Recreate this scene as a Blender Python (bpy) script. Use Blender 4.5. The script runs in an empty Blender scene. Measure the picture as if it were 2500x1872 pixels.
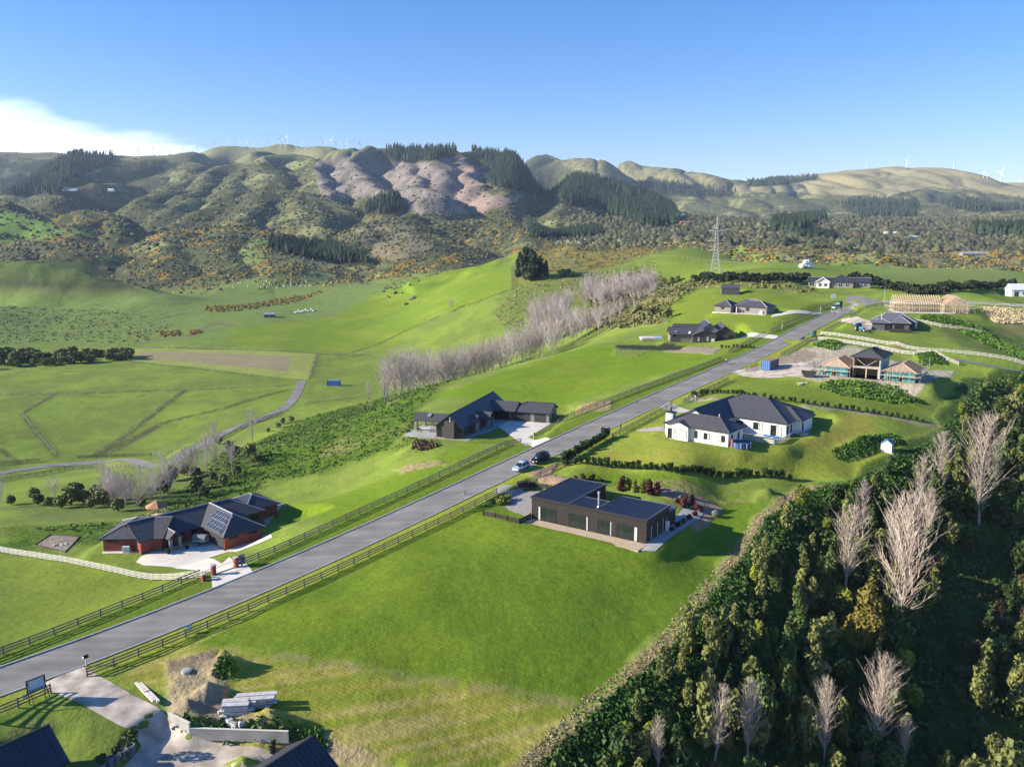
import bpy, bmesh, math, random
import numpy as np
from mathutils import Vector, Matrix
R = math.radians
SC = bpy.context.scene
COL = SC.collection
random.seed(7)
RNG = np.random.default_rng(7)

# ------------------------------------------------------------------ camera
PITCH = R(10.0); FPX = 2020.0; CAMZ = 100.0
cd = bpy.data.cameras.new('camera'); cam = bpy.data.objects.new('camera', cd); COL.objects.link(cam)
cd.sensor_width = 36.0; cd.lens = 36.0 * FPX / 2500.0; cd.clip_start = 1.0; cd.clip_end = 40000.0
cam.location = (0, 0, CAMZ); cam.rotation_euler = (math.pi / 2 - PITCH, 0, 0)
SC.camera = cam

# ------------------------------------------------------------------ sky, sun, exposure
SUN_EL = R(22.5); SUN_AZ_FROM = R(-94)      # the sun stands to the left, a little behind the camera; azimuth from +Y towards +X
w = bpy.data.worlds.new('World'); SC.world = w; w.use_nodes = True
nt = w.node_tree; nt.nodes.clear()
wo = nt.nodes.new('ShaderNodeOutputWorld'); bg = nt.nodes.new('ShaderNodeBackground')
sky = nt.nodes.new('ShaderNodeTexSky'); sky.sky_type = 'NISHITA'; sky.sun_disc = False
sky.sun_elevation = SUN_EL; sky.sun_rotation = SUN_AZ_FROM
sky.altitude = 200; sky.air_density = 1.0; sky.dust_density = 0.35; sky.ozone_density = 3.0
bg.inputs['Strength'].default_value = 0.092
hs = nt.nodes.new('ShaderNodeHueSaturation'); hs.inputs['Saturation'].default_value = 1.34
tn = nt.nodes.new('ShaderNodeMix'); tn.data_type = 'RGBA'; tn.blend_type = 'MULTIPLY'; tn.inputs['Factor'].default_value = 1.0; tn.inputs['B'].default_value = (1.06, .98, 1.10, 1)
nt.links.new(sky.outputs[0], tn.inputs['A']); nt.links.new(tn.outputs['Result'], hs.inputs['Color'])
# a thin bank of white cloud low over the hills
tc = nt.nodes.new('ShaderNodeTexCoord'); sx = nt.nodes.new('ShaderNodeSeparateXYZ')
nt.links.new(tc.outputs['Generated'], sx.inputs[0])
def wmath(op, a, b=None, clamp=False):
    n = nt.nodes.new('ShaderNodeMath'); n.operation = op; n.use_clamp = clamp
    for i, v in enumerate((a, b)):
        if v is None: continue
        if isinstance(v, (int, float)): n.inputs[i].default_value = v
        else: nt.links.new(v, n.inputs[i])
    return n.outputs[0]
az = wmath('ARCTAN2', sx.outputs[0], sx.outputs[1])
mp = nt.nodes.new('ShaderNodeMapping'); mp.inputs['Scale'].default_value = (5, 5, 26)
nt.links.new(tc.outputs['Generated'], mp.inputs[0])
cn = nt.nodes.new('ShaderNodeTexNoise'); cn.inputs['Scale'].default_value = 1.6; cn.inputs['Detail'].default_value = 8; cn.inputs['Roughness'].default_value = 0.55
nt.links.new(mp.outputs[0], cn.inputs['Vector'])
# the bank's upper edge falls from left to right
top = wmath('ADD', wmath('MULTIPLY', wmath('ADD', az, 0.366), -0.20), 0.102)
edge = wmath('SUBTRACT', wmath('ADD', top, wmath('MULTIPLY', wmath('SUBTRACT', cn.outputs[0], 0.5), 0.075)), sx.outputs[2])
cl = wmath('MULTIPLY', edge, 24.0, True)
cl = wmath('MULTIPLY', cl, wmath('MULTIPLY', wmath('ADD', wmath('MULTIPLY', az, -7.0), -1.0), 1.0, True))
lim = wmath('MULTIPLY', wmath('ADD', wmath('MULTIPLY', az, 2.0), 3.6), 1.0, True)
cl = wmath('MULTIPLY', wmath('MULTIPLY', cl, lim), 0.93)
mx = nt.nodes.new('ShaderNodeMix'); mx.data_type = 'RGBA'
nt.links.new(cl, mx.inputs['Factor']); nt.links.new(hs.outputs[0], mx.inputs['A']); mx.inputs['B'].default_value = (12.5, 12.8, 13.4, 1)
nt.links.new(mx.outputs['Result'], bg.inputs[0]); nt.links.new(bg.outputs[0], wo.inputs[0])
sl = bpy.data.lights.new('sun', 'SUN'); sl.energy = 5.0; sl.angle = R(0.53); sl.color = (1.0, 0.915, 0.77)
so = bpy.data.objects.new('sun', sl); COL.objects.link(so)
SUNV = Vector((math.sin(SUN_AZ_FROM) * math.cos(SUN_EL), math.cos(SUN_AZ_FROM) * math.cos(SUN_EL), math.sin(SUN_EL)))
so.rotation_euler = SUNV.to_track_quat('Z', 'Y').to_euler()
SC.view_settings.view_transform = 'Standard'; SC.view_settings.look = 'None'
SC.view_settings.exposure = 1.05; SC.view_settings.gamma = 1.0
cy = SC.cycles if hasattr(SC, 'cycles') else None
SC.render.engine = 'CYCLES'
SC.cycles.max_bounces = 5; SC.cycles.diffuse_bounces = 2; SC.cycles.glossy_bounces = 2
SC.cycles.transmission_bounces = 3; SC.cycles.transparent_max_bounces = 4; SC.cycles.volume_bounces = 0
SC.cycles.use_denoising = True; SC.cycles.sample_clamp_indirect = 4.0
# ------------------------------------------------------------------ geometry of the view, noise
SP, CP_ = math.sin(PITCH), math.cos(PITCH)
def ray(px, py):
    u = (px - 1250.0) / FPX; v = (py - 936.0) / FPX
    return np.array([u, CP_ - v * SP, -(SP + v * CP_)])
def at_h(px, py, z):                       # where the sight line through a photo pixel meets the level z
    d = ray(px, py); t = (z - CAMZ) / d[2]
    return np.array([d[0] * t, d[1] * t, z])
def at_z(px, py, depth):
    d = ray(px, py) * depth
    return np.array([d[0], d[1], CAMZ + d[2]])
def proj(p):
    x, y, z = p[0], p[1], p[2] - CAMZ
    zc = y * CP_ - z * SP; yc = -z * CP_ - y * SP
    return (1250 + FPX * x / zc, 936 + FPX * yc / zc)
def smooth(e0, e1, x):
    t = np.clip((x - e0) / (e1 - e0), 0, 1); return t * t * (3 - 2 * t)
_perm = np.random.default_rng(3).permutation(1024).astype(np.int32)
_g = np.random.default_rng(5).uniform(0, 2 * np.pi, 1024); _gx = np.cos(_g); _gy = np.sin(_g)
def perlin(x, y):
    xi = np.floor(x).astype(np.int64); yi = np.floor(y).astype(np.int64); xf = x - xi; yf = y - yi
    u = xf * xf * xf * (xf * (xf * 6 - 15) + 10); v = yf * yf * yf * (yf * (yf * 6 - 15) + 10)
    def g(ix, iy, dx, dy):
        h = _perm[(_perm[ix & 1023] + iy) & 1023]
        return _gx[h] * dx + _gy[h] * dy
    a = g(xi, yi, xf, yf); b = g(xi + 1, yi, xf - 1, yf); c = g(xi, yi + 1, xf, yf - 1); d = g(xi + 1, yi + 1, xf - 1, yf - 1)
    return (a + u * (b - a) + v * ((c + u * (d - c)) - (a + u * (b - a)))) * 1.5
def fbm(x, y, octv=4, lac=2.03, gain=0.5):
    s = 0; a = 1.0; n = 0
    for i in range(octv):
        s = s + a * perlin(x + 17.3 * i, y - 9.1 * i); n += a; a *= gain; x = x * lac; y = y * lac
    return s / n

# ------------------------------------------------------------------ the road: straight in plan, then bending right on the crest
TH = R(39.0); RD = np.array([math.sin(TH), math.cos(TH)]); RN = np.array([math.cos(TH), -math.sin(TH)])
RW = 3.35                                    # half width
RB = np.array([12.0, 170.0])
def road_hit(px, py, off):
    d = ray(px, py); t = (off + RB @ RN) / (d[:2] @ RN); return d * t
_L = [(0, 1630), (218, 1553), (517, 1436), (820, 1312.6), (898, 1280), (1240, 1123), (1301, 1093.6), (1460, 1020.6), (1506.7, 1000), (1720, 906), (1840, 854.7), (1940, 803)]
_R = [(0, 1703), (209, 1619), (427, 1538), (820, 1365.5), (980, 1293.8), (1245, 1169), (1360, 1109), (1460, 1061), (1580, 1004), (1744, 929), (1840, 885), (1980, 808)]
_rs = []
for off, lst in ((-RW, _L), (RW, _R)):
    for px, py in lst:
        h = road_hit(px, py, off); _rs.append(((h[:2] - RB) @ RD, h[2] + CAMZ))
_rs = np.array(sorted(_rs)); _rc = np.polyfit(_rs[:, 0], _rs[:, 1], 4)
S0, S1 = _rs[0, 0], _rs[-1, 0]
def road_z(s):
    s = np.asarray(s, float)
    z = np.polyval(_rc, np.clip(s, S0, S1)); dz = np.polyder(_rc)
    z = z + np.where(s < S0, (s - S0) * np.polyval(dz, S0), 0) + np.where(s > S1, (1 - np.exp(-np.maximum(s - S1, 0) / 25.0)) * 25.0 * np.polyval(dz, S1), 0)
    return z
def road_pt(s, o=0.0):
    p = RB + RD * s + RN * o; return np.array([p[0], p[1], float(road_z(s))])

# ------------------------------------------------------------------ terrain control points read off the photograph
D = [  # pixel x, pixel y, metres below the camera
 (0,1872,50.3),(300,1845,50.7),(620,1872,51.6),(0,1745,49.1),(200,1710,49.0),(450,1650,48.8),(430,1750,50.0),(600,1560,48.5),(800,1500,48.1),(900,1700,50.3),(1000,1600,49.6),(1000,1420,46.9),
 (1200,1500,48.3),(1200,1700,51.2),(1330,1735,52.1),(1100,1860,52.9),(800,1820,51.5),(1400,1500,48.6),(1550,1480,48.9),(1480,1600,50.6),(1700,1340,47.6),(1830,1250,46.1),(1760,1200,44.9),
 (1300,1262,45.1),(1573,1321,45.4),(1650,1230,44.8),(1480,1180,44.0),(1210,1200,44.1),(2500,905,36.1),(2260,945,37.5),(1650,1050,39.1),(1779,1092,39.7),(1990,1060,39.2),(1700,1130,41.0),
 (1900,1120,41.4),(2200,1050,39.8),(2270,1065,40.8),(2080,1150,43.7),(1950,1165,43.8),(1430,1130,42.1),(1600,1150,42.0),(2000,960,36.5),(2200,990,38.2),(1770,960,37.1),(1990,912,35.3),
 (2200,935,36.6),(2100,870,33.8),(2175,805,29.8),(2300,830,31.3),(2480,880,34.6),(2240,770,26.7),(2390,790,28.8),(2480,830,33.0),(2300,738,24.1),(2480,745,24.6),(2390,720,23.4),(1705,838,35.0),
 (1600,850,36.8),(1820,772,29.2),(1650,770,31.7),(1610,715,27.2),(1785,719,24.7),(1690,712,25.2),(1900,715,24.0),(1990,735,26.2),(2030,695,21.8),(1747,670,20.6),(1650,640,17.4),(1720,612,11.2),
 (1900,640,16.1),(2080,655,18.6),(2300,680,22.1),(2450,660,21.1),(2200,700,22.6),(1085,1070,43.4),(1330,1027,42.5),(1030,1062,43.9),(1400,950,41.7),(1600,890,37.8),(1200,970,43.0),(1480,832,38.1),
 (1300,880,41.3),(1100,930,44.5),(1000,960,48.3),(900,1020,52.6),(700,1080,59.2),(800,1200,52.0),(950,1150,47.5),(600,1180,57.2),(500,1255,55.4),(300,1285,55.2),(130,1295,55.7),(100,1200,62.4),
 (300,1180,62.2),(450,1110,65.4),(0,1330,55.1),(0,1450,52.0),(200,1480,50.4),(255,1350,52.5),(550,1342,51.1),(640,1250,50.5),(400,1400,51.5),(750,1240,49.1),(620,1370,49.0),(0,1150,73.5),
 (300,1135,73.5),(520,1105,73),(0,1010,72.5),(300,960,72),(600,1010,72),(740,930,71.5),(813,934,71.5),(700,870,69.5),(300,860,69),(0,890,70.5),(960,855,68),(1000,760,56),(850,760,59.5),
 (652,772,61.5),(1100,720,42.5),(1200,690,33.2),(1250,652,23.7),(1290,685,29.9),(1130,660,29.8),(990,690,44),(400,770,62),(100,795,65),(0,840,68),(450,705,53),(700,685,49),(850,695,49.5),
 (1100,800,55.6),(1200,760,46.0),(930,700,48),
]
ZD = [ # pixel x, pixel y, depth along the view axis
 (0,752,687),(200,760,687),(378,737,730),(-300,750,687),(40,600,1127),(250,625,1073),(450,620,1234),(600,645,1073),(760,650,1030),(900,615,1180),(1000,650,998),(1150,640,966),(1300,610,1073),
 (-300,560,1395),(0,560,1449),(300,560,1502),(600,560,1502),(850,560,1449),(-300,500,1931),(0,500,1985),(300,500,1985),(600,500,1931),(-300,450,2468),(0,450,2468),(300,440,2522),(600,440,2414),
 (-300,400,3219),(0,400,3112),(300,395,3219),(520,392,3219),(700,385,2897),(-300,372,3970),(0,374,3970),(150,378,3970),(300,381,3970),(470,370,3863),(560,360,3755),(700,357,3648),(850,364,3541),
 (930,362,2682),(940,480,1609),(930,420,2039),(1050,560,1234),(1050,500,1502),(1040,440,1878),(1020,390,2200),(950,368,2361),(1030,366,2361),(1110,364,2361),(1160,382,2307),(1250,400,2307),
 (1300,455,1985),(1400,425,2307),(1500,460,2200),(1590,500,1931),(1400,500,1770),(1250,520,1609),(1500,560,1341),(1380,578,1159),(1270,575,1180),(1600,550,1449),(1350,389,4292),(1500,396,4507),
 (1650,416,4721),(1790,441,4828),(1860,446,4828),(1950,431,4828),(2050,416,4721),(2200,408,4507),(2330,413,4614),(2430,446,4936),(2500,452,5150),(2800,470,5150),(1700,475,3219),(1900,485,3112),
 (2100,470,3326),(2300,480,3112),(2490,495,2682),(2800,510,2682),(1650,510,2146),(1760,530,1931),(2000,535,1824),(2250,545,1609),(2460,568,1288),(2800,560,1395),(2030,580,1127),(1770,572,1159),
 (1600,596,944),(1800,606,858),(2100,612,912),(2300,626,837),(2450,632,815),(1450,605,966),(2800,640,815),
]
PD = [ # pixel x (azimuth), depth, metres below the camera: ground that other ground hides
 (1200,343,58.3),(1050,343,65.8),(1400,397,50.7),(1550,472,38.6),(1650,558,31.7),(1350,515,42.6),(1250,461,55.8),(2100,687,23.2),(1850,665,22.2),(2400,665,29.6),(1700,773,23.8),(2500,354,35.5),
 (2650,322,38.6),(0,59,52.0),(-300,86,51.0),(-400,139,52.8),(-400,268,68.5),(-400,483,66.2),(2900,354,39.2),(2800,451,31.9),
]
PD += [(0, 860, 57), (200, 880, 56), (-300, 860, 58), (0, 980, 52), (200, 980, 52), (0, 740, 61), (200, 740, 61), (-300, 740, 61)]
GULLY = []                                   # the bush-filled gully right of the lawns, along (s) and across (o) the road
GE_S = [-140, -79, -66, -54, -39, -23, -10, 4.5, 11.4, 36, 45, 70, 102, 124, 150]; GE_D = [55, 54, 52, 50.5, 49, 47.5, 46.2, 44.6, 43.7, 42, 41, 39.2, 37.2, 36.3, 35.5]; GE_O = [49, 49.5, 49.5, 51, 49.3, 48.1, 45.8, 47.4, 52.4, 56.5, 60.2, 57, 55, 64, 70]
for s in np.arange(-140, 151, 15.0):
    e = float(np.interp(s, GE_S, GE_D)); eo = float(np.interp(s, GE_S, GE_O))
    for do, f in ((1.5, .1), (4.5, .6), (9, 3.4), (15, 7.6), (24, 12.5), (36, 16.5), (50, 18.5), (70, 16), (92, 11)):
        GULLY.append((s, eo + do, CAMZ - e - f))
def azr(p): return np.array([math.atan2(p[0], p[1]), math.log(math.hypot(p[0], p[1]))])
_c = [at_h(a, b, CAMZ - d) for a, b, d in D] + [at_z(*q) for q in ZD]
for a, dep, dr in PD:
    u = (a - 1250) / FPX; y = (dep - dr * SP) / CP_; _c.append(np.array([u * dep, y, CAMZ - dr]))
for a, b, dep in [(a, b, dep) for a, b, dep in ZD if b < 450 and dep > 2000]:
    q = at_z(a, b, dep); k = 1.35; _c.append(np.array([q[0] * k, q[1] * k, q[2] - 130])); _c.append(np.array([q[0] * 1.9, q[1] * 1.9, q[2] - 420]))
for s in np.arange(-160, S1 - 8, 11.0):
    for o in (-7, 7): _c.append(road_pt(s, o))
for s, o, z in GULLY:
    p = RB + RD * s + RN * o
    if math.hypot(*p) > 45 and p[1] > 20: _c.append(np.array([p[0], p[1], z]))
_c = np.array(_c); _A = np.array([azr(p) for p in _c]); _A[:, 0] *= 1.6
def _phi(d2): return np.where(d2 > 1e-12, 0.5 * d2 * np.log(np.maximum(d2, 1e-12)), 0)
_n = len(_c); _K = _phi(((_A[:, None] - _A[None]) ** 2).sum(-1)) + np.eye(_n) * 2e-5
_P = np.hstack([np.ones((_n, 1)), _A]); _M = np.block([[_K, _P], [_P.T, np.zeros((3, 3))]])
_W = np.linalg.solve(_M, np.concatenate([_c[:, 2], np.zeros(3)]))
NA, NR = 861, 801
AZ = np.linspace(R(-50), R(50), NA); LR = np.linspace(math.log(55), math.log(8600), NR)
def tps(a, l):
    a = a * 1.6; out = _W[_n] + _W[_n + 1] * a + _W[_n + 2] * l
    sh = out.shape; a = a.ravel(); l = l.ravel(); o = out.ravel().copy()
    for i in range(0, len(a), 20000):
        d2 = (a[i:i + 20000, None] - _A[None, :, 0]) ** 2 + (l[i:i + 20000, None] - _A[None, :, 1]) ** 2
        o[i:i + 20000] += _phi(d2) @ _W[:_n]
    return o.reshape(sh)
_ca, _cl = np.meshgrid(AZ[::4], LR[::4], indexing='ij'); _cz = tps(_ca, _cl)
def up(z):                                   # coarse grid -> full grid, cubic along each axis
    def ax(z, n):
        z = np.moveaxis(z, 0, -1); m = z.shape[-1]; t = np.arange(n) / 4.0; i = np.clip(t.astype(int), 0, m - 2); f = t - i
        p = np.concatenate([2 * z[..., :1] - z[..., 1:2], z, 2 * z[..., -1:] - z[..., -2:-1]], -1)
        a, b, c, d = p[..., i], p[..., i + 1], p[..., i + 2], p[..., i + 3]
        r = b + 0.5 * f * (c - a + f * (2 * a - 5 * b + 4 * c - d + f * (3 * (b - c) + d - a)))
        return np.moveaxis(r, -1, 0)
    return np.moveaxis(ax(np.moveaxis(ax(z, NA), 0, 1), NR), 1, 0)
TZ = up(_cz)
GA, GL = np.meshgrid(AZ, LR, indexing='ij'); GR = np.exp(GL)
GX = np.sin(GA) * GR; GY = np.cos(GA) * GR
TZ0 = TZ.copy()
def seg_dist(x, y, pts):
    d = np.full(x.shape, 1e9)
    for (a, b) in zip(pts[:-1], pts[1:]):
        ax_, ay = a[0], a[1]; bx, by = b[0] - ax_, b[1] - ay; L2 = bx * bx + by * by + 1e-9
        t = np.clip(((x - ax_) * bx + (y - ay) * by) / L2, 0, 1)
        d = np.minimum(d, np.hypot(x - ax_ - t * bx, y - ay - t * by))
    return d
def inside(x, y, poly):
    poly = np.asarray(poly); c = np.zeros(x.shape, bool); j = len(poly) - 1
    for i in range(len(poly)):
        xi, yi, xj, yj = poly[i][0], poly[i][1], poly[j][0], poly[j][1]
        if yi != yj: c ^= ((yi > y) != (yj > y)) & (x < (xj - xi) * (y - yi) / (yj - yi) + xi)
        j = i
    return c
def sdist(x, y, poly):                       # signed distance to a polygon, negative inside
    p = [tuple(q[:2]) for q in poly]; d = seg_dist(x, y, p + [p[0]]); return np.where(inside(x, y, p), -d, d)
def near(x0, x1, y0, y1):                    # index box of the grid around a plan rectangle
    m = (GX > x0) & (GX < x1) & (GY > y0) & (GY < y1); ii = np.where(m.any(1))[0]; jj = np.where(m.any(0))[0]
    if len(ii) == 0 or len(jj) == 0: return slice(0, 1), slice(0, 1)
    return slice(ii[0], ii[-1] + 1), slice(jj[0], jj[-1] + 1)
def ground_at(px, py):
    """first point of the terrain on the sight line through a photo pixel"""
    d = ray(px, py); a = math.atan2(d[0], d[1]); fi = (a - AZ[0]) / (AZ[1] - AZ[0]); i = int(np.clip(fi, 0, NA - 2)); f = fi - i
    prof = TZ[i] * (1 - f) + TZ[i + 1] * f; r = GR[0]; h = CAMZ + d[2] / math.hypot(d[0], d[1]) * r - prof
    k = np.where(h <= 0)[0]
    if len(k) == 0: k = NR - 1
    else: k = max(int(k[0]), 1)
    t = h[k - 1] / (h[k - 1] - h[k] + 1e-9); t = min(max(t, 0), 1); rr = r[k - 1] + t * (r[k] - r[k - 1]); z = prof[k - 1] + t * (prof[k] - prof[k - 1])
    return np.array([math.sin(a) * rr, math.cos(a) * rr, z])
def zat(x, y):
    a = np.arctan2(x, y); l = np.log(np.hypot(x, y)); fi = (a - AZ[0]) / (AZ[1] - AZ[0]); fj = (l - LR[0]) / (LR[1] - LR[0])
    i = np.clip(np.floor(fi).astype(int), 0, NA - 2); j = np.clip(np.floor(fj).astype(int), 0, NR - 2); f = fi - i; g = fj - j
    return (TZ[i, j] * (1 - f) + TZ[i + 1, j] * f) * (1 - g) + (TZ[i, j + 1] * (1 - f) + TZ[i + 1, j + 1] * f) * g
def G(*pts): return [ground_at(a, b) for a, b in pts]
# ------------------------------------------------------------------ relief of the hills: spurs and gullies
VZ = CAMZ - np.interp(GR, [280, 430, 700, 1000], [73.5, 71.5, 61, 50])   # level of the valley floor
def hill_relief():
    x, y, r = GX, GY, GR
    wx = x + 70 * perlin(x / 420, y / 420); wy = y + 110 * perlin(x / 380 + 40, y / 380)
    a = perlin(wx / 300 + 3.1, wy / 820); b = perlin(wx / 135 + 9.7, wy / 330 + 2.2); c = perlin(wx / 58, wy / 120 + 7)
    gul = 1 - np.sqrt(np.abs(a) + 0.004); gul2 = 1 - np.sqrt(np.abs(b) + 0.01); gul3 = 1 - np.sqrt(np.abs(c) + 0.02)
    left = smooth(0.16, -0.04, GA)
    m = smooth(760, 1250, r) * (0.35 + 0.65 * left) * (1 - 0.75 * smooth(2600, 3500, r) * left)
    m = m * (1 - smooth(3600, 5200, r) * 0.6)
    amp = 48 + 52 * smooth(1200, 2000, r)
    h = -amp * (gul - 0.28) * 0.95 - amp * 0.36 * (gul2 - 0.3) - amp * 0.11 * (gul3 - 0.3)
    far = smooth(3200, 3900, r) * (1 - left)
    h2 = -70 * (1 - np.sqrt(np.abs(perlin(wx / 620, wy / 700)) + 0.01) - 0.45) - 26 * (gul2 - 0.35)
    mid = smooth(640, 780, r) * (1 - smooth(1000, 1400, r))                       # the low scrub-covered hummocks
    kn = 13 * fbm(x / 120, y / 120, 3) + 4 * fbm(x / 33, y / 40, 2)
    # the valley floor stays flat
    flat = smooth(0.9, 1.0, np.clip((TZ0 - VZ) / 14, 0, 1) + smooth(960, 1060, r))
    return h * m - 42 * m * left * smooth(900, 1300, r) * (1 - smooth(2500, 3200, r)) + h2 * far * 0.6 + kn * mid * (0.35 + 0.65 * flat) * flat
_relief = hill_relief()
TZ = TZ + _relief
RIDGES = [  # crest lines: pixel x, pixel y, depth; then the slope of the flanks
 ([(-250,650,826),(-100,642,826),(40,640,815),(100,636,810),(200,657,794),(300,703,764),(378,737,740)], .66),
 ([(-150,470,1610),(0,492,1502),(61,522,1427),(122,555,1363),(165,575,1320)], .5),
 ([(150,545,1384),(180,522,1416),(216,512,1427),(262,522,1406),(305,562,1331)], .55),
 ([(216,512,1427),(190,548,1331)], .5),
 ([(390,565,1502),(440,545,1556),(509,516,1631),(570,489,1717),(651,460,1803),(732,469,1770),(793,485,1717)], .5),
 ([(651,460,1803),(600,540,1481)], .45), ([(732,469,1770),(760,520,1556),(800,560,1395)], .5),
 ([(240,640,1052),(305,619,1116),(366,591,1170),(468,554,1234),(570,550,1234),(635,566,1180),(667,576,1148)], .42),
 ([(468,554,1234),(430,600,1084),(400,640,998)], .4), ([(570,550,1234),(560,610,1052),(540,650,966)], .4), ([(667,576,1148),(680,620,1030),(650,660,944)], .4),
 ([(20,440,2307),(102,420,2468),(171,381,2897),(277,384,3058)], .6), ([(171,381,2897),(150,440,2253),(130,490,1878)], .6),
 ([(240,440,2253),(300,420,2522),(360,410,2790)], .55),
 ([(360,490,1878),(440,424,2414),(509,412,2575),(578,403,2682)], .6), ([(509,412,2575),(480,460,2092),(440,510,1770)], .6),
 ([(560,470,1931),(590,432,2253),(651,391,2575),(712,379,2682),(757,383,2682)], .6), ([(651,391,2575),(670,430,2146)], .6),
 ([(760,386,2575),(773,398,2307),(790,440,2039),(803,478,1770)], .75),
 ([(860,374,2522),(873,388,2307),(890,433,2017),(938,466,1770),(960,490,1663)], .75),
 ([(960,372,2414),(979,392,2253),(1003,429,2017),(1028,455,1846),(1065,482,1663)], .75),
 ([(1110,368,2361),(1138,386,2253),(1140,421,2039),(1170,450,1867)], .75), ([(1060,380,2361),(1085,410,2092),(1095,450,1878)], .75),
 ([(981,523,1384),(963,530,1352),(922,545,1288),(881,586,1159),(860,620,1073)], .45), ([(963,530,1352),(1010,570,1180),(1060,590,1094)], .4),
 ([(1150,368,2400),(1250,396,2350),(1400,424,2300),(1500,454,2200),(1580,492,2050),(1615,535,1850)], .50), ([(1400,424,2300),(1370,470,1950),(1340,510,1700)], .5), ([(1250,396,2350),(1230,440,2000),(1215,480,1750)], .55),
 ([(1100,545,1373),(1180,535,1427),(1260,555,1320),(1300,575,1212)], .4),
 ([(0,615,1116),(60,600,1159),(130,590,1170),(200,600,1137)], .4), ([(60,600,1159),(20,640,1019)], .4),
 ([(120,640,998),(190,612,1030),(240,615,1052)], .42),
]
def raise_ridges():
    j0 = int(np.searchsorted(LR, math.log(580))); x, y = GX[:, j0:], GY[:, j0:]; z = TZ[:, j0:]; acc = np.full(x.shape, -1e9)
    wob = 26 * perlin(x / 130, y / 130) + 10 * perlin(x / 45, y / 45)
    for line, sl in RIDGES:
        q = np.array([at_z(*p) for p in line])
        for a, b in zip(q[:-1], q[1:]):
            d = b[:2] - a[:2]; L2 = d @ d; xx = x - a[0] + wob; yy = y - a[1] + wob * 0.6; t = np.clip((xx * d[0] + yy * d[1]) / L2, 0, 1)
            ds = np.hypot(xx - t * d[0], yy - t * d[1]); acc = np.maximum(acc, a[2] + t * (b[2] - a[2]) - sl * (np.sqrt(ds * ds + 400) - 20))
    k = 7.0; mx_ = np.maximum(z, acc); acc = mx_ + k * np.log(np.exp((z - mx_) / k) + np.exp((acc - mx_) / k)) - 0
    TZ[:, j0:] = acc
raise_ridges()
SKY = [(-500,372),(0,371),(100,373),(200,376),(300,380),(350,381),(430,378),(470,372),(520,362),(560,358),(620,360),(680,354),(760,358),(850,362),(940,366),(1100,366),(1150,372),(1200,380),(1260,384),(1330,390),(1400,384),(1480,395),(1560,402),(1640,412),(1720,424),(1790,440),(1850,445),(1890,440),(1950,430),(2050,418),(2120,412),(2190,407),(2260,410),(2330,412),(2400,428),(2440,444),(2500,447),(3000,460)]
def fit_skyline():
    """lift or lower the far hills so that their crest stands where the photograph shows it"""
    _d = [ray(a, b) for a, b in SKY]; sa = np.array([math.atan2(d[0], d[1]) for d in _d]); se = np.array([d[2] / math.hypot(d[0], d[1]) for d in _d])
    rp = np.interp(AZ, [-1, -.18, -.05, .03, .12, .3, 1], [3750, 3650, 2400, 2450, 4300, 4600, 4900])
    for _ in range(4):
        el = (TZ - CAMZ) / GR; el = np.where(GR > 1500, el, -9); cur = el.max(1); want = np.interp(AZ, sa, se)
        dl = want - cur; dl = np.convolve(np.pad(dl, 20, 'edge'), np.hanning(43)[1:-1] / np.hanning(43).sum(), 'valid')
        TZ[:] = TZ + (dl * rp)[:, None] * smooth(0.55, 1.0, GR / rp[:, None])
fit_skyline()
# small unevenness of paddocks and banks
TZ = TZ + 0.5 * fbm(GX / 38, GY / 38, 3) * smooth(90, 300, GR) * (1 - smooth(500, 900, GR)) + 0.12 * fbm(GX / 9, GY / 9, 2) * (1 - smooth(300, 500, GR))
# terracettes: sheep tracks across the knoll and the steep pasture
_kn = smooth(5, 14, TZ - VZ) * smooth(600, 690, GR) * (1 - smooth(1050, 1150, GR)) * smooth(-0.36, -0.42, GA)
TZ = TZ + _kn * (0.9 * np.abs(perlin(GX / 60, TZ / 2.2)) + 2.5 * fbm(GX / 26, GY / 26, 3))

# ------------------------------------------------------------------ roads cut into the slope
def curve_pts(ctrl, n=8):
    """Catmull-Rom through plan points"""
    c = [np.asarray(q, float) for q in ctrl]; c = [2 * c[0] - c[1]] + c + [2 * c[-1] - c[-2]]; out = []
    for i in range(1, len(c) - 2):
        for t in np.arange(n) / n:
            out.append(0.5 * (2 * c[i] + (c[i + 1] - c[i - 1]) * t + (2 * c[i - 1] - 5 * c[i] + 4 * c[i + 1] - c[i + 2]) * t * t + (3 * c[i] - c[i - 1] - 3 * c[i + 1] + c[i + 2]) * t ** 3))
    out.append(c[-2]); return np.array(out)
def grade(line, half, blend, lift=0.0):
    """level the terrain across a polyline (x, y, z)"""
    global TZ
    line = np.asarray(line); si, sj = near(line[:, 0].min() - blend - 9, line[:, 0].max() + blend + 9, line[:, 1].min() - blend - 9, line[:, 1].max() + blend + 9)
    x, y = GX[si, sj], GY[si, sj]; best = np.full(x.shape, 1e9); zz = np.zeros(x.shape)
    for a, b in zip(line[:-1], line[1:]):
        d = b[:2] - a[:2]; L2 = d @ d + 1e-9; t = np.clip(((x - a[0]) * d[0] + (y - a[1]) * d[1]) / L2, 0, 1)
        dist = np.hypot(x - a[0] - t * d[0], y - a[1] - t * d[1]); m = dist < best
        zz = np.where(m, a[2] + t * (b[2] - a[2]), zz); best = np.where(m, dist, best)
    k = 1 - smooth(half, half + blend, best)
    TZ[si, sj] = TZ[si, sj] * (1 - k) + (zz + lift) * k
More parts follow.
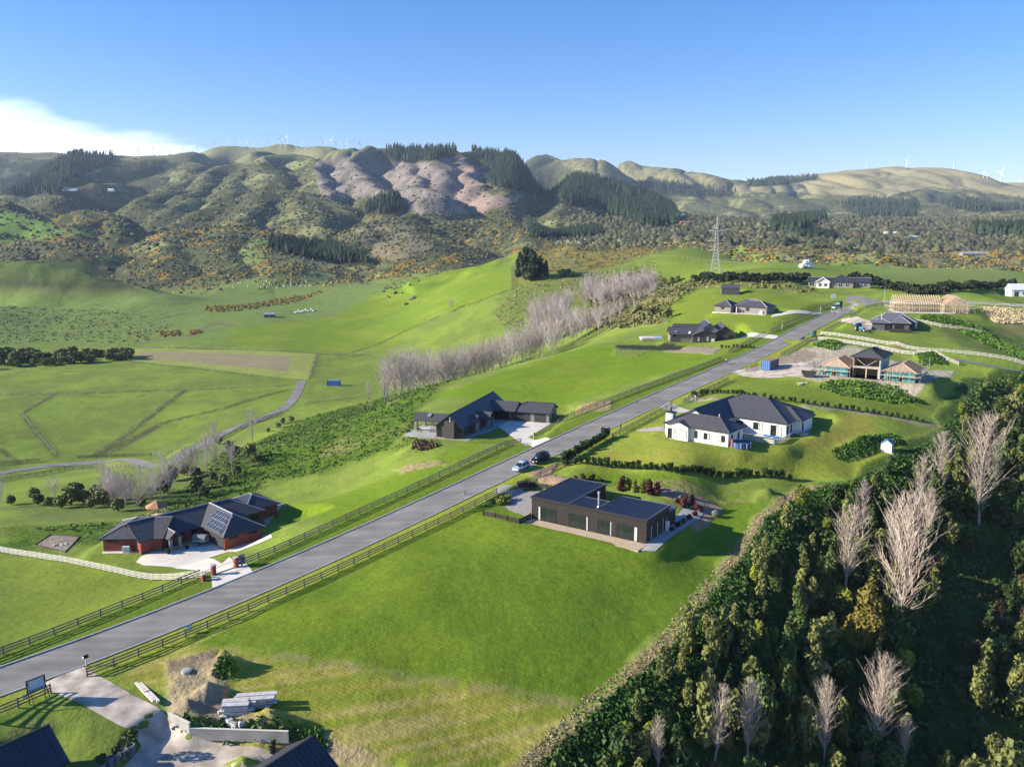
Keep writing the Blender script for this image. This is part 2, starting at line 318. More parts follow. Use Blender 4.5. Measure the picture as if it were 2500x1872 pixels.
def pad(poly, z, blend=4.0, grow=0.6):
    """level a building platform"""
    global TZ
    p = np.array([q[:2] for q in poly]); si, sj = near(p[:, 0].min() - blend - 6, p[:, 0].max() + blend + 6, p[:, 1].min() - blend - 6, p[:, 1].max() + blend + 6)
    k = 1 - smooth(grow, grow + blend, sdist(GX[si, sj], GY[si, sj], p))
    TZ[si, sj] = TZ[si, sj] * (1 - k) + z * k
ROAD = [road_pt(s) for s in np.arange(-160, S1 - 9, 4.0)]
_e = ROAD[-1]
_bend = curve_pts([ROAD[-2][:2], _e[:2]] + [at_h(px, py, CAMZ - d)[:2] for px, py, d in ((2052, 752, 27.4), (2105, 741, 26.0), (2170, 736, 25.2), (2290, 737, 24.4), (2420, 741, 24.4), (2560, 748, 24.7), (2700, 755, 25.0))], 6)[6:]
_bz = np.interp(np.linspace(0, 1, len(_bend)), [0, .25, .5, 1], [_e[2], CAMZ - 26.6, CAMZ - 24.8, CAMZ - 24.6])
ROAD = np.array(ROAD + [np.array([q[0], q[1], z]) for q, z in zip(_bend[1:], _bz[1:])])
grade(ROAD, 4.3, 9.0, -0.02)
# ------------------------------------------------------------------ building sites: plan origin, level, heading (degrees from +x)
def _g(px, py): return ground_at(px, py)
_mu, _hi, _sh, _fa, _tr, _fr, _co, _wb, _bl, _bm = _g(1693, 836), _g(1809, 764), _g(1761, 719), _g(1970, 701), _g(2129, 806), _g(2183, 761), _g(2000, 914), _g(2468, 724), _g(60, 1850), _g(720, 1850)
SITE = {'dark': (3.11, 130.68, 54.35, -34.1), 'redA': (-68.7, 130.83, 48.3, 2.3), 'redB': (-59.66, 131.19, 48.3, 45.7), 'ctr': (-11.37, 178.51, 56.3, 72.1), 'wht': (30.68, 163.62, 60.15, -39.4),
        'multi': (*_mu, -6.0), 'hip': (*_hi, -39.0), 'shed': (*_sh, -14.0), 'far': (*_fa, -22.0), 'tract': (*_tr, -24.0), 'framed': (*_fr, -12.0), 'cons': (*_co, -35.0), 'white_barn': (*_wb, -8.0), 'bl': (-46.77, 68.69, 49.27, 53.8), 'bm': (-18.64, 71.21, 48.42, -124.2)}
def L2W(site, x, y):
    X, Y, Z, h = SITE[site]; c, s = math.cos(R(h)), math.sin(R(h)); return (X + x * c - y * s, Y + x * s + y * c)
def sitepad(site, rects, blend=4.0, grow=.5, dz=0.0):
    for (x0, x1, y0, y1) in rects: pad([L2W(site, x0, y0), L2W(site, x1, y0), L2W(site, x1, y1), L2W(site, x0, y1)], SITE[site][2] + dz, blend, grow)
sitepad('dark', [(-9, 0, -2.6, 14)], 1.2, .1); sitepad('dark', [(-1, 22, -1.2, 14)], 3.0, .3); sitepad('redA', [(-.6, 12, .2, 10)], 3.5); sitepad('redB', [(0, 25.5, -8, 10.5)], 3.5); sitepad('ctr', [(-1.6, 29, -15.6, 6.2), (2, 9, 5, 13)], 4)
sitepad('wht', [(-.5, 15, .2, 8), (-.5, 21, 8, 30)], 4); sitepad('multi', [(-8, 16, 0, 18)], 4); sitepad('hip', [(-9, 11, -2, 11)], 4); sitepad('shed', [(-.5, 8, -.5, 6.5)], 3); sitepad('far', [(-1, 28, -1, 10)], 4)
sitepad('tract', [(-1, 12, -.5, 10)], 3); sitepad('framed', [(-1, 25, -5, 10)], 5); sitepad('cons', [(-2, 26, -1, 15)], 4); sitepad('white_barn', [(-1, 14, -1, 9)], 4)
sitepad('bl', [(-12, 4.5, -6, 3)], 4, .5, -.2); sitepad('bm', [(-1.0, 12, -5.5, 3)], 2.5, .5, -.6)
# side roads and lanes follow the ground
LANE = curve_pts([_g(*q) for q in ((1950, 829), (2060, 836), (2180, 852), (2330, 878), (2440, 896), (2560, 918), (2700, 945))], 5)
VROAD = curve_pts([_g(*q) for q in ((-120, 1172), (0, 1155), (100, 1140), (200, 1131), (300, 1129), (400, 1126), (470, 1103), (545, 1058), (620, 1028), (690, 998), (720, 968), (738, 930))], 6)
for ln, hw, bl_ in ((LANE, 2.6, 4.0), (VROAD, 3.0, 5.0)):
    for _ in range(6): ln[1:-1, 2] = (ln[:-2, 2] + ln[1:-1, 2] + ln[2:, 2]) / 3
    grade(ln, hw, bl_, -.03)
# spoil heaps and hummocks: pixel of the foot, radius along and across, height
def heap(px, py, rx, ry, h, rz=0.0, sharp=1.3):
    global TZ
    c = ground_at(px, py); si, sj = near(c[0] - 3 * max(rx, ry), c[0] + 3 * max(rx, ry), c[1] - 3 * max(rx, ry), c[1] + 3 * max(rx, ry)); a = R(rz)
    u = (GX[si, sj] - c[0]) * math.cos(a) + (GY[si, sj] - c[1]) * math.sin(a); v = -(GX[si, sj] - c[0]) * math.sin(a) + (GY[si, sj] - c[1]) * math.cos(a)
    q = np.sqrt((u / rx) ** 2 + (v / ry) ** 2) * (1 + .25 * perlin(GX[si, sj] / (rx * .5), GY[si, sj] / (rx * .5)))
    TZ[si, sj] += h * np.clip(1 - q, 0, 1) ** sharp * (1 + .18 * perlin(GX[si, sj] / .9, GY[si, sj] / .9)) + h * .25 * np.clip(1.25 - q, 0, .25)
for a in ((548, 1628, 2.6, 2.0, 2.2, 0), (510, 1695, 2.2, 1.7, 1.5, 20), (455, 1735, 2.6, 1.9, 1.3, 30), (660, 1770, 4.2, 1.9, 2.0, 5), (590, 1842, 2.2, 1.6, 1.3, 10), (470, 1765, 2.2, 1.8, 1.2, 0),
          (2080, 952, 11, 3.2, 2.4, -38), (2200, 975, 6, 3.0, 1.2, -38), (2030, 842, 4.5, 2.4, 1.2, -30), (2270, 880, 7, 3.5, 2.2, -30), (2105, 1090, 8.5, 2.6, 1.9, 28), (1020, 1092, 5.2, 2.4, 1.5, 10), (2070, 800, 5, 3, 1.8, 0), (2190, 846, 4.5, 1.6, 1.0, -15),
          (2270, 785, 14, 5, 2.0, -10), (1870, 1212, 3.0, 2.2, 1.6, 0), (1500, 1160, 5, 1.5, .5, -30), (1900, 1140, 10, 2.5, -.9, 12)):
    heap(*a)
# the cut behind the two dark roofs
_q = np.array([ground_at(*q)[:2] for q in ((400, 1745), (500, 1775), (700, 1800), (960, 1872), (900, 1960), (400, 1960), (250, 1960), (330, 1800))])
_si, _sj = near(_q[:, 0].min() - 6, _q[:, 0].max() + 6, _q[:, 1].min() - 6, _q[:, 1].max() + 6); _k = 1 - smooth(-.2, 1.6, sdist(GX[_si, _sj], GY[_si, _sj], _q)); TZ[_si, _sj] = TZ[_si, _sj] - _k * np.clip(TZ[_si, _sj] - 47.0, 0, 1.5)
# ------------------------------------------------------------------ materials
MATS = {}
def mat(name, col, rough=0.9, var=0.12, scale=3.0, bump=0.0, bscale=20.0, metal=0.0, spec=0.3, col2=None, detail=4.0, stretch=None, world=False):
    """procedural material: base colour broken up by noise, optional second colour and bump"""
    if name in MATS: return MATS[name]
    m = bpy.data.materials.new(name); m.use_nodes = True; t = m.node_tree; b = t.nodes['Principled BSDF']
    b.inputs['Roughness'].default_value = rough; b.inputs['Metallic'].default_value = metal; b.inputs['Specular IOR Level'].default_value = spec
    n = t.nodes.new('ShaderNodeTexNoise'); n.inputs['Scale'].default_value = scale; n.inputs['Detail'].default_value = detail
    c = t.nodes.new('ShaderNodeTexCoord'); src = c.outputs['Object']
    if world:
        g = t.nodes.new('ShaderNodeNewGeometry'); src = g.outputs['Position']
    if stretch:
        mp = t.nodes.new('ShaderNodeMapping'); mp.inputs['Scale'].default_value = stretch; t.links.new(src, mp.inputs[0]); src = mp.outputs[0]
    t.links.new(src, n.inputs['Vector'])
    oi = t.nodes.new('ShaderNodeObjectInfo')
    mx = t.nodes.new('ShaderNodeMix'); mx.data_type = 'RGBA'
    lo = [max(0, v * (1 - var * 2)) for v in col]; hi = [min(1, v * (1 + var * 2)) for v in (col2 or col)]
    mx.inputs['A'].default_value = (*lo, 1); mx.inputs['B'].default_value = (*hi, 1)
    cr = t.nodes.new('ShaderNodeMapRange'); cr.inputs['From Min'].default_value = 0.3; cr.inputs['From Max'].default_value = 0.7
    t.links.new(n.outputs[0], cr.inputs['Value']); t.links.new(cr.outputs[0], mx.inputs['Factor']); t.links.new(mx.outputs['Result'], b.inputs['Base Color'])
    if bump:
        n2 = t.nodes.new('ShaderNodeTexNoise'); n2.inputs['Scale'].default_value = bscale; n2.inputs['Detail'].default_value = 3; t.links.new(src, n2.inputs['Vector'])
        bp = t.nodes.new('ShaderNodeBump'); bp.inputs['Strength'].default_value = min(1, bump); bp.inputs['Distance'].default_value = 0.1
        t.links.new(n2.outputs[0], bp.inputs['Height']); t.links.new(bp.outputs[0], b.inputs['Normal'])
    MATS[name] = m; return m
def leaf_mat(name, col, col2, trans=0.25, rv=0.35):
    """foliage: colour varies from plant to plant and through the crown"""
    m = bpy.data.materials.new(name); m.use_nodes = True; t = m.node_tree; b = t.nodes['Principled BSDF']
    b.inputs['Roughness'].default_value = 0.7; b.inputs['Specular IOR Level'].default_value = 0.25
    oi = t.nodes.new('ShaderNodeObjectInfo'); g = t.nodes.new('ShaderNodeNewGeometry')
    n = t.nodes.new('ShaderNodeTexNoise'); n.inputs['Scale'].default_value = 0.9; n.inputs['Detail'].default_value = 2; t.links.new(g.outputs['Position'], n.inputs['Vector'])
    a = t.nodes.new('ShaderNodeMath'); a.operation = 'ADD'; t.links.new(oi.outputs['Random'], a.inputs[0]); t.links.new(n.outputs[0], a.inputs[1])
    a2 = t.nodes.new('ShaderNodeMapRange'); a2.inputs['From Min'].default_value = 0.35; a2.inputs['From Max'].default_value = 1.25; t.links.new(a.outputs[0], a2.inputs['Value'])
    mx = t.nodes.new('ShaderNodeMix'); mx.data_type = 'RGBA'; mx.inputs['A'].default_value = (*col, 1); mx.inputs['B'].default_value = (*col2, 1)
    t.links.new(a2.outputs[0], mx.inputs['Factor']); t.links.new(mx.outputs['Result'], b.inputs['Base Color'])
    MATS[name] = m; return m
def tint_mat(name, var=0.25, scale=0.35, rough=0.95, bump=0.0):
    """base colour from the mesh's own colour attribute, broken up by noise"""
    m = bpy.data.materials.new(name); m.use_nodes = True; t = m.node_tree; b = t.nodes['Principled BSDF']
    b.inputs['Roughness'].default_value = rough; b.inputs['Specular IOR Level'].default_value = 0.15
    at = t.nodes.new('ShaderNodeVertexColor'); at.layer_name = 'albedo'; t.links.new(at.outputs[0], b.inputs['Base Color'])
    MATS[name] = m; return m

# ------------------------------------------------------------------ surface colours of the land
PXv = 1250 + FPX * GX / (GY * CP_ - (TZ - CAMZ) * SP); PYv = 936 + FPX * (-(TZ - CAMZ) * CP_ - GY * SP) / (GY * CP_ - (TZ - CAMZ) * SP)
ALB = np.zeros(GX.shape + (3,)); TEX = np.zeros(GX.shape); STR = np.zeros(GX.shape)
def paint(mask, col, k=1.0):
    m = (np.asarray(mask, float) * k)[..., None]; ALB[:] = ALB * (1 - m) + np.array(col) * m
def zone(pts, soft=2.0, rng=(0, 1e9), warp=0.0, wscale=8.0):
    """mask of a plan polygon given by the photo pixels of its corners on the ground"""
    p = np.array([ground_at(a, b)[:2] for a, b in pts]); out = np.zeros(GX.shape); si, sj = near(p[:, 0].min() - 20, p[:, 0].max() + 20, p[:, 1].min() - 20, p[:, 1].max() + 20)
    x, y = GX[si, sj], GY[si, sj]
    if warp: x, y = x + warp * perlin(x / wscale, y / wscale), y + warp * perlin(x / wscale + 50, y / wscale)
    out[si, sj] = 1 - smooth(-soft, soft, sdist(x, y, p)); return out
def hzone(pts, r0, r1, soft=1.0, warp=12.0):
    """mask of a stretch of hillside between two distances"""
    m = (GR > r0) & (GR < r1); x = PXv + warp * perlin(GX / 90, GY / 90) + warp * .5 * perlin(GX / 30, GY / 30); y = PYv + warp * .5 * perlin(GX / 80 + 9, GY / 80)
    return (inside(x, y, pts) & m).astype(float)
def lineband(pts, half, soft=0.6, dens=1.0):
    p = [ground_at(a, b)[:2] for a, b in pts]; q = np.array(p); out = np.zeros(GX.shape); si, sj = near(q[:, 0].min() - 9, q[:, 0].max() + 9, q[:, 1].min() - 9, q[:, 1].max() + 9)
    out[si, sj] = 1 - smooth(half - soft, half + soft, seg_dist(GX[si, sj], GY[si, sj], p)); return out * dens
n1 = fbm(GX / 30, GY / 30, 4); n2 = fbm(GX / 7 + 31, GY / 7, 3); n3 = fbm(GX / 150 + 5, GY / 150, 4); n4 = fbm(GX / 2.2, GY / 2.2, 2); n5 = fbm(GX / 420 + 77, GY / 420, 3)
SO = (GX - RB[0]) * RN[0] + (GY - RB[1]) * RN[1]; SS = (GX - RB[0]) * RD[0] + (GY - RB[1]) * RD[1]
C_LAWN = (.105, .225, .012); C_LAWN2 = (.185, .275, .022); C_PAST = (.140, .240, .030); C_PAST2 = (.205, .285, .038); C_ROUGH = (.075, .190, .014)
C_DRY = (.36, .285, .135); C_TUSS = (.26, .235, .085); C_SCRUB = (.058, .066, .030); C_GORSE = (.26, .165, .03); C_HPAST = (.165, .172, .070); C_TAN = (.235, .215, .095)
C_SOIL = (.30, .215, .15); C_GRAV = (.46, .41, .345); C_FELL = (.150, .130, .118); C_FELL2 = (.26, .185, .14)
paint(np.ones(GX.shape), C_PAST); paint(smooth(-.25, .35, n1 + .5 * n2), C_PAST2, .75)
paint(smooth(.15, .5, n2) * smooth(-.1, .3, n1), C_ROUGH, .45)
# hills
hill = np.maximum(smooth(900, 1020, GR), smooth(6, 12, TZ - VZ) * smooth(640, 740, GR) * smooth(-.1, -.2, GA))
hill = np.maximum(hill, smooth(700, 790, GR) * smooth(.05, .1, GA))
slope_r = np.gradient(TZ, axis=0) / (np.gradient(GX, axis=0) + 1e-6)
paint(hill, C_HPAST)
paint(hill * smooth(-.1, .25, n1 + .4 * n3), (.19, .185, .085), .8)
sc = smooth(-.12, .10, n3 + .55 * n1 + .25 * n2 + .26) * smooth(800, 1000, GR)
sc = np.maximum(sc, smooth(.1, .25, n5 + .5 * n1) * hill)
paint(hill * sc, C_SCRUB); paint(hill * sc * smooth(.0, .4, n2), (.105, .105, .050), .7)
go = smooth(.05, .26, n1 + .35 * n2 - .3 * np.abs(n3) + .35 * n5) * smooth(680, 780, GR) * (1 - smooth(1300, 1900, GR))
paint(hill * go, C_GORSE, .8)
knoll = hzone([(-600, 560), (100, 626), (210, 640), (400, 735), (330, 765), (-600, 775)], 600, 1130, warp=5) * smooth(3, 7, TZ - VZ)
kz = smooth(0, 26, TZ - VZ); paint(knoll, (.085, .10, .042)); paint(knoll * smooth(-.1, .3, n2 + .5 * n4), (.055, .06, .032), .8); paint(knoll * smooth(.3, .9, kz + .4 * n1), (.11, .16, .04), .7)
for pz, r0, r1, c in (([(0, 485), (70, 520), (170, 575), (60, 590), (-400, 600), (-400, 470)], 1100, 1700, (.10, .185, .035)), ([(150, 545), (185, 515), (262, 515), (310, 565), (230, 580), (160, 575)], 1100, 1500, (.115, .18, .04)), ([(560, 650), (640, 560), (670, 575), (640, 640)], 850, 1200, (.12, .16, .05))):
    paint(hzone(pz, r0, r1), c, .85)
far_ridge = hzone([(-600, 360), (0, 366), (470, 364), (560, 352), (700, 348), (930, 358), (900, 385), (720, 388), (600, 400), (480, 400), (300, 392), (0, 390), (-600, 390)], 2400, 6000)
paint(far_ridge, (.16, .16, .075), .85)
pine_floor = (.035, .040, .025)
FOREST = [  # polygons of the plantations, distance range
 ([(-60, 395), (60, 386), (160, 378), (278, 380), (265, 405), (190, 430), (150, 460), (140, 478), (0, 478), (-60, 480)], 1700, 3400),
 ([(935, 378), (938, 366), (1112, 366), (1108, 382), (1060, 386), (1050, 395), (990, 398), (960, 392)], 1900, 2700),
 ([(1148, 372), (1160, 352), (1300, 370), (1420, 405), (1520, 435), (1620, 485), (1660, 545), (1600, 560), (1500, 530), (1450, 505), (1390, 505), (1330, 485), (1290, 470), (1225, 462), (1175, 440), (1205, 425), (1180, 395)], 1300, 3000),
 ([(1560, 430), (1600, 446), (1800, 470), (1780, 482), (1650, 478), (1560, 470)], 2300, 4200),
 ([(1820, 446), (1900, 438), (1990, 432), (1995, 440), (1900, 452), (1830, 456)], 3000, 5200),
 ([(870, 478), (925, 470), (975, 472), (975, 520), (900, 530), (870, 515)], 1200, 1750),
 ([(1290, 560), (1330, 545), (1400, 540), (1470, 565), (1460, 582), (1300, 580)], 1000, 1500),
 ([(2250, 470), (2300, 455), (2420, 468), (2500, 490), (2500, 510), (2380, 520), (2260, 490)], 1500, 3600),
 ([(2060, 480), (2120, 470), (2240, 500), (2230, 530), (2100, 530), (2050, 500)], 1400, 3400),
 ([(1880, 560), (1950, 500), (2050, 480), (2030, 530), (1940, 575)], 950, 2600),
 ([(2360, 555), (2400, 525), (2500, 515), (2620, 520), (2620, 580), (2380, 580)], 900, 1700),
 ([(1940, 565), (2040, 575), (2030, 590), (1945, 585)], 800, 1300),
 ([(660, 590), (800, 600), (900, 640), (860, 650), (700, 620), (655, 605)], 850, 1300),
]
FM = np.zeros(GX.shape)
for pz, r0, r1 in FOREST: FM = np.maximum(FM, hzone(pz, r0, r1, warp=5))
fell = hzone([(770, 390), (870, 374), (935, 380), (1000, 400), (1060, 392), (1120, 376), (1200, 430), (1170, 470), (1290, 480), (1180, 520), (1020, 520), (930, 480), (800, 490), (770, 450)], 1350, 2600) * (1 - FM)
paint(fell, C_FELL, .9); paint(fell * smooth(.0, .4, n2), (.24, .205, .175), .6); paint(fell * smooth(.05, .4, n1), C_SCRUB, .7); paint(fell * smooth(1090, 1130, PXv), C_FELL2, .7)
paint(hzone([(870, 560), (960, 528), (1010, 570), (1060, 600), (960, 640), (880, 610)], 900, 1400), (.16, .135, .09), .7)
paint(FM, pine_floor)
right_hill = hzone([(1700, 470), (1860, 440), (1950, 424), (2200, 402), (2330, 405), (2440, 440), (2700, 440), (2700, 500), (2480, 480), (2300, 455), (2150, 480), (2050, 478), (1900, 470)], 3000, 6500) * (1 - FM)
paint(right_hill, (.225, .195, .10)); paint(right_hill * smooth(.0, .35, n3 + .3 * n1), (.165, .165, .075), .7)
far_r = hzone([(1340, 384), (1500, 392), (1650, 410), (1790, 436), (1790, 465), (1600, 440), (1500, 440), (1400, 415)], 3000, 6000) * (1 - FM)
paint(far_r, (.19, .175, .085), .8); paint(far_r * smooth(.0, .2, n1), C_SCRUB, .7)
scr_r = smooth(.06, .1, GA) * smooth(760, 860, GR) * (1 - smooth(2600, 3200, GR)) * (1 - FM) * (1 - right_hill)
paint(scr_r, (.17, .145, .07), .9); paint(scr_r * smooth(-.25, .15, n1 + .6 * n3) * smooth(950, 1250, GR), C_SCRUB, .8); paint(scr_r * smooth(.0, .3, n1 + .4 * n2), (.075, .08, .035), .75)
paint(scr_r * smooth(-.05, .2, n1 + .5 * n2 - .2 * n3) * (1 - smooth(1000, 1150, GR)), C_GORSE, .85)
# the crest of rough pasture with young trees in tubes
paint(hzone([(1350, 590), (1450, 580), (1620, 575), (1700, 590), (1620, 610), (1480, 600)], 700, 1300, warp=4), (.23, .225, .10), .9)
# ---- near and middle ground
nearm = 1 - smooth(520, 640, GR)
green_hill = zone([(820, 770), (960, 700), (1060, 670), (1240, 642), (1256, 700), (1140, 750), (1060, 765), (960, 840), (780, 860), (560, 840), (560, 800)], 4)
paint(green_hill, (.135, .275, .014), .9); paint(green_hill * smooth(-.1, .4, n1), (.185, .30, .020), .8)
marsh = zone([(-200, 760), (300, 770), (420, 790), (330, 850), (200, 830), (0, 830), (-200, 850)], 12, warp=15, wscale=40)
paint(marsh * smooth(-.1, .2, n2 + .5 * n1), (.09, .115, .045), .75); farv = smooth(560, 640, GR) * (1 - hill) * smooth(.02, -.08, GA) * (1 - green_hill); paint(farv, (.165, .215, .06), .6); paint(farv * smooth(.0, .3, n2 + .6 * n1), (.10, .125, .045), .6)
paint(zone([(338, 849), (775, 864), (753, 927), (269, 876)], 1.2), (.27, .30, .07)); paint(zone([(352, 858), (712, 870), (704, 908), (312, 871)], 1.0), (.275, .225, .13), .92)
stream = lineband([(560, 795), (530, 790), (505, 798), (480, 812), (465, 820), (400, 830), (350, 838)], 2.2, 1.0); paint(stream, (.16, .13, .10), .9)
for ln, hw in (([(0, 964), (450, 952), (708, 940)], 1.1), ([(134, 962), (53, 1010), (142, 1118)], 1.1), ([(452, 953), (228, 1114)], 1.6), ([(708, 950), (550, 996), (400, 1032), (330, 1068), (244, 1110)], 2.2), ([(269, 876), (500, 903), (700, 926)], 1.0), ([(338, 849), (900, 866)], 1.4), ([(775, 864), (755, 927)], 1.0), ([(0, 1095), (45, 1130)], 1.2), ([(380, 780), (480, 760), (640, 745), (750, 735)], 1.5), ([(860, 860), (985, 810), (1080, 768)], 1.4), ([(1256, 650), (1258, 705), (1170, 735), (1110, 758)], 2.5), ([(750, 985), (900, 965)], 1.2)):
    paint(lineband(ln, hw, .5) * smooth(-.6, .1, n4 + n2), (.085, .075, .03), .85)
paint(zone([(330, 1068), (400, 1032), (300, 1095), (244, 1118)], 1.0), (.10, .085, .055), .8)
# rough bank left of the road
bank = zone([(640, 1180), (860, 1130), (1030, 1075), (1010, 1000), (1060, 960), (1400, 832), (1300, 870), (1000, 950), (780, 1010), (600, 1090), (400, 1240), (300, 1275), (80, 1290), (0, 1290), (0, 1350), (330, 1300), (600, 1225)], 4, warp=3)
paint(bank, (.095, .215, .014), .95); paint(bank * smooth(.0, .3, n2 + .4 * n4), (.05, .135, .012), .9); paint(bank * smooth(.18, .42, n1 + .4 * n2), C_TUSS, .6)
paint(zone([(60, 1230), (330, 1180), (460, 1110), (560, 1080), (620, 1130), (480, 1230), (300, 1262), (80, 1275)], 4, warp=3), (.10, .11, .045), .6)
tussock = zone([(1440, 690), (1560, 660), (1640, 690), (1760, 695), (1960, 700), (1990, 716), (1900, 705), (1700, 700), (1640, 745), (1620, 790), (1540, 800), (1430, 800)], 3, warp=5)
paint(tussock, C_TUSS, .8); paint(tussock * smooth(.05, .3, n2), (.06, .09, .03), .8)
top_field = zone([(1600, 610), (1740, 598), (1900, 625), (2060, 650), (2300, 640), (2500, 660), (2500, 690), (2300, 705), (2080, 680), (1800, 672), (1650, 690), (1600, 660)], 4)
paint(top_field, (.165, .255, .03), .85); paint(top_field * smooth(2050, 2200, PXv), (.205, .235, .075), .7)
crest = zone([(1262, 645), (1330, 602), (1500, 590), (1700, 588), (1640, 612), (1570, 626), (1480, 655), (1400, 664), (1330, 672), (1275, 690)], 5, warp=6)
paint(crest, (.155, .150, .06), .9); paint(crest * smooth(.0, .3, n2 + .5 * n1), C_GORSE, .75); paint(crest * smooth(.05, .35, -n2 + .3 * n1), (.065, .075, .03), .7)
slope2 = zone([(1262, 700), (1290, 690), (1420, 668), (1600, 640), (1620, 690), (1440, 690), (1430, 800), (1380, 810), (1300, 830), (1240, 800), (1200, 770)], 5, warp=6)
paint(slope2, (.155, .19, .045), .7); paint(slope2 * smooth(.0, .3, n2 + .4 * n1), (.17, .15, .065), .7)
# lawns
for pz, c, k in (([(880, 1190), (1010, 1140), (1240, 1060), (860, 1300), (640, 1250)], (.125, .262, .010), .9),
                 ([(1030, 975), (1130, 945), (1420, 850), (1560, 835), (1790, 862), (1350, 1012), (1330, 985), (1180, 975)], (.125, .270, .010), .95),
                 ([(0, 1360), (120, 1370), (480, 1400), (300, 1485), (0, 1590)], (.155, .262, .022), .9),
                 ([(1635, 745), (1700, 712), (1800, 715), (2000, 735), (2010, 755), (1890, 818), (1780, 862), (1620, 830)], (.160, .262, .020), .95),
                 ([(1250, 1165), (1420, 1120), (1540, 1050), (1640, 1000), (1760, 1100), (1850, 1110), (2000, 1055), (2280, 1070), (2260, 1090), (2080, 1165), (1960, 1185), (1840, 1170), (1700, 1160), (1400, 1145)], (.225, .250, .035), .9),
                 ([(1640, 930), (1780, 905), (1960, 935), (2150, 950), (2260, 1000), (2200, 1030), (2000, 1010), (1800, 975)], (.135, .24, .018), .9)):
    m = zone(pz, 1.2, warp=1.0); paint(m, c, k); paint(m * smooth(-.1, .5, n1 + .5 * n2), C_LAWN2, .35); paint(m * smooth(.1, .5, n4), [v * .8 for v in c], .5)
ylw = zone([(1480, 1110), (1700, 1115), (1780, 1125), (1990, 1075), (2060, 1010), (2180, 1035), (2060, 1100), (1900, 1130), (1680, 1140), (1440, 1125)], 3, warp=4); paint(ylw * smooth(-.3, .3, n1), (.31, .25, .05), .75)
lawn = zone([(190, 1655), (440, 1560), (1060, 1250), (1200, 1235), (1300, 1265), (1560, 1340), (1700, 1290), (1700, 1210), (1600, 1190), (1380, 1165), (1440, 1150), (1720, 1180), (1850, 1210), (1868, 1245), (1805, 1345), (1768, 1400), (1702, 1455), (1602, 1588), (1442, 1708), (1290, 1872), (700, 1872), (560, 1700), (420, 1590)], 1.0, warp=.6)
paint(lawn, C_LAWN); paint(lawn * smooth(-.2, .45, n1 + .3 * n2), (.15, .265, .014), .75); STR = np.maximum(STR, lawn * smooth(1180, 1300, PYv))
mown = zone([(440, 1560), (520, 1585), (700, 1605), (900, 1640), (1150, 1675), (1430, 1722), (1290, 1872), (640, 1872), (420, 1700), (270, 1660)], 1.5, warp=1.0)
streak = perlin(SO / 1.1 + .05 * SS + 1.5 * perlin(SS / 25, SO / 25), SS / 22)
streak = perlin(((GX * .93 + GY * .36)) / 28, (GY * .93 - GX * .36) / 1.3 + 1.2 * perlin(GX / 22, GY / 22))
paint(mown, (.27, .262, .040)); paint(mown * smooth(.0, .4, streak + .4 * n4), (.37, .31, .10), .8); paint(mown * smooth(.1, .5, -streak + .3 * n2), (.165, .23, .022), .6)
mline = lineband([(500, 1588), (700, 1602), (900, 1635), (1150, 1672), (1440, 1726)], .8, .6); paint(mline * smooth(-.5, .3, n4), (.25, .20, .08), .75)
paint(lineband([(410, 1608), (640, 1482), (1050, 1262)], .35, .2), (.30, .31, .07), .8)
# verges beside the road
verge = (np.abs(SO) < 10) * (np.abs(SO) > 3) * (SS > -150) * (SS < S1 + 10)
paint(verge * (SO > 0) * smooth(7.2, 6.2, SO), (.27, .295, .035), .85); paint(verge * (SO < 0) * smooth(9.5, 8.0, -SO), (.105, .215, .012), .85)
# dry tussock along the top of the gully bank, then rank grass below
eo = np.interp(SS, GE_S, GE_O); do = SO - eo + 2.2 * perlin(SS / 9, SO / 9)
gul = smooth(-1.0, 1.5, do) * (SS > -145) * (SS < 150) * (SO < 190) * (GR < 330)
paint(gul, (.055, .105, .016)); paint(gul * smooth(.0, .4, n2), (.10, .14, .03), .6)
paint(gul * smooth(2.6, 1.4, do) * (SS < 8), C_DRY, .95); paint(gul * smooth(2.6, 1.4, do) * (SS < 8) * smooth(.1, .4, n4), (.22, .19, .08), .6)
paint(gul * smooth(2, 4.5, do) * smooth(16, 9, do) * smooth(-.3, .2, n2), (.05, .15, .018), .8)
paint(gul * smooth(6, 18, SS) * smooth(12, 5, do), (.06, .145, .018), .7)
sunny = zone([(2390, 1872), (2430, 1780), (2500, 1720), (2620, 1800), (2500, 1900)], 2.0, warp=2); paint(sunny, (.12, .22, .02), .9)
rhill = zone([(2300, 765), (2420, 800), (2500, 800), (2620, 830), (2620, 900), (2500, 890), (2350, 850), (2280, 800)], 2, warp=2); paint(rhill, (.085, .15, .025), .8); paint(rhill * smooth(.05, .3, n2), (.20, .17, .08), .7)
paint(zone([(2380, 748), (2520, 755), (2620, 800), (2520, 830), (2420, 790)], 2, warp=3), (.24, .20, .09), .7)
# worked ground
def soil(pts, c=C_SOIL, k=.95, soft=.7, warp=1.0):
    m = zone(pts, soft, warp=warp, wscale=4); paint(m, c, k); paint(m * smooth(-.2, .4, n4 + .5 * n2), [v * .75 for v in c], .7); TEX[:] = np.maximum(TEX, m * .25)
soil([(415, 1610), (520, 1590), (535, 1625), (500, 1650), (450, 1650), (405, 1640)], (.25, .19, .125)); soil([(405, 1640), (530, 1620), (540, 1650), (560, 1690), (500, 1740), (420, 1770), (395, 1720)], (.40, .325, .19))
soil([(1960, 850), (2090, 845), (2230, 900), (2330, 905), (2250, 950), (2180, 960), (2060, 930), (1900, 915), (1840, 905), (1870, 885)], (.46, .39, .285))
soil([(1870, 880), (1970, 850), (2000, 870), (1920, 900)], (.30, .25, .18)); soil([(1690, 845), (1760, 848), (1745, 865), (1620, 858)], (.33, .265, .20)); soil([(1500, 842), (1620, 838), (1670, 846), (1660, 854), (1510, 854)], (.035, .035, .035))
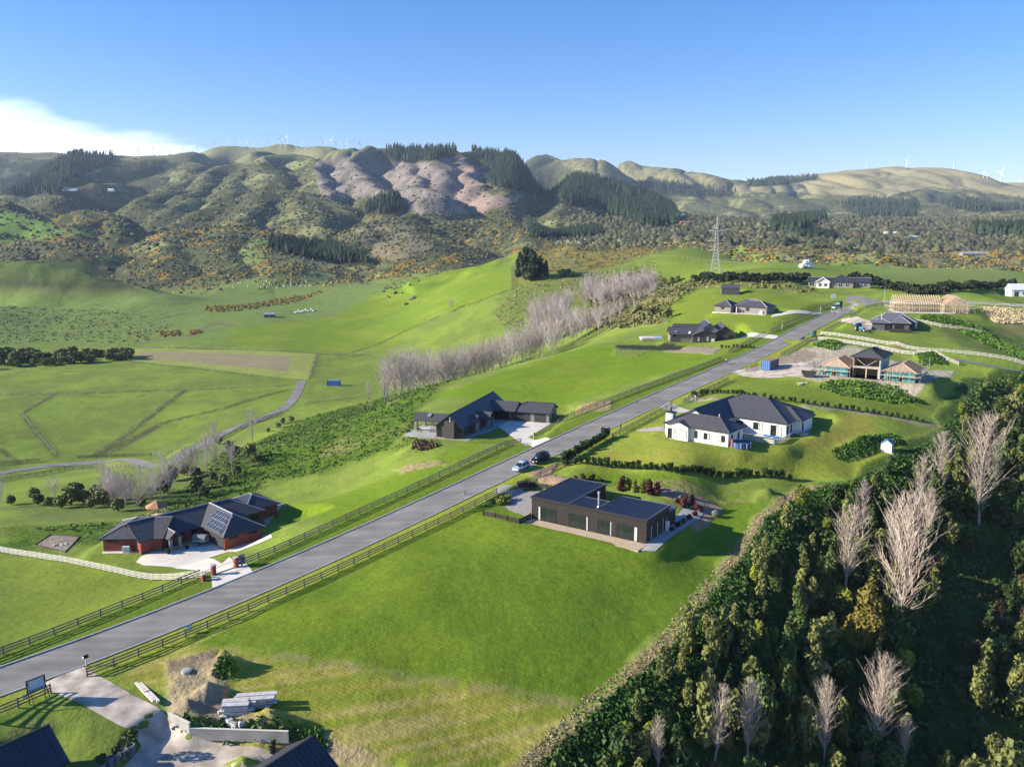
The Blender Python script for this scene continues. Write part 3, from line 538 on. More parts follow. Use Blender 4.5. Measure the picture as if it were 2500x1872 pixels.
soil([(1420, 985), (1500, 975), (1490, 1000), (1400, 1012)], C_DRY); soil([(960, 1145), (1080, 1122), (1095, 1135), (980, 1155)], C_DRY)
soil([(700, 1797), (800, 1790), (900, 1838), (955, 1872), (880, 1872), (760, 1835)], (.36, .28, .175)); soil([(540, 1690), (640, 1760), (760, 1790), (700, 1815), (560, 1770), (420, 1780), (400, 1740)], (.30, .235, .16))
soil([(1290, 1155), (1360, 1130), (1345, 1160), (1400, 1168), (1560, 1190), (1740, 1225), (1770, 1240), (1700, 1300), (1640, 1280), (1690, 1240), (1600, 1205), (1500, 1190), (1400, 1200), (1320, 1180)], (.36, .24, .17), 1, .4, .5)
soil([(85, 1330), (125, 1305), (195, 1310), (160, 1348)], (.33, .28, .22), 1, .3, .3)
soil([(2165, 838), (2200, 832), (2215, 848), (2150, 850)], C_TUSS); soil([(1680, 965), (1740, 970), (1760, 985), (1690, 980)], (.37, .31, .22)); soil([(1960, 985), (2300, 1040), (2290, 1046), (1950, 995)], (.30, .235, .17))
soil([(1420, 1178), (1560, 1178), (1720, 1196), (1850, 1215), (1850, 1222), (1700, 1205), (1400, 1185)], C_TUSS, .8)
soil([(1580, 855), (1560, 870), (1490, 868), (1500, 850)], C_TUSS, .3); soil([(1820, 672), (1960, 690), (1950, 694), (1790, 684)], (.33, .29, .2), .8)
soil([(0, 1800), (60, 1760), (140, 1780), (90, 1830), (0, 1872)], C_TUSS, .55)
TEX = np.maximum(TEX, np.clip(bank * .8 + gul * .9 + tussock * .8 + hill * .55, 0, 1)); ROUGHG = np.clip(bank + gul, 0, 1)
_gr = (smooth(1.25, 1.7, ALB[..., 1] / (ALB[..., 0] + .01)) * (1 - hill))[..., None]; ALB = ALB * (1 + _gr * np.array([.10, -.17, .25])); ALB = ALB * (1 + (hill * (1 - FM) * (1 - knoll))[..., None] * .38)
ALB = np.clip(ALB * (1 + .10 * n4[..., None] + .08 * n2[..., None]), 0.004, .8)
# ------------------------------------------------------------------ the ground sheet
def grid_mesh(name, X, Y, Z):
    na, nr = X.shape; me = bpy.data.meshes.new(name); co = np.stack([X, Y, Z], -1).reshape(-1, 3).astype(np.float32)
    me.vertices.add(len(co)); me.vertices.foreach_set('co', co.ravel()); ii = np.arange(na * nr).reshape(na, nr)
    q = np.stack([ii[:-1, :-1], ii[1:, :-1], ii[1:, 1:], ii[:-1, 1:]], -1).reshape(-1, 4).astype(np.int32)
    me.loops.add(q.size); me.loops.foreach_set('vertex_index', q.ravel()); me.polygons.add(len(q)); me.polygons.foreach_set('loop_start', np.arange(0, q.size, 4, dtype=np.int32))
    me.polygons.foreach_set('use_smooth', np.ones(len(q), bool)); me.update(); return me
def put_colour(me, rgb):
    a = me.color_attributes.new('albedo', 'FLOAT_COLOR', 'POINT'); c = np.ones((len(rgb), 4), np.float32); c[:, :3] = rgb; a.data.foreach_set('color', c.ravel())
def structure(o, kind='structure'): o['kind'] = kind; return o
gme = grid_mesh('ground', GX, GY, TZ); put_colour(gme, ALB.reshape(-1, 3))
for nm, arr in (('tex', TEX), ('stripe', STR)):
    a = gme.attributes.new(nm, 'FLOAT', 'POINT'); a.data.foreach_set('value', arr.ravel().astype(np.float32))
ground = structure(bpy.data.objects.new('ground', gme)); COL.objects.link(ground)
gm = bpy.data.materials.new('ground'); gm.use_nodes = True; t = gm.node_tree; b = t.nodes['Principled BSDF']; b.inputs['Roughness'].default_value = 0.95; b.inputs['Specular IOR Level'].default_value = 0.08
vc = t.nodes.new('ShaderNodeVertexColor'); vc.layer_name = 'albedo'; geo = t.nodes.new('ShaderNodeNewGeometry')
def gn(kind, **kw):
    n = t.nodes.new(kind)
    for k, v in kw.items():
        if k in n.inputs: n.inputs[k].default_value = v
        else: setattr(n, k, v)
    return n
def gl(a, b_): t.links.new(a, b_)
at = gn('ShaderNodeAttribute'); at.attribute_name = 'tex'; ast = gn('ShaderNodeAttribute'); ast.attribute_name = 'stripe'
na_ = gn('ShaderNodeTexNoise', Scale=1.3, Detail=5.0, Roughness=0.65); gl(geo.outputs['Position'], na_.inputs['Vector'])
nb_ = gn('ShaderNodeTexNoise', Scale=0.11, Detail=5.0, Roughness=0.6); gl(geo.outputs['Position'], nb_.inputs['Vector'])
def gmath(op, a, b_=None, clamp=False):
    n = t.nodes.new('ShaderNodeMath'); n.operation = op; n.use_clamp = clamp
    for i, v in enumerate((a, b_)):
        if v is None: continue
        if isinstance(v, (int, float)): n.inputs[i].default_value = v
        else: gl(v, n.inputs[i])
    return n.outputs[0]
# drill lines of the young sward
mpn = gn('ShaderNodeMapping'); mpn.inputs['Rotation'].default_value = (0, 0, R(-62)); gl(geo.outputs['Position'], mpn.inputs[0])
wv = gn('ShaderNodeTexWave', Scale=0.62, Distortion=2.6, Detail=3.0); wv.inputs['Detail Scale'].default_value = 0.6; gl(mpn.outputs[0], wv.inputs['Vector'])
sv = gmath('MULTIPLY', gmath('SUBTRACT', wv.outputs['Fac'], .5), gmath('MULTIPLY', ast.outputs['Fac'], .17))
amp = gmath('ADD', gmath('MULTIPLY', at.outputs['Fac'], .7), .95)
v = gmath('ADD', gmath('MULTIPLY', gmath('SUBTRACT', na_.outputs[0], .5), amp), gmath('MULTIPLY', gmath('SUBTRACT', nb_.outputs[0], .5), .45))
nd_ = gn('ShaderNodeTexNoise', Scale=5.0, Detail=3.0, Roughness=0.7); gl(geo.outputs['Position'], nd_.inputs['Vector']); v = gmath('ADD', v, gmath('MULTIPLY', gmath('SUBTRACT', nd_.outputs[0], .5), .7))
v = gmath('ADD', gmath('ADD', v, sv), 1.0)
vm = gn('ShaderNodeVectorMath'); vm.operation = 'SCALE'; gl(vc.outputs[0], vm.inputs[0]); gl(v, vm.inputs['Scale']); gl(vm.outputs[0], b.inputs['Base Color'])
nc_ = gn('ShaderNodeTexNoise', Scale=0.55, Detail=6.0, Roughness=0.7); gl(geo.outputs['Position'], nc_.inputs['Vector'])
hh = gmath('MULTIPLY', nc_.outputs[0], gmath('ADD', gmath('MULTIPLY', at.outputs['Fac'], 2.2), .26))
bp = gn('ShaderNodeBump', Strength=0.9, Distance=1.0); gl(hh, bp.inputs['Height']); gl(bp.outputs[0], b.inputs['Normal'])
gme.materials.append(gm)
# ------------------------------------------------------------------ mesh and object helpers
class MB:
    """collects faces for ONE mesh object"""
    def __init__(s): s.v = []; s.f = []
    def add(s, vs, fs):
        k = len(s.v); s.v += [tuple(map(float, q)) for q in vs]; s.f += [tuple(k + i for i in f) for f in fs]; return s
    def box(s, x0, x1, y0, y1, z0, z1):
        return s.add([(x0, y0, z0), (x1, y0, z0), (x1, y1, z0), (x0, y1, z0), (x0, y0, z1), (x1, y0, z1), (x1, y1, z1), (x0, y1, z1)], [(0, 3, 2, 1), (4, 5, 6, 7), (0, 1, 5, 4), (1, 2, 6, 5), (2, 3, 7, 6), (3, 0, 4, 7)])
    def bar(s, a, b, w, h=None, up=(0, 0, 1)):
        """box beam from a to b, w wide and h high"""
        h = h or w; a = Vector(a); b = Vector(b); d = (b - a).normalized(); u = Vector(up)
        if abs(d.dot(u)) > .98: u = Vector((1, 0, 0))
        r = d.cross(u).normalized() * (w / 2); t = r.cross(d).normalized() * (h / 2)
        return s.add([a - r - t, a + r - t, a + r + t, a - r + t, b - r - t, b + r - t, b + r + t, b - r + t], [(0, 1, 2, 3), (7, 6, 5, 4), (4, 5, 1, 0), (5, 6, 2, 1), (6, 7, 3, 2), (7, 4, 0, 3)])
    def tube(s, a, b, r0, r1=None, n=6, cap=True):
        r1 = r0 if r1 is None else r1; a = Vector(a); b = Vector(b); d = (b - a).normalized(); u = Vector((0, 0, 1)) if abs(d.z) < .95 else Vector((1, 0, 0))
        x = d.cross(u).normalized(); y = d.cross(x); k = []
        for p, r in ((a, r0), (b, r1)):
            for i in range(n): q = 2 * math.pi * i / n; k.append(p + x * (r * math.cos(q)) + y * (r * math.sin(q)))
        f = [(i, (i + 1) % n, n + (i + 1) % n, n + i) for i in range(n)]
        if cap: f += [tuple(range(n - 1, -1, -1)), tuple(range(n, 2 * n))]
        return s.add(k, f)
    def prism(s, poly, z0, z1):
        n = len(poly); return s.add([(p[0], p[1], z0) for p in poly] + [(p[0], p[1], z1) for p in poly], [tuple(range(n - 1, -1, -1)), tuple(range(n, 2 * n))] + [(i, (i + 1) % n, n + (i + 1) % n, n + i) for i in range(n)])
    def profile(s, prof, x0, x1, axis='x'):
        """extrude a (y, z) profile along x, or an (x, z) profile along y"""
        n = len(prof); g = (lambda t, p: (t, p[0], p[1])) if axis == 'x' else (lambda t, p: (p[0], t, p[1]))
        return s.add([g(x0, p) for p in prof] + [g(x1, p) for p in prof], [tuple(range(n)), tuple(range(2 * n - 1, n - 1, -1))] + [(i, n + i, n + (i + 1) % n, (i + 1) % n) for i in range(n)])
    def slab(s, faces, t=.14):
        """roof planes given by their top corners, closed downwards"""
        for f in faces:
            n = len(f); s.add(list(f) + [(p[0], p[1], p[2] - t) for p in f], [tuple(range(n)), tuple(range(2 * n - 1, n - 1, -1))] + [(i, n + i, n + (i + 1) % n, (i + 1) % n) for i in range(n)])
        return s
    def ball(s, c, r, n=8, m=5, sz=1.0):
        v = []; f = []
        for j in range(m + 1):
            a = math.pi * j / m
            for i in range(n): b_ = 2 * math.pi * i / n; v.append((c[0] + r * math.sin(a) * math.cos(b_), c[1] + r * math.sin(a) * math.sin(b_), c[2] + r * sz * math.cos(a)))
        for j in range(m):
            for i in range(n): f.append((j * n + i, (j + 1) * n + i, (j + 1) * n + (i + 1) % n, j * n + (i + 1) % n))
        return s.add(v, f)
    def lathe(s, prof, n=12, c=(0, 0)):
        v = [(c[0] + r * math.cos(2 * math.pi * i / n), c[1] + r * math.sin(2 * math.pi * i / n), z) for r, z in prof for i in range(n)]
        return s.add(v, [(j * n + i, j * n + (i + 1) % n, (j + 1) * n + (i + 1) % n, (j + 1) * n + i) for j in range(len(prof) - 1) for i in range(n)])
    def mesh(s, name, m=None, smooth=False, fix=True):
        me = bpy.data.meshes.new(name); me.from_pydata(s.v, [], s.f)
        if fix:
            bm = bmesh.new(); bm.from_mesh(me); bmesh.ops.recalc_face_normals(bm, faces=bm.faces); bm.to_mesh(me); bm.free()
        if smooth: me.polygons.foreach_set('use_smooth', [True] * len(me.polygons))
        if m: me.materials.append(m)
        return me
    def build(s, name, m, parent=None, smooth=False): return link(name, s.mesh(name, m, smooth), parent)
def link(name, me, parent=None, loc=None, rot=None, scale=None):
    o = bpy.data.objects.new(name, me); COL.objects.link(o)
    if parent is not None: o.parent = parent
    if loc is not None: o.location = loc
    if rot is not None: o.rotation_euler = rot
    if scale is not None: o.scale = scale
    return o
def tag(o, label, cat, group=None, kind=None):
    if label: o['label'] = label
    if cat: o['category'] = cat
    if group: o['group'] = group
    if kind: o['kind'] = kind
    return o
def thing(name, label, cat, loc=(0, 0, 0), rz=0.0, group=None):
    o = bpy.data.objects.new(name, None); COL.objects.link(o); o.location = loc; o.rotation_euler = (0, 0, rz); o.empty_display_size = .5
    return tag(o, label, cat, group)
def copy_tree(o, loc, rz, sc=None, label=None):
    r = o.copy(); COL.objects.link(r); r.location = loc; r.rotation_euler = (0, 0, rz)
    if sc is not None: r.scale = sc if hasattr(sc, '__len__') else (sc, sc, sc)
    if label: r['label'] = label
    for c in o.children:
        d = c.copy(); COL.objects.link(d); d.parent = r
        for g in c.children: e = g.copy(); COL.objects.link(e); e.parent = d
    return r
def stuff_mesh(name, V, F, m, rgb=None, kind='stuff', label=None, smooth=False):
    """one big mesh from numpy arrays; F is (n,3) or (n,4)"""
    me = bpy.data.meshes.new(name); me.vertices.add(len(V)); me.vertices.foreach_set('co', np.asarray(V, np.float32).ravel()); k = F.shape[1]
    me.loops.add(F.size); me.loops.foreach_set('vertex_index', F.astype(np.int32).ravel()); me.polygons.add(len(F)); me.polygons.foreach_set('loop_start', np.arange(0, F.size, k, dtype=np.int32))
    if smooth: me.polygons.foreach_set('use_smooth', np.ones(len(F), bool))
    me.update()
    if rgb is not None: put_colour(me, rgb)
    me.materials.append(m); o = link(name, me); o['kind'] = kind
    if label: o['label'] = label
    return o

# ------------------------------------------------------------------ common materials
M_ASPH = mat('asphalt', (.195, .182, .165), .9, .06, .25, .2, 14, world=True, col2=(.228, .214, .194)); M_KERB = mat('kerb_concrete', (.42, .41, .39), .85, .1, 2)
M_CONC = mat('concrete', (.64, .59, .50), .85, .05, .35, world=True); M_CONC2 = mat('grey_concrete', (.40, .38, .345), .85, .08, .7, world=True)
M_GRAV = mat('gravel', (.37, .305, .235), .95, .13, .55, .22, 9, world=True, col2=(.55, .47, .375), detail=9); M_GRAV2 = mat('grey_gravel', (.34, .31, .27), .95, .10, 1.5, .2, 9, world=True)
M_TIMB = mat('weathered_rail', (.155, .135, .115), .9, .18, 4, stretch=(1, 1, 6)); M_PALE = mat('pale_timber', (.50, .475, .41), .85, .1, 3); M_PINE = mat('raw_pine', (.62, .42, .27), .8, .12, 3)
M_BLK = mat('black_paint', (.018, .017, .018), .7, .1, 3); M_DK = mat('dark_cladding', (.022, .019, .018), .75, .25, 5, stretch=(9, 9, .3), col2=(.045, .036, .031))
M_ROOF = mat('charcoal_tile', (.068, .068, .076), .65, .14, 2.2, .5, 9, stretch=(1, 1, 3.5)); M_ROOF2 = mat('dark_roof_steel', (.040, .044, .055), .5, .08, .8, spec=.45); M_RIB = mat('ribbed_roof_steel', (.085, .095, .115), .45, .06, .6, spec=.5)
M_RED = mat('red_brick', (.25, .064, .045), .9, .16, 5, .25, 30, stretch=(1, 1, 5)); M_GRYB = mat('grey_brick', (.235, .215, .20), .9, .1, 5, stretch=(1, 1, 4)); M_DKB = mat('dark_brick', (.085, .072, .065), .9, .14, 5, stretch=(1, 1, 4))
M_WHT = mat('white_plaster', (.76, .75, .72), .85, .03, .6); M_STON = mat('schist_stone', (.22, .21, .20), .9, .3, 4); M_GLS = mat('window_glass', (.018, .026, .024), .06, .05, 1, spec=.6); M_FRM = mat('window_frame', (.03, .03, .032), .5, .05, 2)
M_CURT = mat('curtain', (.50, .52, .50), .9, .06, 6, stretch=(8, 8, .2)); M_CAP = mat('ridge_tile', (.30, .30, .315), .6, .06, 2); M_DOOR = mat('garage_door', (.055, .053, .052), .55, .06, 2); M_DECK = mat('deck_timber', (.47, .36, .25), .85, .15, 2, stretch=(.3, 6, 1))
M_STEEL = mat('galvanised_steel', (.48, .50, .52), .45, .08, 3, metal=.5); M_WPNT = mat('white_paint', (.78, .78, .77), .6, .03, 2); M_TYRE = mat('tyre', (.02, .02, .02), .9, .1, 5)

# ------------------------------------------------------------------ road, kerbs, drives
def ribbon(line, offs, lift, z_from=None):
    """a strip along a polyline, with vertices at the given offsets"""
    line = np.asarray(line); d = np.gradient(line[:, :2], axis=0); d /= np.hypot(d[:, 0], d[:, 1])[:, None] + 1e-9; n = np.stack([d[:, 1], -d[:, 0]], 1); m = len(offs)
    v = [(p[0] + q[0] * o, p[1] + q[1] * o, (p[2] if z_from is None else float(z_from(p[0] + q[0] * o, p[1] + q[1] * o))) + (lift[k] if hasattr(lift, '__len__') else lift)) for p, q in zip(line, n) for k, o in enumerate(offs)]
    f = [(i * m + k, i * m + k + 1, (i + 1) * m + k + 1, (i + 1) * m + k) for i in range(len(line) - 1) for k in range(m - 1)]
    return MB().add(v, f)
t_ = M_ASPH.node_tree; b_ = t_.nodes['Principled BSDF']; g_ = t_.nodes.new('ShaderNodeNewGeometry'); m_ = t_.nodes.new('ShaderNodeMapping'); m_.inputs['Rotation'].default_value = (0, 0, -math.atan2(RD[1], RD[0])); m_.inputs['Scale'].default_value = (.035, .75, 1)
n_ = t_.nodes.new('ShaderNodeTexNoise'); n_.inputs['Scale'].default_value = 1.0; n_.inputs['Detail'].default_value = 6; r_ = t_.nodes.new('ShaderNodeMapRange'); r_.inputs['From Min'].default_value = .32; r_.inputs['From Max'].default_value = .68; r_.inputs['To Min'].default_value = .80; r_.inputs['To Max'].default_value = 1.18
v_ = t_.nodes.new('ShaderNodeVectorMath'); v_.operation = 'SCALE'; old = b_.inputs['Base Color'].links[0].from_socket; t_.links.new(g_.outputs['Position'], m_.inputs[0]); t_.links.new(m_.outputs[0], n_.inputs['Vector']); t_.links.new(n_.outputs[0], r_.inputs['Value']); t_.links.new(old, v_.inputs[0]); t_.links.new(r_.outputs[0], v_.inputs['Scale']); t_.links.new(v_.outputs[0], b_.inputs['Base Color'])
structure(ribbon(ROAD, (-RW, -2.2, -1.1, 0, 1.1, 2.2, RW), (.05, .07, .085, .09, .085, .07, .05)).build('road', M_ASPH, smooth=True))
for sg in (-1, 1):
    k = sorted([sg * (RW - .02), sg * (RW + .16)]); o0, o1 = k
    structure(ribbon(ROAD, (o0, o0 + .001, o1 - .001, o1), (-.05, .20 if sg < 0 else .10, .20 if sg < 0 else .10, -.1)).build('kerb', M_KERB))
def drape(pts, name, m, lift=.06, step=2.0, px=True, smooth_ground=0):
    """a sheet laid over the ground inside a plan polygon"""
    p = [ground_at(*q) if px else np.asarray(q) for q in pts]; bm = bmesh.new(); bm.faces.new([bm.verts.new((q[0], q[1], 0)) for q in p])
    a = np.array([q[:2] for q in p])
    for ax in (0, 1):
        for c in np.arange(a[:, ax].min() + step, a[:, ax].max(), step):
            nrm = (1, 0, 0) if ax == 0 else (0, 1, 0); co = (c, 0, 0) if ax == 0 else (0, c, 0)
            bmesh.ops.bisect_plane(bm, geom=bm.verts[:] + bm.edges[:] + bm.faces[:], plane_co=co, plane_no=nrm)
    for v in bm.verts: v.co.z = float(zat(v.co.x, v.co.y)) + lift
    bmesh.ops.triangulate(bm, faces=bm.faces[:]); bmesh.ops.recalc_face_normals(bm, faces=bm.faces)
    me = bpy.data.meshes.new(name); bm.to_mesh(me); bm.free()
    if len(me.polygons) and me.polygons[0].normal.z < 0: me.flip_normals()
    me.materials.append(m); me.polygons.foreach_set('use_smooth', [True] * len(me.polygons)); return structure(link(name, me))
# ------------------------------------------------------------------ driveways, yards, tracks
drape([(513, 1393), (560, 1360), (625, 1405), (519, 1438)], 'driveway', M_CONC, .075, 1.5)
drape([(332, 1372), (345, 1358), (400, 1340), (440, 1330), (470, 1320), (530, 1322), (548, 1345), (565, 1345), (510, 1362), (540, 1375), (575, 1390), (515, 1396), (480, 1393), (420, 1385), (350, 1380)], 'driveway', M_CONC, .065, 1.2)
drape([(553, 1342), (650, 1305), (665, 1312), (575, 1348)], 'footpath', M_CONC, .06, 1.2); drape([(250, 1346), (395, 1346), (395, 1349), (250, 1352)], 'footpath', M_CONC, .06, 1.2); drape([(640, 1268), (668, 1225), (690, 1232), (650, 1285)], 'footpath', M_CONC2, .06, 1.2)
drape([(1216, 1042), (1250, 1024), (1345, 1030), (1345, 1034), (1300, 1062), (1290, 1068), (1300, 1073), (1345, 1072), (1300, 1092), (1262, 1075)], 'driveway', M_CONC, .07, 1.2)
drape([(1150, 1040), (1216, 1008), (1252, 1022), (1215, 1045), (1180, 1060), (1120, 1070)], 'paving', M_CONC2, .05, 1.2)
drape([(1202, 1202), (1222, 1184), (1262, 1188), (1340, 1190), (1365, 1205), (1300, 1222), (1297, 1265), (1240, 1245), (1225, 1215)], 'driveway', M_GRAV2, .05, 1.2)
drape([(1560, 1345), (1580, 1322), (1668, 1240), (1720, 1250), (1700, 1270), (1640, 1310), (1600, 1346)], 'paving', M_CONC2, .05, 1.2)
drape([(1608, 995), (1632, 982), (1660, 993), (1690, 1004), (1672, 1008)], 'driveway', M_CONC2, .07, 1.2); drape([(1552, 1048), (1620, 1040), (1628, 1056), (1560, 1054)], 'footpath', M_GRAV2, .05, 1.5)
drape([(1780, 908), (1830, 898), (1880, 892), (1960, 885), (1990, 900), (1960, 918), (1870, 924), (1812, 918)], 'driveway', M_GRAV, .06, 1.6)
drape([(1885, 769), (1900, 765), (1980, 761), (2008, 764), (2005, 768), (1960, 766), (1910, 770), (1882, 775)], 'driveway', M_CONC, .08, 2.0)
drape([(1775, 820), (1780, 810), (1850, 814), (1900, 820), (1895, 828), (1840, 824)], 'driveway', M_CONC, .08, 2.0); drape([(2045, 785), (2060, 778), (2130, 788), (2125, 806), (2090, 795)], 'driveway', M_GRAV, .07, 2.0)
drape([(1730, 1005), (1735, 1000), (1760, 1005), (1750, 1012)], 'patio', M_CONC2, .05, 1.5)
drape([(163, 1640), (196, 1622), (245, 1652), (330, 1700), (410, 1750), (455, 1790), (560, 1815), (690, 1842), (720, 1880), (700, 1960), (250, 1960), (300, 1872), (345, 1820), (290, 1770), (210, 1725), (130, 1690), (100, 1672)], 'gravel_track', M_GRAV, .05, 1.0)
structure(ribbon(LANE, (-1.7, -.6, .6, 1.7), .07, zat).build('lane', M_ASPH, smooth=True)); structure(ribbon(VROAD, (-2.2, -.8, .8, 2.2), .10, zat).build('valley_road', M_ASPH, smooth=True))
drape([(2075, 722), (2060, 735), (2100, 741), (2150, 733), (2120, 728)], 'side_road', M_ASPH, .10, 3.0)

# ------------------------------------------------------------------ parts of houses
def hip_faces(x0, x1, y0, y1, ze, rise, ends, axis):
    """roof planes over an eave rectangle; ridge along the axis; ends: 'hip' or 'gable' at the low and high end"""
    if axis == 'y':
        fs, rg = hip_faces(y0, y1, x0, x1, ze, rise, ends, 'x'); return [[(b, a, c) for a, b, c in f][::-1] for f in fs], [[(b, a, c) for a, b, c in e] for e in rg]
    h = (y1 - y0) / 2; ym = (y0 + y1) / 2; a = x0 + (h if ends[0] == 'hip' else 0); b = x1 - (h if ends[1] == 'hip' else 0)
    if a > b: a = b = (a + b) / 2
    A, B, C, D_, P, Q = (x0, y0, ze), (x1, y0, ze), (x1, y1, ze), (x0, y1, ze), (a, ym, ze + rise), (b, ym, ze + rise)
    fs = [[A, B, Q, P], [C, D_, P, Q]] if a < b - .01 else [[A, B, P], [C, D_, P]]; rg = [[P, Q]] if a < b - .01 else []
    if ends[0] == 'hip': fs.append([D_, A, P]); rg += [[A, P], [D_, P]]
    if ends[1] == 'hip': fs.append([B, C, Q]); rg += [[B, Q], [C, Q]]
    return fs, rg
def block(par, x0, x1, y0, y1, ze, rise, axis='x', ends=('hip', 'hip'), ov=.5, wall=None, roof=None, cap=M_CAP, z0=-.4, gut=True, walls=True, capr=.10):
    """one wing of a house: walls, roof, ridge caps and gutter; x0..y1 are the eaves"""
    fs, rg = hip_faces(x0, x1, y0, y1, ze, rise, ends, axis)
    if walls:
        w_ = MB(); a, b, c, d = x0 + ov, x1 - ov, y0 + ov, y1 - ov; zt = ze - .06
        lo, hi = (y0, y1) if axis == 'x' else (x0, x1); k = rise / ((hi - lo) / 2); zw = zt + k * ov - .1; za = zt + rise - .12; m_ = (lo + hi) / 2
        if ends == ('hip', 'hip'): w_.box(a, b, c, d, z0, zt + .05)
        elif axis == 'x': w_.profile([(c, z0), (d, z0), (d, zw), (m_, za), (c, zw)], a if ends[0] == 'gable' else a, b if ends[1] == 'gable' else b - 0, 'x') if ends == ('gable', 'gable') else w_.box(a, b, c, d, z0, zt + .05)
        else: w_.profile([(a, z0), (b, z0), (b, zw), (m_, za), (a, zw)], c, d, 'y') if ends == ('gable', 'gable') else w_.box(a, b, c, d, z0, zt + .05)
        if ends != ('hip', 'hip') and ends != ('gable', 'gable'):
            for e, g in enumerate(ends):
                if g == 'gable':
                    if axis == 'x': t = (a, a + .2) if e == 0 else (b - .2, b); w_.profile([(c, zt), (d, zt), (m_, za)], *t, 'x')
                    else: t = (c, c + .2) if e == 0 else (d - .2, d); w_.profile([(a, zt), (b, zt), (m_, za)], *t, 'y')
        w_.build('wall', wall, par)
    MB().slab(fs, .14).build('roof', roof, par)
    if cap and rg:
        m_ = MB()
        for a, b in rg: m_.tube((a[0], a[1], a[2] + .02), (b[0], b[1], b[2] + .02), capr, n=6)
        m_.build('ridge_cap', cap, par)
    if gut:
        m_ = MB(); zz = ze - .08; e = .06
        sides = [((x0, y0), (x1, y0)), ((x1, y0), (x1, y1)), ((x1, y1), (x0, y1)), ((x0, y1), (x0, y0))]
        keep = [True] * 4
        if axis == 'x': keep[3] = ends[0] == 'hip'; keep[1] = ends[1] == 'hip'
        else: keep[0] = ends[0] == 'hip'; keep[2] = ends[1] == 'hip'
        for s_, k_ in zip(sides, keep):
            if k_: MB().bar((*s_[0], zz), (*s_[1], zz), .12, .14).build('gutter', M_FRM, par)
FACE = {'-y': (0, -1), '+y': (0, 1), '-x': (-1, 0), '+x': (1, 0)}
def window(par, face, at_, c, w_, h_, sill, panes=2, frame=M_FRM, glass=M_GLS, curtain=0.0, name='window'):
    """frame proud of the wall with its pane and curtain as sub-parts; at_: the wall's coordinate, c: centre along it"""
    dx, dy = FACE[face]
    def P(u, d, z): return (at_ + dx * d, c + u, z) if dx else (c + u, at_ + dy * d, z)
    def bx(m_, u0, u1, d0, d1, z0, z1):
        a, b = P(u0, d0, z0), P(u1, d1, z1); m_.box(min(a[0], b[0]), max(a[0], b[0]), min(a[1], b[1]), max(a[1], b[1]), z0, z1)
    f = MB(); t = .07; hw = w_ / 2
    bx(f, -hw, hw, -.05, .06, sill, sill + t); bx(f, -hw, hw, -.05, .06, sill + h_ - t, sill + h_); bx(f, -hw, -hw + t, -.05, .06, sill + t, sill + h_ - t); bx(f, hw - t, hw, -.05, .06, sill + t, sill + h_ - t)
    for i in range(1, panes): u = -hw + w_ * i / panes; bx(f, u - .03, u + .03, -.05, .055, sill + t, sill + h_ - t)
    fo = f.build(name, frame, par); g = MB(); bx(g, -hw + t - .01, hw - t + .01, -.04, .025, sill + t - .01, sill + h_ - t + .01); g.build('pane', glass, fo)
    if curtain:
        s_ = -1 if curtain < 0 else 1; k = MB(); u0, u1 = (hw - t - abs(curtain) * w_, hw - t - .01) if s_ > 0 else (-hw + t + .01, -hw + t + abs(curtain) * w_)
        bx(k, u0, u1, .026, .034, sill + t, sill + h_ - t); k.build('curtain', M_CURT, fo)
    return fo
def garage_door(par, face, at_, c, w_, h_, m=M_DOOR, base=0.0):
    dx, dy = FACE[face]; o = MB(); n = 6
    for i in range(n):
        z0, z1 = base + h_ * i / n, base + h_ * (i + 1) / n - .025
        if dx: o.box(at_ - .05, at_ + .05, c - w_ / 2, c + w_ / 2, z0, z1)
        else: o.box(c - w_ / 2, c + w_ / 2, at_ - .05, at_ + .05, z0, z1)
    return o.build('garage_door', m, par)
def house(site, name, label, cat='house'):
    X, Y, Z, h = SITE[site]; return thing(name, label, cat, (X, Y, Z), R(h))
def boxpart(par, name, m, *b):
    o = MB()
    for q in b: o.box(*q)
    return o.build(name, m, par)
def flue(par, x, y, z0, h, r=.10, m=M_STEEL):
    o = MB(); o.tube((x, y, z0), (x, y, z0 + h), r, n=10); o.tube((x, y, z0 + h), (x, y, z0 + h + .22), r * 1.7, r * 1.5, 10); o.tube((x, y, z0 - .1), (x, y, z0 + .15), r * 2.4, r * 1.4, 10); return o.build('flue', m, par)

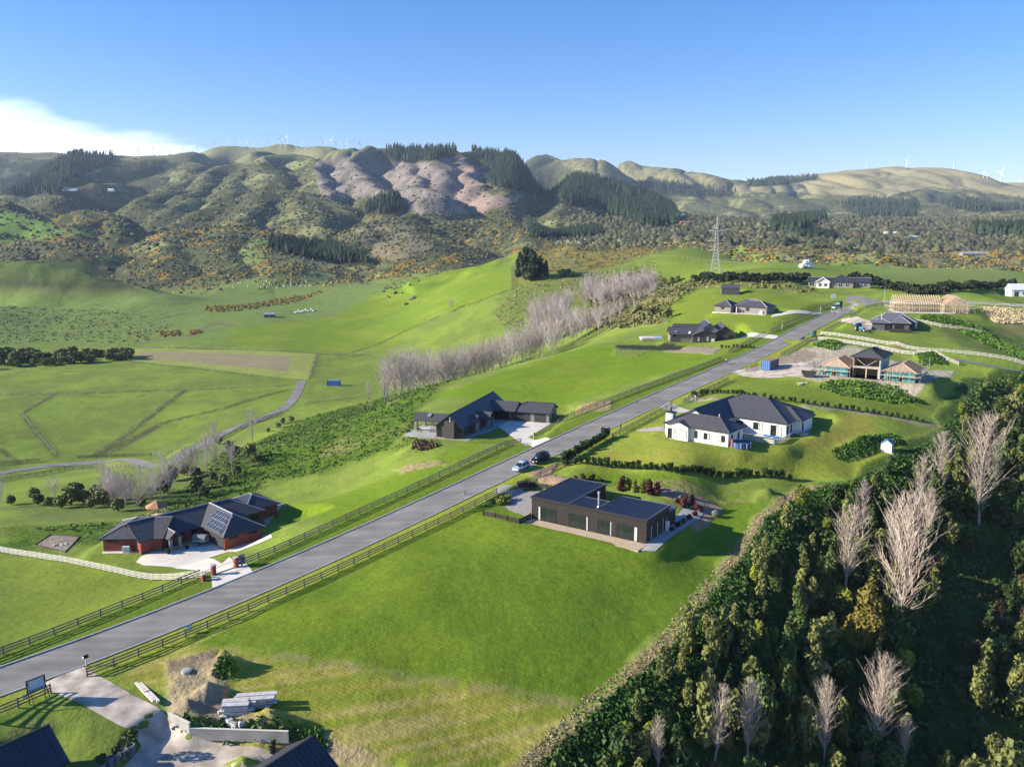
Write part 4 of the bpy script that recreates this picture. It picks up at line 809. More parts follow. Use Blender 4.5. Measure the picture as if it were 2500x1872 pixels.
# ---- black flat-roofed house
h = house('dark', 'black_timber_house', 'black vertical board house with flat ribbed roof, long deck and steel flue')
boxpart(h, 'wall', M_DK, (.15, 7.0, .15, 13.0, -.5, 3.45), (7.0, 12.1, .15, 5.0, -.5, 3.45), (12.1, 20.6, .15, 8.5, -.5, 3.45))
bd = MB()
for i in range(103): bd.box(.1 + i * .2, .1 + i * .2 + .165, .09, .151, -.4, 3.4)
bd.build('board', M_DK, h)['kind'] = 'stuff'
def flat_roof(x0, x1, y0, y1, z):
    o = MB().box(x0, x1, y0, y1, z - .16, z); n = int((x1 - x0 - .5) / .42)
    for i in range(n): a = x0 + .3 + i * (x1 - x0 - .6) / n; o.add([(a, y0 + .25, z), (a + .10, y0 + .25, z), (a + .10, y1 - .2, z), (a, y1 - .2, z), (a + .03, y0 + .25, z + .12), (a + .07, y0 + .25, z + .12), (a + .07, y1 - .2, z + .12), (a + .03, y1 - .2, z + .12)], [(0, 1, 5, 4), (1, 2, 6, 5), (2, 3, 7, 6), (3, 0, 4, 7), (4, 5, 6, 7)])
    r_ = o.build('roof', M_RIB, h); f = MB(); e = .12
    f.box(x0 - .02, x1 + .02, y0 - .04, y0 + e, z - .2, z + .1); f.box(x0 - .04, x0 + e, y0 + e, y1 - e, z - .2, z + .09); f.box(x1 - e, x1 + .04, y0 + e, y1 - e, z - .2, z + .09)
    f.build('fascia', M_FRM, h)
    g = MB(); g.box(x0, x1, y1 - e, y1 + .02, z - .2, z + .03); g.build('gutter', M_CAP, h)
flat_roof(-.05, 7.05, 0, 13.25, 3.72); flat_roof(7.12, 12.0, 0, 5.15, 3.70); flat_roof(12.08, 20.85, 0, 8.75, 3.72)
boxpart(h, 'lean_to_wall', M_DK, (15.4, 20.5, 8.9, 11.6, -.4, 2.6)); boxpart(h, 'lean_to_roof', M_RIB, (15.2, 20.8, 8.8, 11.9, 2.6, 2.72))
for c, w_, pn, cu in ((3.1, 3.5, 3, -.10), (8.9, 3.6, 3, .06), (13.6, 2.5, 3, .06), (17.5, 3.5, 3, .13)): window(h, '-y', .09, c, w_, 2.35, .02, pn, curtain=cu, name='sliding_door')
for y in (2.0, 4.3, 6.4): window(h, '+x', 20.6, y, .45, 2.2, .1, 1, glass=M_CURT)
window(h, '+x', 7.0, 9.5, 1.2, 1.4, .9, 1)
dk = MB()
for i in range(17): dk.box(-.1, 21.0, -3.35 + i * .19, -3.35 + i * .19 + .175, .02 + (i % 3) * .002, .07 + (i % 3) * .002)
dk.build('deck', M_DECK, h)['kind'] = 'stuff'; boxpart(h, 'deck_skirt', M_DECK, (-.05, 20.95, -3.33, -3.25, -1.2, .0), (20.86, 20.95, -3.25, 0, -1.2, .0))
flue(h, 11.7, 1.6, 3.72, 2.3, .13)
boxpart(h, 'hot_water_cylinder', M_WPNT, (20.75, 21.25, 7.0, 7.5, -.1, 1.6)); boxpart(h, 'pipe', M_STEEL, (20.85, 20.92, 7.1, 7.17, 1.6, 2.4))
# black retaining screen beside the gravel yard
def screen(site, pts, z0, z1, label, name='retaining_fence', m=M_DK, rails=4, post=2.2):
    t = thing(name, label, 'fence', (0, 0, 0))
    for (a, b) in zip(pts[:-1], pts[1:]):
        A, B = Vector((*L2W(site, *a), 0)), Vector((*L2W(site, *b), 0)); L_ = (B - A).length; n = max(1, round(L_ / post)); zb = SITE[site][2]
        for i in range(n + 1):
            p = A.lerp(B, i / n); MB().box(-.09, .09, -.09, .09, 0, z1 - z0 + .05).build('post', M_DK, t).location = (p.x, p.y, zb + z0)
        for i in range(n):
            for k in range(rails): q = (k + .5) / rails * (z1 - z0); MB().bar(A.lerp(B, i / n) + Vector((0, 0, zb + z0 + q)), A.lerp(B, (i + 1) / n) + Vector((0, 0, zb + z0 + q)), .05, (z1 - z0) / rails - .05).build('board', m, t)
    return t
screen('dark', [(-7.2, -3.4), (.0, -3.3)], -1.3, .95, 'dark stained board retaining fence holding up the gravel yard'); screen('dark', [(.0, -3.3), (.0, -.05)], -1.0, .9, 'short dark board screen at the end of the timber deck')
_rw = thing('retaining_wall', 'low dark timber retaining wall curving round the gravel yard', 'wall'); _p = [ground_at(*q) for q in ((1262, 1187), (1305, 1187), (1335, 1192), (1365, 1203))]
for a, b in zip(_p[:-1], _p[1:]): MB().bar((a[0], a[1], a[2] + .3), (b[0], b[1], b[2] + .3), .08, .9).build('board', M_DK, _rw)
for a in _p: MB().box(-.1, .1, -.1, .1, -.3, .85).build('post', M_DK, _rw).location = a
screen('dark', [(12.4, 12.6), (15.2, 12.4)], -.2, 1.3, 'short dark board fence behind the black house by the purple shrubs')

# ---- red brick house
h = house('redA', 'red_brick_house', 'red brick house with charcoal tiled hip roofs, solar panels and stone porch')
block(h, 0, 10.6, 0, 9.4, 2.35, 2.15, 'x', ('hip', 'gable'), .5, M_RED, M_ROOF)
for c, w_, hh_, s_ in ((2.1, 1.7, .45, 1.7), (6.6, 1.2, .95, 1.2)): window(h, '-y', .5, c, w_, hh_, s_, 2)
hp = MB().box(3.9, 5.0, -.35, .2, 0, 1.15); hpo = hp.build('heat_pump', M_WPNT, h); MB().tube((4.45, -.37, .6), (4.45, -.352, .6), .38, n=14).build('fan_grille', M_CURT, hpo)
# the long wing turns away at 43 degrees
RB_O = thing('red_brick_house', None, None); bpy.data.objects.remove(RB_O)
def sub(parent, site_from, site_to):
    """an Empty inside a house for a wing set at another angle"""
    a, b = SITE[site_from], SITE[site_to]; dx, dy = b[0] - a[0], b[1] - a[1]; c, s = math.cos(-R(a[3])), math.sin(-R(a[3]))
    return (dx * c - dy * s, dx * s + dy * c, b[2] - a[2]), R(b[3] - a[3])
_mark = set(o.name for o in COL.objects)
h2 = bpy.data.objects.new('wing', None); COL.objects.link(h2)
block(h2, -2.5, 20.4, 0, 9.2, 2.35, 2.2, 'x', ('gable', 'hip'), .5, M_RED, M_ROOF)
block(h2, 17.0, 24.6, 1.6, 10.2, 2.35, 1.7, 'y', ('hip', 'hip'), .5, M_RED, M_ROOF2)
block(h2, 8.15, 16.0, -7.95, 4.6, 2.35, 2.35, 'y', ('hip', 'gable'), .5, M_RED, M_ROOF, capr=.13)
block(h2, 1.5, 4.0, -2.2, 2.5, 2.35, .95, 'y', ('gable', 'gable'), .3, M_DKB, M_ROOF, walls=False)
boxpart(h2, 'porch_pier', M_STON, (1.75, 2.25, -2.0, -1.5, -.2, 2.3)); boxpart(h2, 'porch_pier', M_STON, (3.3, 3.8, -2.0, -1.5, -.2, 2.3)); boxpart(h2, 'front_door', M_BLK, (2.3, 3.3, .40, .52, 0, 2.15))
window(h2, '-y', .5, 5.1, .8, 1.4, .7, 1); window(h2, '-y', .5, 7.1, 1.1, 1.0, 1.1, 2)
garage_door(h2, '-x', 8.65, -4.7, 4.9, 2.15)
for c in (10.3, 13.8): window(h2, '-y', -7.45, c, 1.9, .5, 1.55, 2)
window(h2, '-y', .5, 18.6, 1.6, 1.2, .9, 2); boxpart(h2, 'heat_pump', M_WPNT, (17.0, 18.0, -.4, .1, 0, .9))
# solar panels lie on the garage roof's left slope
sp = MB(); k = 2.35 / 3.925
def onl(u, v): return (8.15 + u, v, 2.35 + k * u + .14)
M_PV = mat('solar_cell', (.012, .014, .022), .25, .1, 3, spec=.6); M_PVF = mat('solar_frame', (.55, .56, .58), .4, .05, 2, metal=.6)
for r_, (u0, v0, n) in enumerate(((.35, -6.2, 5), (1.95, -5.0, 5))):
    for i in range(n):
        v = v0 + i * 1.06; pn = MB().slab([[onl(u0, v), onl(u0, v + 1.0), onl(u0 + 1.5, v + 1.0), onl(u0 + 1.5, v)]], .04).build('solar_panel', M_PV, h2)
        f = MB()
        for a, b in ((onl(u0, v), onl(u0, v + 1)), (onl(u0, v + 1), onl(u0 + 1.5, v + 1)), (onl(u0 + 1.5, v + 1), onl(u0 + 1.5, v)), (onl(u0 + 1.5, v), onl(u0, v)), (onl(u0 + .75, v), onl(u0 + .75, v + 1)), (onl(u0, v + .5), onl(u0 + 1.5, v + .5))): f.bar((a[0], a[1], a[2] + .02), (b[0], b[1], b[2] + .02), .05, .03)
        f.build('frame', M_PVF, pn)
loc, rz = sub(h, 'redA', 'redB')
Mw = Matrix.Translation(loc) @ Matrix.Rotation(rz, 4, 'Z')
for o in list(h2.children): o.parent = h; o.matrix_parent_inverse = Matrix.Identity(4); o.matrix_basis = Mw @ o.matrix_basis
bpy.data.objects.remove(h2)
# ---- gazebo behind it
g0 = ground_at(385, 1262); gz = thing('gazebo', 'round cedar gazebo with shingled peaked roof behind the brick house', 'gazebo', (g0[0], g0[1], g0[2]))
for i in range(6):
    a = math.pi / 3 * i; MB().box(-.07, .07, -.07, .07, 0, 2.5).build('post', M_PINE, gz).location = (1.9 * math.cos(a), 1.9 * math.sin(a), 0)
    p0 = (2.4 * math.cos(a), 2.4 * math.sin(a), 2.35); p1 = (2.4 * math.cos(a + math.pi / 3), 2.4 * math.sin(a + math.pi / 3), 2.35); MB().slab([[p0, p1, (0, 0, 3.6)]], .06).build('roof_panel', mat('cedar_shingle', (.42, .215, .11), .85, .2, 5), gz)
    MB().bar((1.9 * math.cos(a), 1.9 * math.sin(a), .9), (1.9 * math.cos(a + math.pi / 3), 1.9 * math.sin(a + math.pi / 3), .9), .05, .1).build('rail', M_PINE, gz)
MB().lathe([(0, .25), (2.1, .25), (2.1, -.6)], 6).build('floor', M_PINE, gz); MB().ball((0, 0, 3.65), .12).build('finial', M_PINE, gz)

# ---- dark gabled house in the middle
h = house('ctr', 'dark_brick_house', 'dark brick house with long steep gable, tall chimney and triple garage')
block(h, -1.4, 28.9, -1.2, 5.9, 2.45, 2.75, 'x', ('gable', 'gable'), .45, M_DKB, M_ROOF2, cap=M_FRM)
block(h, 19.6, 27.6, -15.2, -4.4, 2.45, 1.75, 'y', ('gable', 'hip'), .45, M_GRYB, M_ROOF, cap=M_FRM)
block(h, 19.2, 26.6, -6.5, 2.3, 2.5, 1.75, 'y', ('gable', 'gable'), .45, M_DKB, M_ROOF, cap=None, walls=False)
block(h, 3.9, 9.4, -1.9, 2.4, 2.42, 1.5, 'y', ('gable', 'gable'), .4, M_DKB, M_ROOF, cap=None); block(h, 9.6, 13.4, -3.4, 2.4, 2.42, 1.4, 'y', ('gable', 'gable'), .4, M_DKB, M_ROOF, cap=None, walls=False)
block(h, 3.4, 9.2, 4.6, 13.0, 2.45, 1.3, 'y', ('gable', 'gable'), .3, M_DKB, M_ROOF, cap=None, walls=False)
boxpart(h, 'chimney', M_DKB, (-1.75, -.6, .9, 3.1, -.4, 3.9)); flue(h, -1.1, 2.0, 3.9, .7, .12)
for x in (3.8, 8.7): boxpart(h, 'porch_pier', M_GRYB, (x - .3, x + .3, 12.2, 12.8, -.4, 2.4)); 
boxpart(h, 'porch_pier', M_STON, (10.0, 10.5, -3.2, -2.7, -.4, 2.4)); boxpart(h, 'porch_pier', M_STON, (12.6, 13.1, -3.2, -2.7, -.4, 2.4))
boxpart(h, 'entry_wall', M_BLK, (9.9, 13.2, -1.0, -.70, -.2, 2.4)); boxpart(h, 'link_wall', M_BLK, (20.2, 26.0, -4.8, -.8, -.2, 2.4))
for y in (-.2, 4.7): window(h, '-x', -.95, y, 1.0, 1.9, .3, 1)
for x in (5.6, 6.4, 7.2): window(h, '-y', -1.5, x + .3, .55, 2.0, .2, 1, glass=M_CURT)
for y in (-1.4, -2.5, -3.6): window(h, '-x', 20.2, y, .9, 2.1, .1, 1)
window(h, '-y', -.75, 1.2, 1.2, 1.6, .6, 2); window(h, '-y', -.75, 2.9, .9, 1.6, .6, 1)
garage_door(h, '-x', 20.05, -7.6, 4.9, 2.15); garage_door(h, '-x', 20.05, -12.5, 2.9, 2.15); window(h, '-y', -14.75, 23.5, 1.0, 2.0, .1, 1)
sk = MB().slab([[(4.6, 9.2, 3.25), (4.6, 10.1, 3.25), (5.7, 10.1, 3.75), (5.7, 9.2, 3.75)]], .08).build('skylight', mat('skylight_glass', (.20, .26, .26), .15, .1, 2), h)
boxpart(h, 'verandah_floor', M_CONC2, (-1.2, 9.3, 6.0, 13.2, -.4, .06)); boxpart(h, 'terrace', M_GRAV2, (-2.6, 3, -2.6, 9.0, -.5, .03))
# ---- white plastered house
h = house('wht', 'white_plaster_house', 'white plastered house with dark tiled hip roofs and square chimney')
block(h, 0, 14.3, 0, 7.7, 2.95, 1.85, 'x', ('hip', 'hip'), .5, M_WHT, M_ROOF, cap=M_ROOF2); block(h, 1.2, 6.0, -.75, 3, 2.93, .9, 'y', ('gable', 'gable'), .3, M_WHT, M_ROOF, cap=None)
block(h, -.6, 8.6, 5.0, 24, 3.0, 2.5, 'y', ('gable', 'gable'), .5, M_WHT, M_ROOF, cap=M_ROOF2); block(h, -.8, 20.0, 14.5, 29.6, 3.0, 3.3, 'x', ('hip', 'hip'), .5, M_WHT, M_ROOF, cap=M_ROOF2)
block(h, 14.5, 21.2, 19.0, 27.0, 2.98, 1.7, 'x', ('gable', 'hip'), .5, M_WHT, M_ROOF, cap=M_ROOF2)
boxpart(h, 'chimney', M_WHT, (-.95, .55, 2.6, 4.3, -.4, 4.5)); boxpart(h, 'chimney_cap', M_FRM, (-1.05, .65, 2.5, 4.4, 4.5, 4.62)); boxpart(h, 'flue', M_BLK, (-.35, -.05, 3.3, 3.6, 4.62, 5.6))
window(h, '-y', -.45, 2.0, 1.5, 2.1, .1, 2, curtain=.3); window(h, '-y', -.45, 4.3, 2.4, 1.7, .5, 1, glass=M_CURT)
for c, w_, hh_, s_, cu in ((7.0, .7, 1.5, .7, 0), (9.3, 1.3, 1.3, .8, .3), (12.5, 1.3, 1.3, .8, -.35)): window(h, '-y', .5, c, w_, hh_, s_, 2 if w_ > 1 else 1, curtain=cu)
for c in (2.2, 5.2): window(h, '+x', 13.8, c, .8, 1.5, .7, 1)
window(h, '-y', 15.0, 13.6, 2.0, 1.5, .8, 3, curtain=.4); window(h, '-y', 15.0, 17.5, 2.4, 2.2, .05, 3, curtain=.45); window(h, '-y', 15.0, 9.6, 1.6, 2.1, .05, 2)
for c in (16.0, 17.8): window(h, '+x', 19.5, c, .8, 1.7, .6, 1)
window(h, '+x', 20.7, 21.0, .8, 1.7, .6, 1); boxpart(h, 'patio', M_CONC, (10, 20, 12.6, 14.9, -.3, .05)); flue(h, 9.0, 6.5, 4.0, .6, .07, M_WPNT)
# ------------------------------------------------------------------ the houses further up the road
h = house('multi', 'grey_brick_house', 'grey brick house with several crossing charcoal gables and satellite dish')
block(h, -.8, 8.0, -.6, 9, 2.45, 1.9, 'y', ('gable', 'gable'), .45, M_DKB, M_ROOF, cap=M_ROOF2); block(h, -8.2, 3.5, 2.0, 11.0, 2.45, 2.1, 'x', ('gable', 'hip'), .45, M_GRYB, M_ROOF, cap=M_ROOF2)
block(h, 1.0, 10.5, 3.5, 17.5, 2.7, 3.5, 'y', ('gable', 'gable'), .45, M_GRYB, M_ROOF2, cap=M_CAP); block(h, -6.0, 4.0, 9.0, 17, 2.6, 2.3, 'x', ('gable', 'gable'), .45, M_GRYB, M_ROOF, cap=M_ROOF2); block(h, 7.0, 14.8, 3.0, 17.0, 2.7, 2.7, 'y', ('gable', 'gable'), .45, M_DKB, M_ROOF, cap=M_ROOF2)
for c in (1.6, 4.6): window(h, '-y', -.15, c, .9, 1.7, .4, 1, glass=M_CURT)
window(h, '-y', 2.45, -6.2, 1.4, .9, 1.3, 2); window(h, '-y', 3.45, 12.8, 1.6, 2.0, .2, 2); boxpart(h, 'heat_pump', M_WPNT, (6.0, 6.9, -.6, -.2, -.1, 1.4)); boxpart(h, 'garage_screen', M_DKB, (-7.6, -4.2, .6, .9, -.3, 1.7))
ds = MB().lathe([(0, -.05), (.28, .03), (.42, .16)], 12); dso = ds.build('satellite_dish', M_WPNT, h); dso.location = (-1.2, 2.3, 3.1); dso.rotation_euler = (R(70), 0, R(-30)); boxpart(h, 'skylight', M_CURT, (-6.0, -5.0, 3.2, 4.3, 3.25, 3.4))
h = house('hip', 'grey_hip_roof_house', 'pale grey brick house with low charcoal hip roofs and white ridge tiles')
block(h, -3.0, 10.5, -.3, 9.0, 2.6, 2.1, 'x', ('hip', 'hip'), .5, M_GRYB, M_ROOF, cap=M_CAP, capr=.16); block(h, -10.2, -2.6, -3.2, 6.0, 2.6, 2.0, 'y', ('hip', 'hip'), .5, M_GRYB, M_ROOF, cap=M_CAP); block(h, -6, 6, 6, 14, 2.6, 2.2, 'x', ('hip', 'hip'), .5, M_GRYB, M_ROOF, cap=M_CAP)
boxpart(h, 'porch_post', M_WPNT, (-1.2, -1.0, -1.9, -1.7, -.2, 2.4)); boxpart(h, 'heat_pump', M_WPNT, (7.6, 8.6, -.3, .2, 0, 1.2)); window(h, '-y', .2, 2.5, 1.4, 1.2, .9, 2); window(h, '-y', -2.7, -6.4, 1.4, .8, 1.3, 2); window(h, '+x', 10.0, 4, 1.6, .5, 1.6, 2); boxpart(h, 'plinth', M_CONC, (-10.4, 10.4, -3.3, 0, -.4, .02))
h = house('shed', 'dark_steel_shed', 'plain dark grey steel shed with shallow gable alone on the lawn', 'shed')
block(h, -.2, 7.9, -.2, 6.6, 2.95, 1.25, 'x', ('gable', 'gable'), .12, mat('shed_steel', (.075, .072, .078), .6, .05, 1), mat('shed_roof', (.085, .085, .10), .5, .05, 1), cap=M_FRM); garage_door(h, '+x', 7.8, 3.2, 3.2, 2.6, mat('shed_door', (.07, .09, .09), .5, .05, 2)); boxpart(h, 'downpipe', M_WPNT, (-.16, -.04, -.16, -.04, -.1, 2.9))
h = house('far', 'far_gable_house', 'grey and white house with black roofs and white barge boards on the crest')
block(h, 0, 27, 0, 8, 2.6, 1.9, 'x', ('gable', 'gable'), .5, M_GRYB, M_ROOF2, cap=M_CAP); block(h, 9, 20, -1.6, 9.5, 2.7, 3.0, 'x', ('hip', 'hip'), .5, M_GRYB, M_ROOF2, cap=M_FRM); block(h, 3.6, 10.0, -2.6, 5, 2.6, 2.0, 'y', ('gable', 'gable'), .5, M_WHT, M_ROOF2, cap=M_WPNT, capr=.16)
for a, b in (((3.6, -2.65, 2.6), (6.8, -2.65, 4.6)), ((10.0, -2.65, 2.6), (6.8, -2.65, 4.6))): MB().bar(a, b, .12, .32).build('barge_board', M_WPNT, h)
for c, y, w_ in ((2.0, .5, 2.2), (5.6, -2.1, 1.4), (8.0, -2.1, 1.4), (11.5, -1.1, 1.4), (14.2, -1.1, 1.8), (17.0, -1.1, 1.6), (21.5, .5, 1.4), (24.6, .5, 1.3)): window(h, '-y', y, c, w_, 1.6, .5, 2, frame=M_WPNT)
h = house('tract', 'grey_timber_house', 'slate grey timber house with stepped steel roofs and dark deck')
M_SLT = mat('slate_cladding', (.085, .092, .10), .8, .1, 3, stretch=(6, 6, .3)); M_SLR = mat('slate_roof', (.115, .12, .14), .5, .06, 1)
block(h, -.5, 13.2, 3.2, 12.5, 2.7, 2.6, 'x', ('hip', 'hip'), .5, M_SLT, M_SLR, cap=M_CAP); block(h, 5.4, 11.5, -.8, 8.5, 2.65, 2.0, 'y', ('hip', 'gable'), .5, M_SLT, M_SLR, cap=M_CAP); block(h, -.6, 5.8, -.5, 5.4, 2.5, 1.2, 'x', ('hip', 'hip'), .5, M_SLT, M_SLR, cap=M_CAP)
window(h, '-y', 0, 4.4, 1.4, 2.0, .1, 2); window(h, '-y', -.3, 8.0, 2.8, 2.0, .1, 3); boxpart(h, 'deck', M_DK, (5.2, 11.6, -2.6, -.4, -.9, .1)); boxpart(h, 'deck_rail', M_DK, (5.2, 11.6, -2.65, -2.55, .2, 1.0)); boxpart(h, 'water_tank', M_WPNT, (12.6, 13.6, 8.5, 9.5, 0, 2.3)); flue(h, 2.6, 1.8, 3.2, 1.6, .08, M_WPNT); boxpart(h, 'base', M_CONC2, (0, 5.3, -.05, .3, -.7, .05))
h = house('white_barn', 'white_barn', 'white gabled barn with dark roller doors at the road fence', 'barn')
block(h, 0, 16, 0, 9, 3.3, 3.0, 'x', ('gable', 'gable'), .3, M_WPNT, mat('pale_roof', (.62, .64, .68), .5, .03, 1), cap=None); garage_door(h, '-y', .3, 2.6, 2.0, 2.4, M_DOOR); window(h, '-y', .3, 8.5, 6.0, 1.0, 1.2, 3); window(h, '-x', .3, 4.5, 1.0, 1.2, 1.0, 1)
for site, nm, lb, y0, y1, x0, x1 in (('bl', 'black_steel_house', 'black ribbed steel gable roof beside the gravel drive and planters', -3.6, 3.3, -13, 4.3), ('bm', 'black_steel_shed', 'black ribbed steel gable roof below the clay cut bank', -4.1, 3.4, -.3, 13)):
    h = house(site, nm, lb, 'house'); ym = (y0 + y1) / 2
    block(h, x0, x1, y0, y1, 2.6, 2.4, 'x', ('gable', 'gable'), .35, M_BLK, M_ROOF2, cap=M_FRM, capr=.12)
    rb = MB(); n = int((x1 - x0) / .5)
    for i in range(n):
        a = x0 + .2 + i * (x1 - x0 - .4) / n
        for ye in (y0, y1): rb.bar((a, ye, 2.64), (a, ym + (.08 if ye > ym else -.08), 5.0), .06, .07)
    o = rb.build('roof_rib', M_ROOF2, h); o['kind'] = 'stuff'
    if site == 'bl': MB().tube((-2.2, -1.6, 3.3), (-2.2, -1.6, 4.5), .08, n=8).build('vent_pipe', M_STEEL, h); MB().box(-2.5, -1.9, -1.95, -1.3, 3.55, 3.85).build('pipe_flashing', M_STEEL, h)
# ---- timber-framed house going up, and scaffold
def scaffold(name, label, pts, h_, z, lifts=(2.0,), planks=True, step=2.4):
    t = thing(name, label, 'scaffold')
    for a, b in zip(pts[:-1], pts[1:]):
        A, B = Vector((a[0], a[1], 0)), Vector((b[0], b[1], 0)); n = max(1, round((B - A).length / step))
        for i in range(n + 1):
            p = A.lerp(B, i / n); MB().tube((p.x, p.y, z - .6), (p.x, p.y, z + h_), .045, n=5).build('standard', M_STEEL, t)
        for L_ in list(lifts) + [l + 1.0 for l in lifts]: MB().tube((A.x, A.y, z + L_), (B.x, B.y, z + L_), .04, n=5).build('ledger', M_STEEL, t)
        if planks:
            for L_ in lifts: MB().bar((A.x, A.y, z + L_ - .05), (B.x, B.y, z + L_ - .05), .55, .05).build('plank', M_PINE, t)
        MB().tube((A.x, A.y, z), (A.x + (B.x - A.x) / n, A.y + (B.y - A.y) / n, z + lifts[0]), .035, n=5).build('brace', M_STEEL, t)
    return t
def frame_wall(t, a, b, z0, z1, step=.6, m=M_PINE, w_=.09):
    A, B = Vector((a[0], a[1], 0)), Vector((b[0], b[1], 0)); n = max(1, round((B - A).length / step))
    for i in range(n + 1): p = A.lerp(B, i / n); MB().box(-w_ / 2, w_ / 2, -w_ / 2, w_ / 2, 0, z1 - z0).build('stud', m, t).location = (p.x, p.y, z0)
    for z in (z0, (z0 + z1) / 2, z1): MB().bar((A.x, A.y, z), (B.x, B.y, z), .1, .09).build('plate', m, t)
def truss(t, a, b, z, rise, m=M_PINE, w_=.09):
    A, B = Vector((*a, z)), Vector((*b, z)); c = (A + B) / 2; p = c + Vector((0, 0, rise)); o = MB(); A2 = A + (A - c) * .12 - Vector((0, 0, rise * .12)); B2 = B + (B - c) * .12 - Vector((0, 0, rise * .12))
    o.bar(A2, p, w_, .16); o.bar(B2, p, w_, .16); o.bar(A, B, w_, .14); o.bar(A.lerp(B, .33), A.lerp(p, .55), w_, .1); o.bar(A.lerp(B, .67), B.lerp(p, .55), w_, .1); o.bar(c, p, w_, .1); return o.build('truss', m, t)
h = house('framed', 'timber_frame_house', 'unfinished house of raw pine studs and roof trusses on a pale slab', 'house'); M_FRAME = mat('framing_pine', (.66, .49, .36), .8, .12, 3)
boxpart(h, 'slab', M_CONC, (-.3, 18.4, -4.5, 8.4, -.6, .05)); boxpart(h, 'floor_wrap', mat('pink_wrap', (.45, .30, .26), .8, .1, 1), (.1, 17.9, .2, 8, .05, .09))
for a, b in (((0, 0), (15.3, 0)), ((0, 8), (15.3, 8)), ((0, 0), (0, 8)), ((5, 0), (5, 8)), ((10, 0), (10, 8)), ((15.3, -4), (15.3, 8)), ((0, 4), (15.3, 4))): frame_wall(h, a, b, .05, 3.0, .75, M_FRAME)
for i in range(20): truss(h, (.1 + i * .8, 0), (.1 + i * .8, 8), 3.05, 2.9, M_FRAME)
for a, b in (((15.4, -4.2), (23.4, -4.2)), ((23.4, -4.2), (23.4, 8)), ((19.4, -4.2), (19.4, 8))): frame_wall(h, a, b, .05, 3.0, .75, M_FRAME)
for i in range(13): truss(h, (15.4, -4.2 + i), (23.4, -4.2 + i), 3.05, 3.0, M_FRAME)
for k in range(6): f = k / 6; MB().bar((15.5 + 3.8 * f, -4.4, 3.15 + 2.9 * f), (15.5 + 3.8 * f, 8, 3.15 + 2.9 * f), .5, .04).build('purlin', M_PINE, h)
_w = lambda s, *q: [L2W(s, *p) for p in q]
scaffold('scaffold', 'steel scaffold along the front of the pine-framed house', _w('framed', (-1.4, 9), (-1.4, -1.3), (15, -1.3)), 3.6, SITE['framed'][2], (1.9,)); scaffold('scaffold', 'steel scaffold round the gable end of the pine-framed house', _w('framed', (14.6, -5.6), (25, -5.6), (25.2, 8)), 4.6, SITE['framed'][2], (2.0,))
# ---- half-built house with a two-storey middle
h = house('cons', 'half_built_house', 'half-built house with tiled two-storey middle and teal wrapped wings', 'house'); M_WRAP = mat('teal_wrap', (.03, .17, .17), .6, .12, 1.5, col2=(.09, .30, .29))
boxpart(h, 'slab', M_CONC2, (-.3, 23.2, -.3, 13, -.6, .0))
block(h, 7.2, 15.2, .6, 12.6, 5.3, 1.9, 'y', ('hip', 'hip'), .6, M_DKB, M_ROOF, cap=M_FRM, walls=False)
boxpart(h, 'wall', mat('plywood', (.30, .23, .15), .85, .15, 2), (7.9, 8.2, 1.2, 12, 0, 5.2), (7.9, 14.5, 11.7, 12, 0, 5.2), (8.2, 14.2, 6.0, 6.2, 0, 5.2)); boxpart(h, 'wrapped_wall', mat('pale_wrap', (.30, .42, .40), .7, .1, 2), (14.2, 14.5, 1.2, 12, 0, 5.2)); boxpart(h, 'floor_beam', mat('site_beam', (.36, .33, .30), .8, .1, 2), (8.2, 14.2, 1.2, 1.6, 2.4, 2.9)); boxpart(h, 'upper_floor', M_PINE, (8.2, 14.2, 1.6, 6, 2.5, 2.7))
for x in (8.0, 11.2, 14.1): MB().box(-.12, .12, -.12, .12, 0, 2.4).build('post', M_PINE, h).location = (x, 1.4, 0)
MB().bar((8.4, 1.3, 5.0), (11.0, 1.3, 3.1), .1, .14).build('brace', M_CAP, h); MB().bar((14.0, 1.3, 5.0), (11.2, 1.3, 3.1), .1, .14).build('brace', M_CAP, h)
pv = MB()
for i in range(9):
    a = 11.35 + .1; pv.bar((15.1, 1.8 + i * 1.15, 5.42), (11.4, 1.8 + i * 1.15 + (0 if 3 < i < 7 else (2.6 - i if i < 3 else 5.6 - i) * .2), 7.15), .06, .08)
pv.build('batten', M_FRM, h)['kind'] = 'stuff'
